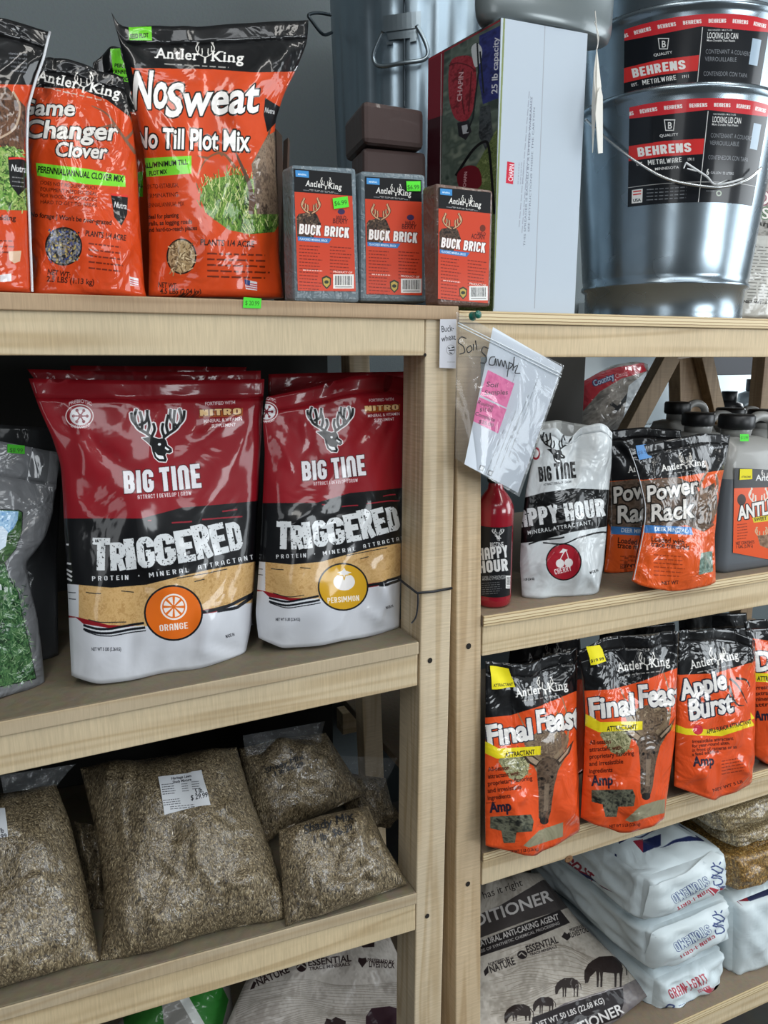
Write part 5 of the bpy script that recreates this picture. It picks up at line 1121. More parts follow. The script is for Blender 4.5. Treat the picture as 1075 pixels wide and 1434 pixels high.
# ================================================================== red and white pouches, middle left
RED = '#86131e'
def art_trig(fr, scale, name, flavour, col, fruit):
    """fr maps design coordinates (0..1000 wide, 0..1386 high) to the photo"""
    def art(c):
        P = lambda x, y: fr(x, y)
        def PP(*l): return [P(*q) for q in l]
        s = scale
        c.below(PP((-100, 1060), (300, 1060), (330, 1085), (450, 1105), (560, 1090), (700, 1060), (850, 1040), (930, 1010), (1100, 950)), '#c9ccd3')
        # wheat-coloured band, black band
        c.poly(PP((310, 930), (520, 930), (640, 900), (700, 880), (990, 830), (1100, 815), (1100, 985), (940, 1010), (800, 1030), (700, 1050), (580, 1095), (430, 1090), (312, 1060)), '#bd9862', tex=c.mix(['#b08a55', '#c9a570', '#bb965f'], (8, 3, 1.5)))
        c.poly(PP((245, 925), (312, 930), (312, 1060), (260, 1050)), '#c9ccd3')
        c.poly(PP((240, 668), (560, 668), (720, 625), (880, 612), (1100, 590), (1100, 820), (990, 842), (820, 872), (700, 900), (580, 930), (440, 942), (310, 930), (240, 925)), INK)
        c.strokes([PP((330, 1090), (440, 1105), (570, 1082)), PP((330, 1105), (440, 1122), (575, 1100))], '#11141a', 9*s); c.strokes([PP((335, 1112), (440, 1134), (578, 1112))], '#11141a', 4*s); c.strokes([PP((330, 1098), (440, 1113), (570, 1092))], '#d5d8dd', 3*s)
        c.strokes([PP((800, 1040), (900, 1015), (1020, 950)), PP((860, 1035), (940, 1020), (1000, 975))], '#11141a', 12*s); c.strokes([PP((680, 685), (760, 680)), PP((800, 672), (960, 660)), PP((880, 640), (940, 632)), PP((585, 676), (600, 676))], '#8d1d2c', 6*s)
        c.strokes([PP((340, 960), (400, 965)), PP((480, 955), (530, 960)), PP((770, 918), (810, 908)), PP((880, 850), (990, 838)), PP((350, 1068), (500, 1078)), PP((700, 905), (900, 868))], '#15181d', 3.4*s)
        c.strokes([PP((262, 770), (272, 772)), PP((265, 845), (282, 848)), PP((262, 870), (285, 880)), PP((264, 885), (285, 900)), PP((266, 905), (285, 915))], '#d9dade', 8*s)
        c.strokes([PP((270, 960), (300, 962)), PP((272, 985), (300, 988))], '#20232b', 3*s)
        # roundel top left
        c.ell(P(315, 262), 56*s, 47*s, '#e3dede'); c.ell(P(315, 262), 52*s, 43*s, RED); c.ell(P(318, 262), 42*s, 37*s, '#dcd9dc')
        for a in range(6): c.strokes([[P(318, 262), P(318+26*math.cos(a*1.05), 262+24*math.sin(a*1.05))]], '#7c2330', 5*s); c.ell(P(318+27*math.cos(a*1.05), 262+25*math.sin(a*1.05)), 6*s, 6*s, '#7c2330')
        c.ell(P(318, 262), 9*s, 8*s, '#7c2330')
        c.text('PREBIOTIC', P(272, 222), P(364, 222), 13*s, '#e6dfe0', arc=13*s); c.text('ENHANCED', P(280, 304), P(358, 300), 13*s, '#e6dfe0', arc=-10*s)
        # stag
        g = P(625, 437); hh = 210*s; buck_logo(c, g, hh, INK, '#e2e0e2')
        c.text('BIG', P(492, 570), P(618, 562), 90*s, '#dedde2', out=('#3a0d14', 3*s), bold=2); c.text('TInE', P(636, 562), P(806, 545), 96*s, '#dedde2', out=('#3a0d14', 3*s), bold=2)
        c.text('ATTRACT | DEVELOP | GROW', P(545, 592), P(760, 576), 17*s, '#d8cfd2', bold=3)
        c.text('FORTIFIED WITH', P(812, 220), P(932, 214), 13*s, '#e6dfe0'); c.poly(PP((790, 236), (962, 230), (960, 262), (788, 268)), '#a5521c'); c.text('NITRO', P(792, 262), P(960, 255), 25*s, '#e8c28a', out=('#5a1a10', 2.4*s), bold=2)
        c.text('MINERAL & VITAMIN', P(806, 289), P(960, 279), 13*s, '#e6dfe0'); c.text('SUPPLEMENT', P(838, 308), P(934, 302), 13*s, '#e6dfe0')
        t = 'TRIGGERED'; xs = [360, 437, 500, 548, 620, 706, 782, 850, 912, 966]; yb = [872, 874, 872, 866, 858, 846, 832, 815, 798, 786]; ht = [128, 110, 122, 122, 124, 128, 136, 122, 112]
        for i, ch_ in enumerate(t):
            c.text(ch_, P(xs[i]+1, yb[i]), P(xs[i+1]+8, yb[i+1]), ht[i]*s, '#d3d7da', bold=2, fat=1.2*s, distress=.24)
        for t, x0, y0, x1, y1 in (('PROTEIN', 360, 916, 515, 910), ('+', 545, 905, 558, 903), ('MINERAL', 585, 903, 754, 880), ('ATTRACTANT', 782, 872, 1010, 828)): c.text(t, P(x0, y0), P(x1, y1), 19*s, '#d5d7da', sp=.4, bold=3)
        cen = P(687, 1042); c.ell(cen, 117*s, 111*s, '#14161a'); c.ell(cen, 110*s, 104*s, col)
        if fruit == 'orange':
            k = P(688, 1018); c.ell(k, 53*s, 52*s, '#ece4e0'); c.ell(k, 46*s, 45*s, col)
            for a in range(8):
                b0, b1 = a*math.pi/4+.12, (a+1)*math.pi/4-.12; c.poly([np.array(k)+(math.cos((b0+b1)/2)*6*s, math.sin((b0+b1)/2)*6*s)]+[np.array(k)+(math.cos(b)*41*s, math.sin(b)*40*s) for b in np.linspace(b0, b1, 6)], '#ece4e0')
        else:
            k = P(692, 1012); c.ell((k[0], k[1]+8*s), 50*s, 40*s, '#e2dedc'); c.poly([(k[0]-34*s, k[1]-34*s), (k[0]-8*s, k[1]-44*s), (k[0], k[1]-58*s), (k[0]+8*s, k[1]-44*s), (k[0]+36*s, k[1]-34*s), (k[0]+8*s, k[1]-28*s), (k[0], k[1]-8*s), (k[0]-8*s, k[1]-28*s)], '#e2dedc', )
            c.strokes([[(k[0]-34*s, k[1]-26*s), (k[0]-6*s, k[1]-22*s), (k[0], k[1]-2*s), (k[0]+6*s, k[1]-22*s), (k[0]+34*s, k[1]-26*s)]], col, 4*s)
        w = 55 if fruit == 'orange' else 75
        c.text(flavour, P(687-w, 1116), P(687+w+6, 1104), 27*s, '#efe6e0', bold=3)
        c.text('NET WT 5 LBS (2.26 KG)', P(362, 1192), P(480, 1192), 13*s, '#2c2e36'); c.text('MADE IN', P(895, 1142), P(930, 1132), 12*s, '#2c2e36')
    return art
sc1 = 1/2.829
fr1 = lambda x, y: (x*sc1, 490+y*sc1)
def fr2(x, y):     # second pouch is a little smaller and shifted
    # two reference points: (490,572)->(423,674) ; (966,786)->(560,741) ; (687,1042)->(485,822)
    return (423+(x-490)*.2905, 674+(y-572)*.3150-(x-490)*.001)
for k_, (L0, R0, Y0, B0, d, f) in enumerate(((None, None, None, None, None, None),)):
    pass
o, sf = bag('mineral_pouch', [(100, 946), (97, 880), (94, 810), (90, 740), (88, 690), (85, 650), (73, 612), (55, 572), (40, 530)], [(343, 917), (351, 880), (357, 800), (360, 720), (363, 655), (367, 590), (370, 531)], 1.080, base=((135, 952), (343, 916)),
    B=((135, 953), (240, 935)), Tp=((200, 533),), Th=.085, lean=5, seed=21, bg=RED, art=art_trig(fr1, sc1, '', 'ORANGE', '#dc6a1c', 'orange'), bump=.22, crinkle=.25, bscale=11, rough=.27, coat=.7, seal=.93, wr=.0036, zmin=zb2, backcol='#6c0f18')
T(o, 'red, black and white pouch lettered Triggered with an orange roundel', 'bag')
sc2 = .2905/1*1.05
o, sf = bag('mineral_pouch', [(362, 893), (358, 860), (362, 800), (366, 740), (369, 680), (371, 630), (368, 590), (373, 556)], [(559, 880), (561, 820), (563, 740), (565, 680), (566, 640), (567, 590), (568, 530)], 1.087, base=((392, 905), (558, 878)),
    B=((392, 905), (470, 892)), Tp=((443, 541), (490, 527), (540, 524)), Th=.085, lean=5, seed=22, bg=RED, art=art_trig(fr2, .303, '', 'PERSIMMON', '#c99a1e', 'persimmon'), bump=.25, crinkle=.3, bscale=11, rough=.27, coat=.7, seal=.93, wr=.0038, zmin=zb2, backcol='#6c0f18')
T(o, 'red, black and white pouch lettered Triggered with a yellow persimmon roundel', 'bag')
# further pouches in the rows behind
def art_back(c): c.below([(0, 640), (400, 620), (650, 600)], INK); c.below([(0, 830), (650, 800)], '#c9ccd3')
for (L, R, Yk, seed, lab, tp) in (([(110, 905), (108, 700), (100, 600), (38, 517)], [(356, 905), (352, 860), (362, 700), (365, 519)], .16, 31, 'second red pouch behind the orange-flavour one, only its dark top edge showing', ((150, 520), (260, 521))),
                              ([(375, 880), (376, 700), (375, 600), (376, 524)], [(560, 870), (560, 700), (566, 600), (592, 520)], .165, 32, 'red pouch standing behind the persimmon one, its top rim showing', ((450, 522),)),
                              ([(110, 880), (112, 700), (112, 600), (98, 512)], [(330, 880), (330, 700), (335, 600), (345, 514)], .25, 33, 'third red pouch at the back of the row, a sliver of its rim showing', ())):
    o, sf = bag('mineral_pouch', L, R, 1.087, Y=Yk, Th=.07, lean=4, seed=seed, Tp=tp, zmin=zb2, bg='#7c121b', art=art_back, rough=.3, coat=.6, backcol='#701019', k=1); T(o, lab, 'bag', 'red pouches in the back row')
# grass-seed zip bag at the left edge
def art_grass(c):
    pic = [(-60, 712), (26, 715), (31, 718), (30, 745), (22, 768), (6, 788), (14, 812), (25, 830), (31, 862), (40, 900), (50, 950), (-60, 975)]
    c.poly(pic, '#15181b', grow=1.3); c.poly(pic, '#35622f', tex=c.mix(['#16301a', '#2c5230', '#4f7447', '#1d3e24'])); 
    c.poly([(-60, 713), (26, 716), (24, 735), (10, 748), (-60, 760)], '#5f8fc0', tex=c.mix(['#4a7cb3', '#9dbfd9', '#6b9bc9'], (16, 8, 4)))
    c.poly([(14, 750), (30, 718), (30, 745), (22, 768), (5, 790), (-60, 800), (-60, 770)], '#2c4a28', tex=c.mix(['#1e351c', '#3c5d31', '#2a4626'])); c.poly([(-60, 735), (4, 737), (11, 745), (8, 765), (-6, 775), (-60, 776)], '#c3d3e2')
    c.hatch([(-10, 800), (32, 820), (48, 950), (-10, 968)], ['#5f8355', '#1d3a24', '#86a07c', '#35603a'], 500, 6, .9)
    c.text('Lawn', (-30, 828), (3, 826), 12, '#d9dde0'); 
o, sf = bag('seed_zip_bag', [(-110, 990), (-112, 850), (-115, 720), (-118, 610)], [(63, 958), (58, 905), (52, 862), (40, 812), (36, 788), (50, 772), (64, 752), (75, 715), (84, 634)], 1.075, base=((0, 971), (60, 957)), B=((0, 971),), Tp=((0, 618),),
    Th=.075, lean=7, seed=23, bg='#6b6d70', art=art_grass, bump=.6, crinkle=.9, rough=.3, coat=.9, bscale=26, seal=.86, wr=.003, sealname='zip_flap', backcol='#55575a', zmin=zb2)
T(o, 'grey plastic bag with a green grass picture at the left edge', 'bag')
sticker(sf, [(10, 622), (34, 624), (34, 636), (10, 634)], '#3aa51c', 'price_sticker', o, lambda c: c.text('$8.99', (13, 633), (32, 634), 6, '#1b4a12', bold=0))
o, sf = bag('seed_zip_bag', [(-80, 950), (-80, 700), (-80, 590)], [(82, 935), (80, 780), (90, 600)], 1.078, Y=.165, Th=.05, lean=4, seed=24, bg='#45484b', art=lambda c: None, backcol='#3c3e41', zmin=zb2); T(o, 'dark grey plastic bag behind the grass seed bag in the shade', 'bag')
# ================================================================== clear bags of grass seed, lower left
SEED = seedmat('grass_seed', ['#3c3325', '#78684e', '#a19172', '#5a4c38', '#b8a888'], 560)
FL2 = film('pouch_film', '#dfe6ea', .07, .15, .8, 60, .9)
def seedbag(L, R, base, B, Tp, Th, lean, seed, lab, z=.722, Y=None, art=None, nu=50, nv=50, wr=.004, flap=None):
    o, sf = bag('grass_seed_bag', L, R, z, base=base, Y=Y, B=B, Tp=Tp, Th=Th, lean=lean, seed=seed, prof='pillow', zmin=zb3, mat=SEED, nu=nu, nv=nv, wr=wr, fb=.6, nw=36)
    T(o, lab, 'bag', 'clear bags of grass seed')
    if flap:
        uvs = sf.inv(np.array(flap[:2], float)); n = 10; a, b = sf.pt(uvs[:1], .001)[0], sf.pt(uvs[1:], .001)[0]
        def onp(px, py, d0): # same depth as the attachment, a little further up
            r = ray(px, py); return CAM_C+r*(d0-CAM_C[1])/r[1]
        c_, d_ = onp(*flap[2], b[1]+.012), onp(*flap[3], a[1]+.012)
        V = []
        for j in range(n+1):
            for i in range(n+1):
                s, t = i/n, j/n; p = (a*(1-s)+b*s)*(1-t)+(d_*(1-s)+c_*s)*t; p = p+np.array([0, -.004*math.sin(6*s+seed)*math.sin(math.pi*t), 0]); V.append(p)
        mesh('zip_flap', V, gridfaces(n, n), FL2, o, smooth=True)
    return o, sf
def lab_mix(c):
    K = '#23242a'
    c.text('Heritage Lawn', (240, 1092), (268, 1088), 3.6, K); c.text('Shady Mixture', (242, 1097), (268, 1093), 3.4, K); c.lines((226, 1099), (246, 1097), (.4, 3.3), 5, 1.1, K); c.lines((254, 1098), (264, 1097), (.4, 3.3), 4, 1, K); c.lines((268, 1095), (280, 1094), (.4, 3.3), 4, 1, K)
    c.lines((228, 1121), (256, 1118), (.4, 3.2), 3, 1, K); c.lines((238, 1130), (278, 1126), (.3, 3), 2, 1, K)
    c.text('5 lb.', (273, 1112), (285, 1109), 7, K, bold=0, fat=.25, slant=.2); c.text('$ 29.99', (267, 1121), (291, 1116), 7, K, bold=0, fat=.25, slant=.2)
o, sf = seedbag([(138, 1357), (145, 1295), (145, 1240), (133, 1160), (112, 1075)], [(402, 1287), (401, 1258), (380, 1190), (352, 1120), (331, 1046)], ((150, 1352), (395, 1289)), ((240, 1328), (310, 1305)), ((230, 1058),), .10, 42, 41,
        'large clear bag of grass seed with a white price label, mid lower shelf', nu=60, nv=60, wr=.006)
sticker(sf, [(221, 1089), (282, 1079), (294, 1128), (230, 1141)], '#c9ccd0', 'price_label', o, lab_mix, off=.0015, n=10)
o, sf = seedbag([(-130, 1420), (-130, 1300), (-130, 1130)], [(140, 1350), (130, 1290), (118, 1230), (98, 1150), (78, 1098)], ((0, 1390), (139, 1350)), ((0, 1388), (80, 1364)), ((0, 1110),), .10, 42, 42,
        'large clear bag of grass seed cut by the left edge of the lower shelf', z=.727, nu=60, nv=60, wr=.006, flap=((5, 1112), (80, 1100), (106, 1070), (0, 1086)))
sticker(sf, [(-40, 1138), (7, 1132), (11, 1172), (-36, 1180)], '#c9ccd0', 'price_label', o, lambda c: (c.text('5 lb', (-4, 1168), (6, 1166), 7, '#23242a', bold=0, fat=.3), c.text('$29.99', (-14, 1177), (10, 1173), 6, '#23242a', bold=0, fat=.3)), n=8)
def marker(sf, o, rows):
    for t, p0, p1, h in rows:
        # letters as flat ink on the film: a small printed strip would hide the seed, so each glyph is its own outline
        P0, P1 = np.array(p0, float), np.array(p1, float); e = (P1-P0); tot = sum(GL[(ch_, 0)][1] for ch_ in t); up = np.array([e[1], -e[0]])/np.hypot(*e); x = 0; V = []; Fs = []; rs = np.random.RandomState(len(t))
        for ch_ in t:
            g, adv = GL[(ch_, 0)]
            if len(g):
                q = g.reshape(-1, 2); j = rs.uniform(-.7, .7); base = P0+np.outer((x+q[:, 0]+.15*q[:, 1])/tot, e)+np.outer(q[:, 1]/CAPH*h+j, up)
                for dx, dy in ((0, 0), (.5, .3)):
                    W3 = sf.pt(sf.inv(base+(dx, dy)), .002+.0001*dx); k0 = len(V); V += list(W3); Fs += [(k0+i, k0+i+1, k0+i+2) for i in range(0, len(W3), 3)]
            x += adv
        mesh('marker_writing', V, Fs, inkm, o)
o, sf = seedbag([(367, 1186), (360, 1155), (348, 1112), (334, 1048)], [(512, 1112), (485, 1072), (456, 1026)], None, ((400, 1160), (450, 1140)), ((395, 1034),), .05, 38, 43,
        'small clear seed bag with faint marker writing, lying at the back of the lower shelf', z=.722, Y=.13, nu=40, nv=40, flap=((345, 1060), (450, 1040), (455, 1010), (340, 1030)))
marker(sf, o, [('Shady Mix', (372, 1083), (425, 1062), 7), ('1 lb $6.29', (382, 1088), (425, 1072), 6)])
o, sf = seedbag([(400, 1298), (396, 1250), (392, 1200), (390, 1163)], [(570, 1238), (556, 1210), (538, 1180), (515, 1128)], ((405, 1298), (565, 1240)), ((450, 1283), (494, 1266)), ((450, 1142),), .06, 35, 44,
        'small clear seed bag marked Shady Mix at the front of the lower shelf', nu=50, nv=50, wr=.005)
marker(sf, o, [('Shady Mix', (425, 1168), (495, 1148), 11), ('1 lb  $6.29', (438, 1181), (495, 1162), 9)])
o, sf = seedbag([(500, 1215), (490, 1150), (465, 1080)], [(562, 1200), (552, 1140), (540, 1090)], None, (), (), .05, 30, 45, 'small clear seed bag mostly hidden behind the Shady Mix bag, beside the post', z=.74, Y=.17, nu=30, nv=30, flap=((482, 1100), (532, 1108), (556, 1062), (470, 1058)))
o, sf = seedbag([(108, 1310), (110, 1250), (104, 1150)], [(160, 1290), (156, 1250), (150, 1160)], None, (), (), .05, 25, 46, 'seed bag wedged in the shadow between the two large seed bags', z=.735, Y=.14, nu=30, nv=30)
# ================================================================== livestock sacks, bottom left
def art_live(P, s, big):
    def art(c):
        D = '#2f2622'
        c.poly([P(-.2, -.2), P(1.2, -.2), P(1.2, 1.2), P(-.2, 1.2)], '#a29a8f', tex=c.mix(['#918a80', '#b3aca2', '#a39b90'], (20, 9, 4)))
        for i in range(26):   # contour-line drawing of fields
            k = i/26; c.strokes([spline([P(.02+.9*t, .42+.22*k+.10*math.sin(3.1*t+1.5*k)*(1-k)+.02*math.sin(9*t+i)) for t in np.linspace(0, 1, 8)], 4)], '#7d756b', .8, .7)
        c.poly([P(.0, -.2), P(1.2, -.2), P(1.2, .16), P(.9, .15), P(.7, .19), P(.5, .15), P(.2, .17), P(-.2, .15), P(-.2, -.2)], '#6b6563' if big else '#57504d')
        return
    return art
# frame in photo units for the two sacks (own art functions; text follows the shelf direction)
def cow(c, o, s, col='#2b2220', leg=1.0):
    ox, oy = o; q = lambda l: [(ox+x*s, oy+y*s+.30*(-x)*s*0) for x, y in l]
    c.poly(q([(0, .18), (.10, .0), (.22, -.10), (.40, -.20), (.75, -.22), (.98, -.12), (1.02, .06), (1.0, .22), (.86, .26), (.5, .22), (.30, .20), (.16, .34), (.10, .50), (.02, .52), (.0, .40)]), col)
    for x in (.30, .40, .78, .92): c.poly(q([(x, .1), (x+.12, .1), (x+.09, .35), (x+.08, .62*leg), (x+.03, .62*leg), (x+.03, .35)]), col)
    c.strokes([q([(1.0, -.05), (1.12, .1), (1.14, .3)])], col, .03*s)
def art_liv_r(c):
    D = '#262021'
    c.A[:] = c.mix(['#9b948a', '#b8b1a7', '#a69f95'], (22, 9, 4))(c.H, c.W)
    for i in range(30): c.strokes([spline([(700+15*math.sin(i), 1334+3.6*i), (740, 1322+3.8*i), (790, 1326+3.2*i-12*math.sin(i*.4)), (840, 1345+2.2*i), (880, 1352+1.5*i)], 5)], '#7f776c', .8, .7)
    c.text('Because she has it right', (610, 1282), (732, 1240), 10, '#2a2524', bold=0)
    c.poly([(600, 1310), (700, 1268), (760, 1232), (790, 1246), (806, 1268), (735, 1290), (676, 1312), (600, 1340)], '#45403f')
    c.text('CONDITIONER', (610, 1317), (774, 1261), 16, '#c6c2bf')
    c.poly([(600, 1350), (660, 1322), (784, 1274), (798, 1292), (736, 1318), (676, 1338), (600, 1370)], '#262223'); c.text('A NATURAL ANTI-CAKING AGENT', (660, 1330), (783, 1287), 8, '#c6c2bf'); c.text('FREE OF SYNTHETIC CHEMICAL PROCESSING', (668, 1336), (784, 1294), 4, '#a9a5a2')
    c.text('NATURE', (687, 1363), (722, 1350), 10, D); c.text('FORTIFIED BY', (684, 1353), (714, 1343), 4, D); c.poly([(677, 1360), (683, 1352), (684, 1362), (679, 1367)], D)
    c.ell((731, 1337), 7, 6, D); c.strokes([[(726, 1338), (730, 1334), (736, 1339)]], '#aaa39a', 1.6); c.text('ESSENTIAL', (738, 1335), (782, 1320), 10, D); c.text('TRACE MINERALS', (742, 1339), (780, 1327), 3.6, D)
    c.poly([(786, 1312), (790, 1305), (794, 1308), (797, 1305), (799, 1312), (794, 1317)], D); c.text('LIVESTOCK', (800, 1313), (828, 1303), 7, D); c.text('PREFERRED BY', (798, 1305), (824, 1296), 4, D)
    # dark base and the herd
    c.poly([(660, 1452), (740, 1434), (790, 1405), (830, 1392), (872, 1380), (900, 1366), (940, 1370), (960, 1480), (640, 1490)], '#6a6468', tex=c.mix(['#5e585c', '#77716f', '#686266'], (20, 9, 4)))
    cow(c, (818, 1350), 52); cow(c, (777, 1376), 32, leg=1.0); cow(c, (746, 1402), 28); cow(c, (706, 1414), 36, leg=.7)
    c.poly([(745, 1425), (790, 1408), (850, 1388), (872, 1384), (873, 1404), (868, 1425), (800, 1450), (745, 1460)], '#241f21'); c.strokes([[(795, 1405), (852, 1386), (872, 1383)]], '#a9a3a4', 1)
    c.text('NET WT 50 LBS (22.68 KG)', (752, 1440), (847, 1404), 8, '#d5d2d0'); c.text('CONDITIONER', (755, 1472), (874, 1418), 14, '#d5d2d0')
def livebag(nm, L, R, Yb, lean, B, Tp, Th, seed, z, art, lab, grp=None):
    o, sf = bag(nm, L, R, z, Y=Yb, lean=lean, B=B, Tp=Tp, Th=Th, prof='pillow', fb=.5, seed=seed, bg='#a29a8f', art=art, rough=.42, coat=.25, bump=.35, crinkle=.5, bscale=14, backcol='#68625f', wr=.004, nu=50, nv=60, zmin=z)
    T(o, lab, 'sack', grp); return o, sf
o, sf = livebag('livestock_sack', [(610, 1482), (615, 1400), (640, 1300), (668, 1222)], [(910, 1392), (872, 1350), (812, 1292), (755, 1222)], .085, 62, ((740, 1478), (860, 1432)), (), .075, 51, Z4, art_liv_r,
                'cream and grey livestock mineral sack with grazing animals, behind the right post', 'livestock sacks')
MS = foil('sack_grey', None, '#615b5f', rough=.4, coat=.3, bump=.4, crinkle=.5)
o, _ = softbox('livestock_sack', [(700, 1440), (898, 1400), (890, 1440), (700, 1490)], .11, .34, Z4, MS, .012, seed=52, n=20); T(o, 'grey livestock sack lying underneath the one with the grazing animals', 'sack', 'livestock sacks')
def art_liv_l(c):
    D = '#2b1d1e'
    c.A[:] = c.mix(['#a59d95', '#c5beb6', '#b2aba2'], (22, 9, 4))(c.H, c.W)
    for i in range(26): c.strokes([spline([(330, 1390+3.4*i), (380, 1376+3.4*i+6*math.sin(i*.5)), (430, 1372+3.0*i), (480, 1380+2.6*i-6*math.sin(i*.4)), (560, 1376+3*i)], 5)], '#8b847a', .8, .75)
    c.poly([(500, 1318), (524, 1308), (524, 1326), (508, 1327)], D)
    c.text('NATURE', (361, 1381), (406, 1361), 10, D); c.text('FORTIFIED BY', (362, 1371), (398, 1356), 4.5, D); c.poly([(350, 1386), (355, 1374), (359, 1376), (356, 1384)], D)
    c.ell((422, 1354), 7, 7, D); c.strokes([[(416, 1355), (421, 1350), (428, 1355)]], '#b2aba2', 1.8); c.text('ESSENTIAL', (431, 1353), (492, 1346), 9, D); c.text('TRACE MINERALS', (433, 1359), (490, 1352), 4.5, D)
    c.poly([(501, 1346), (502, 1341), (507, 1342), (512, 1341), (514, 1346), (507, 1355)], D); c.text('PREFERRED BY', (514, 1347), (551, 1350), 5, D); c.text('LIVESTOCK', (516, 1354), (552, 1356), 8, D)
    c.poly([(512, 1440), (512, 1424), (520, 1412), (545, 1409), (560, 1413), (566, 1432), (566, 1460)], '#38202a'); c.poly([(452, 1440), (457, 1426), (464, 1428), (470, 1424), (484, 1430), (484, 1450), (452, 1450)], D)
o, sf = livebag('livestock_sack', [(300, 1500), (318, 1432), (345, 1372), (400, 1306)], [(612, 1500), (597, 1434), (572, 1370), (543, 1306)], .15, 52, ((450, 1512),), (), .055, 53, .2865, art_liv_l,
                'cream livestock mineral sack in the bottom left bay beside the middle post', None)
def art_green(c):
    c.poly([(150, 1300), (225, 1390), (230, 1440), (180, 1470)], '#2f6b2b'); c.poly([(255, 1380), (305, 1370), (320, 1400), (310, 1440), (290, 1440)], '#2f7a2f'); c.poly([(250, 1398), (262, 1392), (290, 1440), (280, 1450)], '#d7dad6')
o, sf = bag('green_sack', [(120, 1500), (160, 1440), (215, 1370)], [(335, 1490), (330, 1440), (318, 1350)], .2865, Y=.23, lean=45, Th=.07, prof='pillow', fb=.5, seed=54, bg='#8f8d88', art=art_green, coat=.5, backcol='#2f6b2b'); T(o, 'green, grey and white sack at the bottom left under the seed shelf', 'sack')
# ================================================================== right unit, second shelf
def art_happy(c):
    K = '#0b0c0e'
    buck_logo(c, (779, 648), 44, K); c.text('BIG', (755, 675), (774, 673), 21, K, bold=2); c.text('TInE', (777, 672), (808, 669), 23, K, bold=2); c.text('ATTRACT | DEVELOP | GROW', (761, 680), (800, 676), 3, '#34373b')
    c.poly([(715, 702), (760, 690), (800, 684), (852, 686), (862, 700), (862, 730), (845, 738), (800, 745), (752, 758), (715, 762)], K)
    c.text('HAPPY HOUR', (712, 741), (850, 722), 25, '#d6dadc', distress=.2, fat=.5, bold=2); c.text('MINERAL ATTRACTANT', (738, 749), (828, 734), 5.5, '#cfd3d5', sp=.2)
    c.strokes([[(740, 762), (790, 752)], [(760, 760), (850, 745)], [(850, 690), (858, 690)]], K, 2)
    c.ell((789, 787), 25, 26, K); c.ell((789, 787), 23.5, 24.5, '#a01c2c'); c.ell((784, 789), 6, 6, '#e4dfdf'); c.ell((796, 788), 6, 6, '#e4dfdf'); c.strokes([spline([(784, 784), (788, 776), (792, 770)], 4), spline([(796, 783), (794, 776), (792, 770)], 4)], '#e4dfdf', 1.3); c.poly([(783, 774), (788, 768), (795, 770), (789, 774)], '#e4dfdf')
    c.text('CHERRY', (777, 805), (801, 799), 8, '#f0eaea', bold=3); c.text('5 LBS (2.26 KG)', (733, 813), (748, 812), 3, K); c.text('MADE IN', (826, 804), (838, 800), 3.5, K)
    c.ell((750, 635), 6, 9, '#9a2030'); c.ell((750, 635), 4, 6, '#d9d9db')
o, sf = bag('mineral_pouch', [(731, 836), (728, 790), (730, 740), (736, 690), (744, 650), (757, 602)], [(838, 830), (845, 790), (849, 744), (852, 690), (856, 650), (857, 606)], Z2r, base=((737, 836), (836, 829)),
    Tp=((775, 598), (790, 610), (801, 612), (815, 598), (836, 592), (850, 597)), Th=.055, lean=3, seed=61, bg='#c9cfd2', art=art_happy, bump=.5, crinkle=.5, bscale=18, rough=.3, coat=.6, seal=.95, wr=.0035, backcol='#b9bfc2')
T(o, 'white pouch with a black band and a red cherry roundel', 'bag')
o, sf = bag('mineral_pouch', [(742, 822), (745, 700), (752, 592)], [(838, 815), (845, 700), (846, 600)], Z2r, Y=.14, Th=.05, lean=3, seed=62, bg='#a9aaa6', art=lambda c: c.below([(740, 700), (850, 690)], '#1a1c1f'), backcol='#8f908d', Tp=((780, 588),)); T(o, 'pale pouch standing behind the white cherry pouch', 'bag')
# red bottle
M_rb = plain('red_bottle', '#8e0f22', .22, coat=.7, bump=.08, bscale=40)
bc = onz(703, 852, Z2r+.0005); rr_ = 26.5/FPX*dpt(bc); bx, by = bc[0], bc[1]+rr_
hb2 = up_to(np.array([bx, by, Z2r]), 700)
prof = [(.001, .003), (rr_*.86, 0), (rr_*.97, .004), (rr_, .012), (rr_*.985, .020), (rr_*.985, hb2*.86), (rr_, hb2*.885), (rr_*.97, hb2*.94), (rr_*.85, hb2*1.0), (rr_*.62, hb2*1.06), (rr_*.42, hb2*1.10), (rr_*.36, hb2*1.16), (rr_*.36, hb2*1.18)]
o = lathe('mineral_bottle', prof, (bx, by, Z2r+.0005), M_rb, None, n=56); T(o, 'dark red plastic bottle with black label under the hanging zip bag', 'bottle')
lathe('cap', [(rr_*.40, 0), (rr_*.44, .002), (rr_*.44, .018), (rr_*.38, .021), (.001, .021)], (bx, by, Z2r+hb2*1.165), plain('black_cap', '#17181a', .4), o, n=28)
def lab_red(c):
    K = '#d8d8d8'
    buck_logo(c, (697, 757), 17, K, None, '#17181b'); c.text('BIGTINE', (686, 767), (705, 766), 7, K); c.text('HAPPY', (671, 785), (713, 780), 17, K, bold=2); c.text('HOUR', (671, 803), (713, 799), 17, K, bold=2)
    c.text('SUPER CONCENTRATED', (675, 810), (708, 808), 2.8, '#a9a9a9'); c.text('MINERAL ATTRACTANT', (675, 813), (708, 811), 2.8, '#a9a9a9'); c.lines((674, 817), (704, 815), (0, 3), 6, 1, '#88898b', .7)
    c.barcode((708, 806), 12, 18, 5)
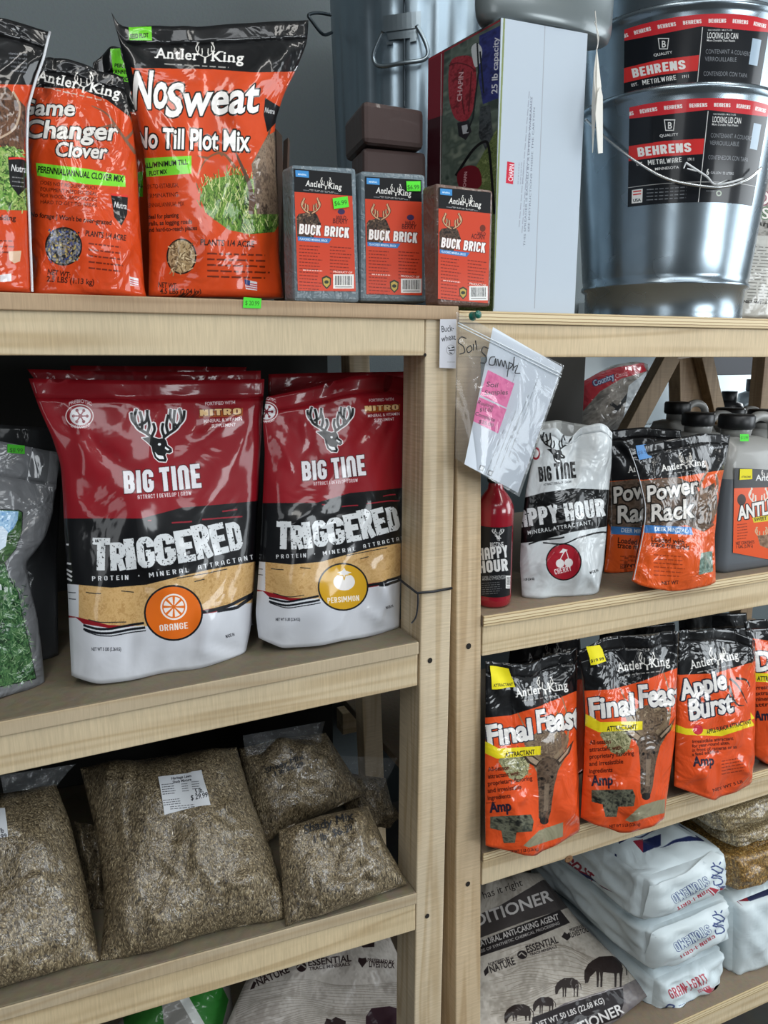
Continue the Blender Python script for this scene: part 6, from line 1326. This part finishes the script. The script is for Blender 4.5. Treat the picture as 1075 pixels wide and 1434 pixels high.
def cylpatch(nm, cx_, cy_, r, z0, z1, a0, a1, art, bg, root, k=3):
    n, m = 32, 12; G = np.array([[(cx_+r*math.cos(a0+(a1-a0)*i/n), cy_+r*math.sin(a0+(a1-a0)*i/n), z0+(z1-z0)*j/m) for i in range(n+1)] for j in range(m+1)])
    s = Surf(G); c = Canvas(s, bg, k=k); art(c); return mesh(nm, G.reshape(-1, 3), gridfaces(n, m), printmat(nm+'_print', c.image(nm+'_print'), .3, .5), root, smooth=True, uv=uvflat(n, m)), s
pbase = np.array([bx, by-rr_, Z2r]); zl0, zl1 = Z2r+up_to(pbase, 836), Z2r+up_to(pbase, 738)
aa = math.atan2(CAM_C[1]-by, CAM_C[0]-bx)
cylpatch('printed_label', bx, by, rr_*.985+.0007, zl0, zl1, aa-1.35, aa+1.15, lab_red, '#191a1d', o)
# Power Rack pouches
def art_power(dx, dy, f, dim=False):
    def art(c):
        P = lambda x, y: (dx+(x-879)*f, dy+(y-628)*f)
        PP = lambda *l: [P(*q) for q in l]
        c.below(PP((860, 668), (900, 672), (950, 668), (1030, 655)), '#de5a22')
        c.poly(PP((890, 674), (948, 668), (975, 680), (985, 715), (1000, 735), (985, 745), (960, 735), (930, 742), (905, 740), (885, 715)), '#54443a', tex=c.mix(['#3b3029', '#6f5c4e', '#564539']))
        c.poly(PP((975, 690), (1000, 676), (1008, 700), (1004, 730), (990, 735), (978, 715)), '#5b4637', tex=c.mix(['#33281f', '#7d6552', '#4d3b2e']))
        c.strokes([spline(PP((988, 698), (980, 680), (990, 658), (986, 645)), 5), spline(PP((994, 700), (1004, 684), (1002, 664)), 5), spline(PP((984, 685), (974, 678)), 3)], '#7c6350', 3.4)
        ak(c, P(927, 660), P(988, 651), 9*f); antlers(c, P(959, 648), 14*f, '#cfc9c0', 1.2, pts=3)
        o = ('#17130f', 1.8)
        c.text('Power', P(905, 702), P(977, 690), 22*f, '#ddd9d4', slant=.15, out=o, fat=.5, jit=1); c.text('Rack', P(910, 731), P(970, 723), 24*f, '#ddd9d4', slant=.15, out=o, fat=.5, jit=1)
        c.poly(PP((902, 735), (968, 738), (970, 749), (902, 746)), '#3f7cc0'); c.text('DEER MINERAL', P(916, 743), P(962, 746), 5.5*f, '#dfe6ee')
        c.text('Loaded with', P(911, 758), P(958, 763), 7.5*f, '#3a1508', bold=1); c.text('trace minerals', P(911, 765), P(965, 770), 7.5*f, '#3a1508', bold=1)
        c.lines(P(915, 777), P(962, 780), (0, 5.6*f), 6, 1.5, '#8a3212'); c.text('NET WT', P(926, 819), P(950, 818), 5*f, '#3a1508')
        c.poly(PP((981, 774), (997, 772), (998, 800), (978, 805)), '#6d8478', tex=c.mix(['#4d6359', '#8ba296', '#5e756a']))
        c.text('Whitetail', P(992, 630), P(1012, 627), 3.6*f, '#b9bcc0')
    return art
o, sf = bag('mineral_pouch', [(885, 813), (891, 785), (898, 752), (902, 725), (902, 706), (896, 680), (889, 655), (879, 629)], [(1002, 815), (1001, 780), (1000, 752), (1004, 712), (1010, 672), (1016, 648), (1022, 609)], Z2r, base=((934, 826), (1000, 816)),
    B=((897, 820), (934, 827)), Tp=((930, 617), (980, 607)), Th=.05, lean=4, seed=63, bg='#0d0e11', art=art_power(879, 628, 1), bump=.5, crinkle=.8, bscale=26, rough=.3, coat=.9, seal=.93, wr=.003)
T(o, 'orange pouch lettered Power Rack with a blue tape corner, in front of its darker twin', 'bag')
pts = sf.pt(np.stack([np.full(40, .008), np.linspace(.01, 1, 40)], -1), .001); tube('side_seam', pts, .0007, plain('seam_white', '#c9cdd2'), o)
sticker(sf, [(889, 624), (905, 622), (912, 641), (894, 644)], '#4d7fb5', 'price_tape', o, lambda c: c.text('$8.99', (893, 637), (909, 634), 5, '#2f4f78', bold=0), n=5)
o, sf = bag('mineral_pouch', [(846, 801), (850, 760), (853, 700), (853, 650), (853, 603)], [(962, 806), (960, 740), (962, 680), (957, 640), (953, 602)], Z2r, Y=.10, yaw=3, Tp=((900, 598),), Th=.05, lean=4, seed=64, bg='#0d0e11', art=art_power(850-18, 628+2, 1.0), bump=.4, coat=.7, seal=.93, backcol='#8a3312')
T(o, 'second Power Rack pouch in shade behind the white cherry pouch', 'bag')
# jugs
M_jt = plain('cloudy_jug', '#8e8e8b', .42, coat=.25, bump=.05, bscale=30); M_jd = plain('jug_contents', '#5b6066', .34, coat=.3, bump=.05, bscale=30); M_cap = plain('black_cap', '#17181a', .4)
def rrect(w, d, r, n=6):
    out = []
    for cx_, cy_, a0 in ((w/2-r, d/2-r, 0), (-w/2+r, d/2-r, 90), (-w/2+r, -d/2+r, 180), (w/2-r, -d/2+r, 270)):
        for i in range(n+1): a = math.radians(a0+90*i/n); out.append((cx_+r*math.cos(a), cy_+r*math.sin(a)))
    return out
def jug(x, y, z, w, d, h, fill, label, grp, detail=True, Y0=0, seed=0, body=None, cat='jug'):
    M1 = body or M_jd; lv = [(0, .90), (.006, .97), (.02, 1.0), (.06, .985), (.10, 1.0), (.62*h, 1.0)]
    prof = [(0, .90), (.006, .97), (.016, 1.0), (h*.10, .985), (h*.14, 1.0), (h*fill, 1.0), (h*.70, 1.0), (h*.76, .97), (h*.82, .84), (h*.86, .62), (h*.875, .40)]
    def build(nm, ps, mat, par, cap0, cap1):
        V = []; Fs = []; m = 0
        for zz, s in ps:
            ring = rrect(w*s, d*s, min(w, d)*.22*s); m = len(ring)
            V += [(x+p[0]-(0 if s > .7 else w*.12), y+p[1], z+zz) for p in ring]
        for k in range(len(ps)-1):
            for i in range(m): j = (i+1) % m; Fs.append((k*m+i, k*m+j, (k+1)*m+j, (k+1)*m+i))
        if cap0: Fs.append(tuple(reversed(range(m))))
        if cap1: Fs.append(tuple((len(ps)-1)*m+i for i in range(m)))
        return mesh(nm, V, Fs, mat, par, smooth=True)
    k = [i for i, p in enumerate(prof) if p[0] == h*fill][0]
    o = build('deer_jug', prof[:k+1], M1, None, True, False); T(o, label, cat, grp)
    build('jug_shoulder', prof[k:], M_jt if not body else body, o, False, True)
    nx = x-w*.12
    lathe('neck', [(w*.15, 0), (w*.15, .02)], (nx, y, z+h*.872), M_jt, o, n=24); lathe('cap', [(w*.17, 0), (w*.185, .003), (w*.185, .020), (w*.17, .023), (.001, .023)], (nx, y, z+h*.872+.012), M_cap, o, n=28, rf=lambda a, k: 1+.012*math.cos(a*28))
    tube('handle', spline([(x+w*.02, y, z+h*.86), (x+w*.10, y, z+h*.97), (x+w*.26, y, z+h*.995), (x+w*.42, y, z+h*.95), (x+w*.46, y, z+h*.80), (x+w*.40, y, z+h*.70)], 6), w*.055, M_jt if not body else body, o, n=12)
    return o
jb = onz(1006, 806, Z2r); w_ = .150; dj = .085; xj = jb[0]+w_/2+.002; yj = jb[1]+dj/2+.002
# the height that reaches the shoulder seen in the photo
hj = up_to(np.array([xj, yj, Z2r]), 583)/1.0
oj = jug(xj, yj, Z2r+.0005, w_, dj, hj, .62, 'front grey jug with an orange antler label and green price sticker, at the right edge', 'cloudy jugs on the right shelf')
def lab_jug(c):
    c.poly([(1015, 650), (1160, 650), (1160, 690), (1015, 684)], '#2b2b2d'); c.poly([(1015, 684), (1160, 680), (1160, 790), (1015, 776)], '#dc5425')
    c.text('AntlerKing', (1058, 673), (1110, 673), 8, '#dedede'); antlers(c, (1072, 668), 10, '#d6d2cc', 1, pts=3)
    c.ell((1038, 700), 6, 8, '#3a2521'); antlers(c, (1062, 706), 22, '#d8cfc4', 2, None, 4)
    c.text('ANTLER', (1034, 728), (1092, 716), 18, '#e6e2de', slant=.25, out=('#1c1412', 1.6), fat=.5); c.poly([(1053, 725), (1100, 718), (1100, 727), (1055, 732)], '#d8c72a'); c.text('SWEET & SALTY', (1056, 730), (1096, 725), 4.5, '#2c1c10')
    c.lines((1032, 735), (1048, 733), (0, 4), 6, 1.2, '#6b2411'); c.text('NET CONTENTS', (1030, 763), (1056, 761), 4, '#3a1508'); c.text('1 GAL (3.78 L)', (1030, 768), (1054, 766), 4, '#3a1508')
    antlers(c, (1066, 752), 14, '#c9a683', 1.6, None, 3); c.poly([(1060, 750), (1080, 748), (1080, 770), (1064, 764)], '#7a5a44', tex=c.mix(['#4c3729', '#9b7d64', '#6a4f3c']))
yl = yj-dj/2-.0012
q4 = [at(1026, 774, yl), at(1150, 778, yl), at(1150, 656, yl), at(1028, 655, yl)]; q4[1][0] = q4[2][0] = xj+w_*.42
flat('printed_label', q4, '#dc5425', lab_jug, oj, rough=.35, coat=.3, k=3)
flat('yellow_sticker', [at(x, y, yl-.001) for x, y in ((1035, 672), (1053, 671), (1053, 657), (1036, 657))], '#e2d51c', lambda c: c.text('ATTRACTANT', (1038, 669), (1051, 669), 2.4, '#3a3612'), oj, k=3)
flat('price_sticker', [at(x, y, yj-dj*.44) for x, y in ((1036, 618), (1048, 618), (1048, 608), (1036, 608))], '#4fd83a', lambda c: c.text('$13.99', (1037, 615), (1047, 615), 4, '#2a5a20', bold=0), oj, k=3)
def jug_px(pxcap, pycap, Yj, w, lab, body=None):
    p = at(pxcap, pycap, Yj); x = p[0]+w*.12; h = (p[2]-Z2r-.02)/.872
    return jug(x, Yj, Z2r+.0005, w, .085, h, .62, lab, 'cloudy jugs on the right shelf', body=body)
jug_px(977, 590, .18, .150, 'grey jug with black cap standing behind and left of the front jug')
jug_px(1022, 582, .29, .150, 'cloudy jug with a black cap in the back row of jugs')
jug_px(948, 574, .29, .13, 'cloudy jug half hidden behind the orange pouches, its cap left of the others')
jug_px(1068, 585, .19, .15, 'cloudy jug in the second row cut by the right edge')
# ------------------------------------------------------------------ seen through the open back: another shelf beyond
far = empty('display_stand', (0, 0, 0)); T(far, 'pale stand behind the open back of the right unit, with bags lying on it', 'stand')
zf = zat(850, 620, .80)
box('stand_top', at(770, 600, .8)[0], at(1075, 560, .8)[0]+.6, .72, 1.2, zf-.03, zf, M_pale, far); box('stand_side', at(770, 600, .8)[0], at(770, 600, .8)[0]+.03, .73, 1.18, 0, zf-.031, M_pale, far)
box('stand_back', at(812, 500, 1.22)[0], at(1075, 560, .8)[0]+.9, 1.21, 1.24, zf+.001, 1.62, M_pale, far, bevel=0)
Mdk = plain('dark_grey_panel', '#35332f', .7)
o = box('dark_board', at(765, 560, .69)[0], at(817, 560, .69)[0], .69, .705, .001, 1.47, Mdk); T(o, 'dark grey upright board seen through the gap left of the red plastic bag', 'board')
def art_red(c):
    c.A[:] = c.mix(['#6d6862', '#8d8882', '#5d5853'], (16, 7, 3))(c.H, c.W)
    c.poly([(810, 530), (860, 515), (900, 508), (905, 520), (870, 530), (840, 548), (812, 580)], '#a3232f'); c.text('Country', (832, 541), (860, 530), 8, '#b9c4d6', out=('#2a3a63', 1)); c.text('Classic', (862, 530), (880, 524), 6, '#c9b4b6', bold=0)
    c.strokes([[(862, 575), (885, 545)], [(855, 565), (865, 572)]], '#1f2226', 5); c.poly([(880, 540), (905, 520), (905, 600), (870, 600)], '#a9b1b8', tex=c.mix(['#8f989f', '#c2c9ce', '#a3abb2'], (10, 5, 3)))
o, sf = bag('feed_sack', [(812, 603), (812, 570), (814, 535)], [(898, 603), (905, 560), (907, 510)], zf, Y=.80, lean=25, Tp=((850, 515), (880, 508)), Th=.14, prof='pillow', fb=.5, seed=71, bg='#7a756f', art=art_red, bump=.6, crinkle=1, coat=.9, bscale=20, backcol='#7a2028')
T(o, 'red and grey glossy feed sack on the stand beyond the open back', 'sack')
def cano(px0, px1, pytop, Yk, mat, lab):
    a, b = at(px0, 600, Yk)[0], at(px1, 600, Yk)[0]; zt = at((px0+px1)/2, pytop, Yk)[2]; r = (b-a)/2
    h = zt-zf
    o = lathe('canister', [(.001, .001), (r*.95, .0), (r, .006), (r, h*.62), (r*.92, h*.70), (r*.5, h*.76)], ((a+b)/2, Yk, zf+.0005), mat, None, n=28); T(o, lab, 'bottle', 'bottles beyond the open back')
    lathe('cap', [(r*.52, 0), (r*.56, .004), (r*.56, h*.24), (r*.5, h*.25), (.001, h*.25)], ((a+b)/2, Yk, zf+h*.75), M_cap, o, n=24)
wh = plain('white_bottle', '#aeb7bd', .35, coat=.3)
cano(1003, 1031, 548, .90, plain('dark_bottle', '#2b2c2e', .35), 'dark bottle beyond the open back, left of two white ones')
cano(1036, 1070, 531, .97, wh, 'white bottle with a black lid beyond the open back, taller of two'); cano(1050, 1095, 549, .80, wh, 'white bottle with a wide black lid at the right edge beyond the back')
o = box('navy_box', at(995, 520, .75)[0], at(1150, 520, .75)[0], .75, .95, at(1000, 525.5, .75)[2], 1.56, plain('navy_card', '#161a26', .5)); T(o, 'dark navy box above the white bottles at the upper right beyond the open back', 'box')
box('shelf_slab', at(990, 520, .74)[0], at(1150, 520, .74)[0]+.2, .74, 1.2, 1.561, 1.575, Mdk, far)
o['label'] = 'dark navy carton high above the white bottles beyond the open back'
# ================================================================== right unit, third shelf: orange attractant pouches
def art_feast(ox, oy, e, h0, small=False):
    def art(c):
        # e: unit vector along a line of print, n: down
        e_ = np.array(e, float); e_ /= np.hypot(*e_); n = np.array([-.02, 1.0]); P = lambda x, y: np.array([ox, oy])+e_*x+n*y; PP = lambda *l: [P(*q) for q in l]
        c.below(PP((-20, 42), (40, 46), (80, 40), (150, 22)), '#dc5020')
        br = c.mix(['#3f332a', '#85705a', '#5e4d3e', '#a08d72'], (8, 4, 2)); gr = c.mix(['#55573a', '#a3a07a', '#7b7a55', '#c0bb98'], (7, 3, 2))
        c.poly(PP((30, 96), (60, 94), (70, 112), (66, 132), (54, 142), (40, 134), (24, 108)), '#96906a', tex=gr); c.hatch(PP((28, 96), (64, 96), (66, 136), (30, 120)), ['#b9b48f', '#4f5136', '#8b8a63'], 120, 7, .9)
        c.poly(PP((58, 84), (84, 74), (112, 74), (124, 92), (118, 120), (106, 140), (82, 138), (72, 118)), '#6c5a48', tex=br)
        c.poly(PP((78, 122), (90, 114), (106, 116), (110, 132), (104, 156), (100, 190), (96, 204), (88, 206), (83, 196), (82, 160)), '#4a3c31', tex=c.mix(['#2b221c', '#6b5848', '#46382d'], (6, 3, 2)))
        c.poly(PP((78, 124), (66, 116), (58, 104), (70, 106), (84, 116)), '#35291f', grow=.5); c.poly(PP((78, 122), (69, 115), (63, 107), (72, 109), (82, 117)), '#a08c76'); c.poly(PP((106, 120), (120, 108), (130, 96), (125, 112), (110, 127)), '#35291f', grow=.5); c.poly(PP((109, 120), (119, 110), (126, 102), (122, 112), (111, 123)), '#a08c76')
        c.ell(P(91, 202), 6, 5, '#191412'); c.ell(P(86, 142), 1.8, 2.2, '#0f0c0b'); c.ell(P(101, 142), 1.8, 2.2, '#0f0c0b'); c.poly(PP((90, 150), (97, 150), (96, 188), (90, 188)), '#8e7c68', alpha=.6)
        c.strokes([spline(PP((84, 116), (70, 98), (62, 70), (50, 44)), 5), spline(PP((68, 90), (80, 74), (82, 56)), 4), spline(PP((104, 116), (120, 96), (122, 66), (112, 30)), 5), spline(PP((121, 80), (110, 66), (106, 50)), 4)], '#86745c', 4, taper=True)
        ak(c, P(48, 22), P(122, 22), 12)
        c.text('Final', P(8, 84), P(74, 84), 28, '#e6e3df', out=('#1a1c2c', 2.0), fat=1.0, slant=.04); c.text('Feast', P(78, 76), P(140, 78), 30, '#e6e3df', out=('#1a1c2c', 2.0), fat=1.0, slant=.04)
        c.poly(PP((-8, 70), (10, 80), (24, 90), (84, 96), (84, 108), (22, 104), (-8, 86)), '#e5d21f'); c.text('ATTRACTANT', P(34, 104), P(76, 106), 6.5, '#1f1a12')
        for i, t in enumerate(('All-season', 'attractant with', 'proprietary flavoring', 'and irresistible', 'ingredients')): c.text(t, P(10, 120+i*10), P(10+3*len(t), 122+i*10), 6, '#4a1508', bold=1)
        c.text('Amp', P(14, 178), P(44, 180), 14, '#211a30', fat=.4); c.lines(P(8, 164), P(24, 165), (0, 3), 1, 1.2, '#4a1508')
        c.poly(PP((14, 184), (72, 190), (76, 200), (74, 214), (52, 212), (50, 226), (34, 224), (30, 206), (14, 200)), '#2c2f2a', tex=c.mix(['#191b18', '#6a6a58', '#33362e'])); c.text('NET WT 5 LB (2.26 kg)', P(40, 240), P(84, 242), 4, '#4a1508')
        c.poly(PP((84, 214), (118, 208), (118, 228), (70, 236), (62, 232)), '#8f8a70')
    return art
kw = dict(bump=.42, crinkle=.7, bscale=22, rough=.28, coat=.95, seal=.94, wr=.0042)
o, sf = bag('attractant_pouch', [(680, 1184), (679.5, 1100), (679.5, 1000), (680, 926)], [(812, 1160), (810, 1090), (807, 1033), (808, 960), (808, 906)], Z3r, base=((741, 1190), (812, 1162)), B=((741, 1191),), Tp=((700, 928), (735, 930), (775, 918)), Th=.06, lean=5, seed=81, bg='#0a0b0e', art=art_feast(676, 962, (1, -.16), 1), **kw)
T(o, 'orange pouch lettered Final Feast with a drooping top, beside the post', 'bag')
sticker(sf, [(685, 932), (712, 936), (721, 962), (688, 965)], '#e2d51c', 'yellow_sticker', o, lambda c: c.text('ATTRACTANT', (691, 962), (718, 960), 4, '#2c2a12'), n=5)
o, sf = bag('attractant_pouch', [(813, 1145), (817, 1080), (820, 1000), (817, 950), (808, 912)], [(930, 1145), (937, 1090), (945, 1033), (948, 940), (949, 884)], Z3r, base=((861, 1160), (929, 1146)), B=((861, 1161),), Tp=((850, 893), (900, 888)), Th=.06, lean=5, seed=82, bg='#0a0b0e', art=art_feast(818, 924, (1, -.12), 1), **kw)
T(o, 'orange pouch lettered Final Feast with a grazing deer, in the middle of the three', 'bag')
sticker(sf, [(820, 905), (841, 903), (848, 926), (827, 931)], '#e2d51c', 'yellow_sticker', o, lambda c: c.text('$19.99', (827, 928), (846, 924), 4, '#2c2a12'), n=5)
def art_apple(c):
    c.below([(930, 938), (950, 945), (1000, 943), (1060, 925)], '#dc5020'); ak(c, (968, 937), (1035, 922), 12)
    o = ('#16182a', 2.0)
    c.text('Apple', (955, 980), (1018, 963), 26, '#e6e3df', out=o, fat=.9, slant=.15); c.text('Burst', (965, 1008), (1026, 996), 27, '#e6e3df', out=o, fat=.9, slant=.15)
    c.strokes([spline([(1022, 950), (1034, 962), (1046, 985)], 4), spline([(1030, 950), (1044, 952), (1050, 962)], 4), spline([(1020, 960), (1030, 985), (1042, 988)], 4)], '#2a211d', 4, taper=True)
    c.poly([(935, 1010), (960, 1020), (1010, 1022), (1062, 1004), (1062, 1014), (1010, 1031), (960, 1029), (935, 1022)], '#e5d21f'); c.text('APPLE FLAVOR ATTRACTANT', (990, 1028), (1052, 1013), 6, '#1f1a12'); c.ell((977, 1022), 7, 7, '#c52a3a')
    for i, t in enumerate(('Irresistible attractant', 'for year-round sites,', 'in front of cameras or as', 'a feed additive')): c.text(t, (969, 1041+i*6), (969+2.5*len(t), 1036+i*6), 4.6, '#4a1508')
    c.text('Amp', (971, 1073), (1000, 1071), 13, '#211a30', fat=.4); c.lines((1010, 1066), (1046, 1060), (0, 4.5), 5, 1.3, '#6d220e'); c.text('NET WT 5 LB', (998, 1109), (1040, 1096), 4, '#4a1508')
o, sf = bag('attractant_pouch', [(944, 1101), (946, 1040), (948, 960), (951, 883)], [(1053, 1092), (1056, 1030), (1058, 960), (1057, 897)], Z3r, base=((992, 1116), (1052, 1093)), B=((992, 1116),), Tp=((1000, 880), (1030, 884)), Th=.06, lean=5, seed=83, bg='#0a0b0e', art=art_apple, **kw)
T(o, 'orange pouch lettered Apple Burst, third from the right post', 'bag')
def art_d(c):
    c.below([(1040, 892), (1075, 897), (1150, 890)], '#dc5020'); c.text('Deer', (1057, 940), (1130, 932), 26, '#e6e3df', out=('#16182a', 2), fat=.9); c.poly([(1040, 942), (1150, 945), (1150, 958), (1040, 954)], '#e5d21f'); c.text('ATTRACTANT', (1060, 953), (1100, 954), 6, '#1f1a12')
    for i, t in enumerate(('Irresistible', 'extra rich', 'mineral to', 'attract')): c.text(t, (1056, 966+i*8), (1092, 964+i*8), 5.5, '#4a1508')
    c.text('Amp', (1056, 1009), (1084, 1008), 13, '#211a30', fat=.4); c.poly([(1056, 872), (1085, 870), (1090, 880), (1060, 882)], '#b9a92a')
o, sf = bag('attractant_pouch', [(1057, 1058), (1056, 1000), (1052, 940), (1042, 870)], [(1170, 1040), (1175, 950), (1170, 860)], Z3r, base=((1078, 1072), (1160, 1046)), B=((1078, 1073),), Th=.06, lean=5, seed=84, bg='#0a0b0e', art=art_d, **kw)
T(o, 'orange pouch cut by the right edge of the third shelf, showing a large letter D', 'bag')
for i, (L, R, Yk) in enumerate((([(700, 1150), (702, 1000), (715, 905)], [(820, 1120), (818, 1000), (812, 892)], .13), ([(836, 1110), (836, 1000), (840, 880)], [(945, 1090), (948, 1000), (945, 872)], .13), ([(955, 1080), (955, 1000), (950, 860)], [(1050, 1060), (1052, 960), (1045, 858)], .13))):
    o, sf = bag('attractant_pouch', L, R, Z3r, Y=Yk, Th=.05, lean=4, seed=90+i, bg='#15161a', art=lambda c: (c.below([(650, 960-i*8), (1100, 935-i*8)], '#a9330f'), ak(c, (740, 925), (800, 915), 10)), coat=.8, k=1)
    T(o, ['orange pouch in the second row behind the drooping Final Feast one', 'orange pouch in the second row behind the grazing-deer one', 'orange pouch in the second row behind Apple Burst'][i], 'bag', 'second row of attractant pouches')
# ================================================================== bottom right: grit sacks and grain
MW = foil('white_sack', None, '#cbd7db', rough=.38, coat=.35, bump=.45, crinkle=.6, bscale=12)
NV, RD = '#3a4a7c', '#a53a48'
def art_stone(TL, TR, BR, BL):
    TL, TR, BR, BL = map(np.array, (TL, TR, BR, BL)); A = lambda s, t: (TL*(1-s)+TR*s)*(1-t)+(BL*(1-s)+BR*s)*t
    def f(c):
        # printed upside down: baseline runs right to left
        c.text('STONEMO', A(.72, .34), A(.28, .50), 14, '#cbd7db', bold=3, out=(NV, .8))
        r = A(.85, .46); c.strokes([spline([r+(-8, -12), r+(0, -14), r+(9, -8), r+(2, -3), r+(-7, 2), r+(6, 4), r+(8, 10), r+(-2, 13), r+(-4, 7)], 4), [r+(-7, -10), r+(8, -4)], [r+(-6, -2), r+(8, 2)], [r+(4, -16), r+(6, -20)], [r+(-2, -15), r+(-5, -19)]], NV, 1.8)
        c.text('GRAN-I-GRIT', A(.80, .70), A(.36, .90), 5, RD, bold=3)
    return f
s1 = [(905, 1234), (1021, 1193), (1025, 1243), (899, 1297)]
s2 = [(906, 1308), (1026, 1260), (1027, 1314), (912, 1366)]
s3 = [(920, 1378), (1020, 1332), (1012, 1387), (915, 1429)]
def art_g3(c):
    c.text('GRAN-I-GRIT', (940, 1400), (992, 1376), 15, RD, bold=3); c.text('STARTER', (978, 1391), (995, 1384), 4.5, RD); c.strokes([spline([(931, 1413), (936, 1407), (944, 1409), (938, 1414), (945, 1412)], 4)], NV, 2.2); c.lines((950, 1409), (975, 1398), (0, 1), 1, 1.2, NV)
def art_top(c):
    K = '#26305a'
    c.strokes([[(830, 1204), (842, 1215), (850, 1217), (862, 1196)]], K, 3); c.strokes([[(866, 1180), (960, 1152), (984, 1152), (986, 1162), (975, 1170), (900, 1192)]], K, 4); c.poly([(890, 1180), (925, 1168), (925, 1184), (900, 1194)], K); c.poly([(886, 1178), (900, 1175), (900, 1194)], '#8d2c3c')
def art_side_grit(c):
    c.text('GRIT', (786, 1211), (824, 1240), 17, '#8d2c3c', bold=3); c.strokes([spline([(796, 1216), (820, 1240), (845, 1264), (856, 1272), (861, 1270), (858, 1262)], 4)], '#26305a', 3)
for i, (s, art, lab, at_) in enumerate(((s3, art_g3, 'bottom white grit sack with red lettering upright on its end', None), (s2, None, 'middle white grit sack in the stack, printed name upside down', None), (s1, None, 'top white grit sack of the stack, its dark-blue framed top face showing', art_top))):
    o, sf = softbox('grit_sack', s, [.035, .03, .028][i], .36, Z4, MW, .012, art=art, bg='#cbd7db', seed=100+i, artt=at_, arts=art_side_grit if i == 2 else None, wr=.0035, tk=[.25, .25, 1.1][i], ddir=np.array([-.1, 1, 0])/math.hypot(.1, 1)); T(o, lab, 'sack', 'white grit sacks in a stack')
    if i: 
        q = [(909, 1240), (1019, 1198), (1021, 1246), (903, 1294)] if i == 2 else [(911, 1306), (1021, 1266), (1023, 1314), (908, 1362)]
        sticker(sf, q, '#cfdadd', 'end_flap', o, art_stone(*q), off=.0022, n=14, rough=.4, coat=.3)
o, sf = softbox('grit_sack', [(1031, 1268), (1130, 1228), (1130, 1330), (1029, 1378)], .03, .36, Z4, MW, .01, seed=112, bg='#cbd7db', art=lambda c: (c.poly([(1015, 1236), (1150, 1205), (1150, 1228), (1050, 1262), (1038, 1258)], '#262d4c'), c.poly([(1015, 1238), (1040, 1246), (1048, 1262), (1034, 1262), (1015, 1250)], '#7a2430'))); T(o, 'white sack at the right edge with grain bags piled on it', 'sack')
GR = seedmat('whole_grain', ['#5a4020', '#9c7638', '#c79a50', '#7d5a2c', '#d9b878'], 330, stretch=(1, 1, .6)); GR2 = seedmat('cracked_straw', ['#5d4a30', '#a08a60', '#cbb88c', '#7c6846', '#e0d0a8'], 430, stretch=(1, 1, .4))
for i, (q, m, lab) in enumerate((([(1027, 1204), (1130, 1164), (1130, 1213), (1029, 1253)], GR, 'clear bag of golden grain, lowest of the three at the right edge'), ([(1026, 1172), (1130, 1133), (1130, 1150), (1026, 1190)], GR2, 'clear bag of straw-coloured grain, middle of the three at the right edge'), ([(1000, 1142), (1130, 1092), (1130, 1124), (1008, 1170)], GR2, 'clear bag of straw-coloured grain, top of the pile under the third shelf'))):
    o, sf = softbox('grain_bag', q, .035, .30, Z4, m, .012, seed=120+i, wr=.003, n=22); T(o, lab, 'bag', 'clear grain bags')
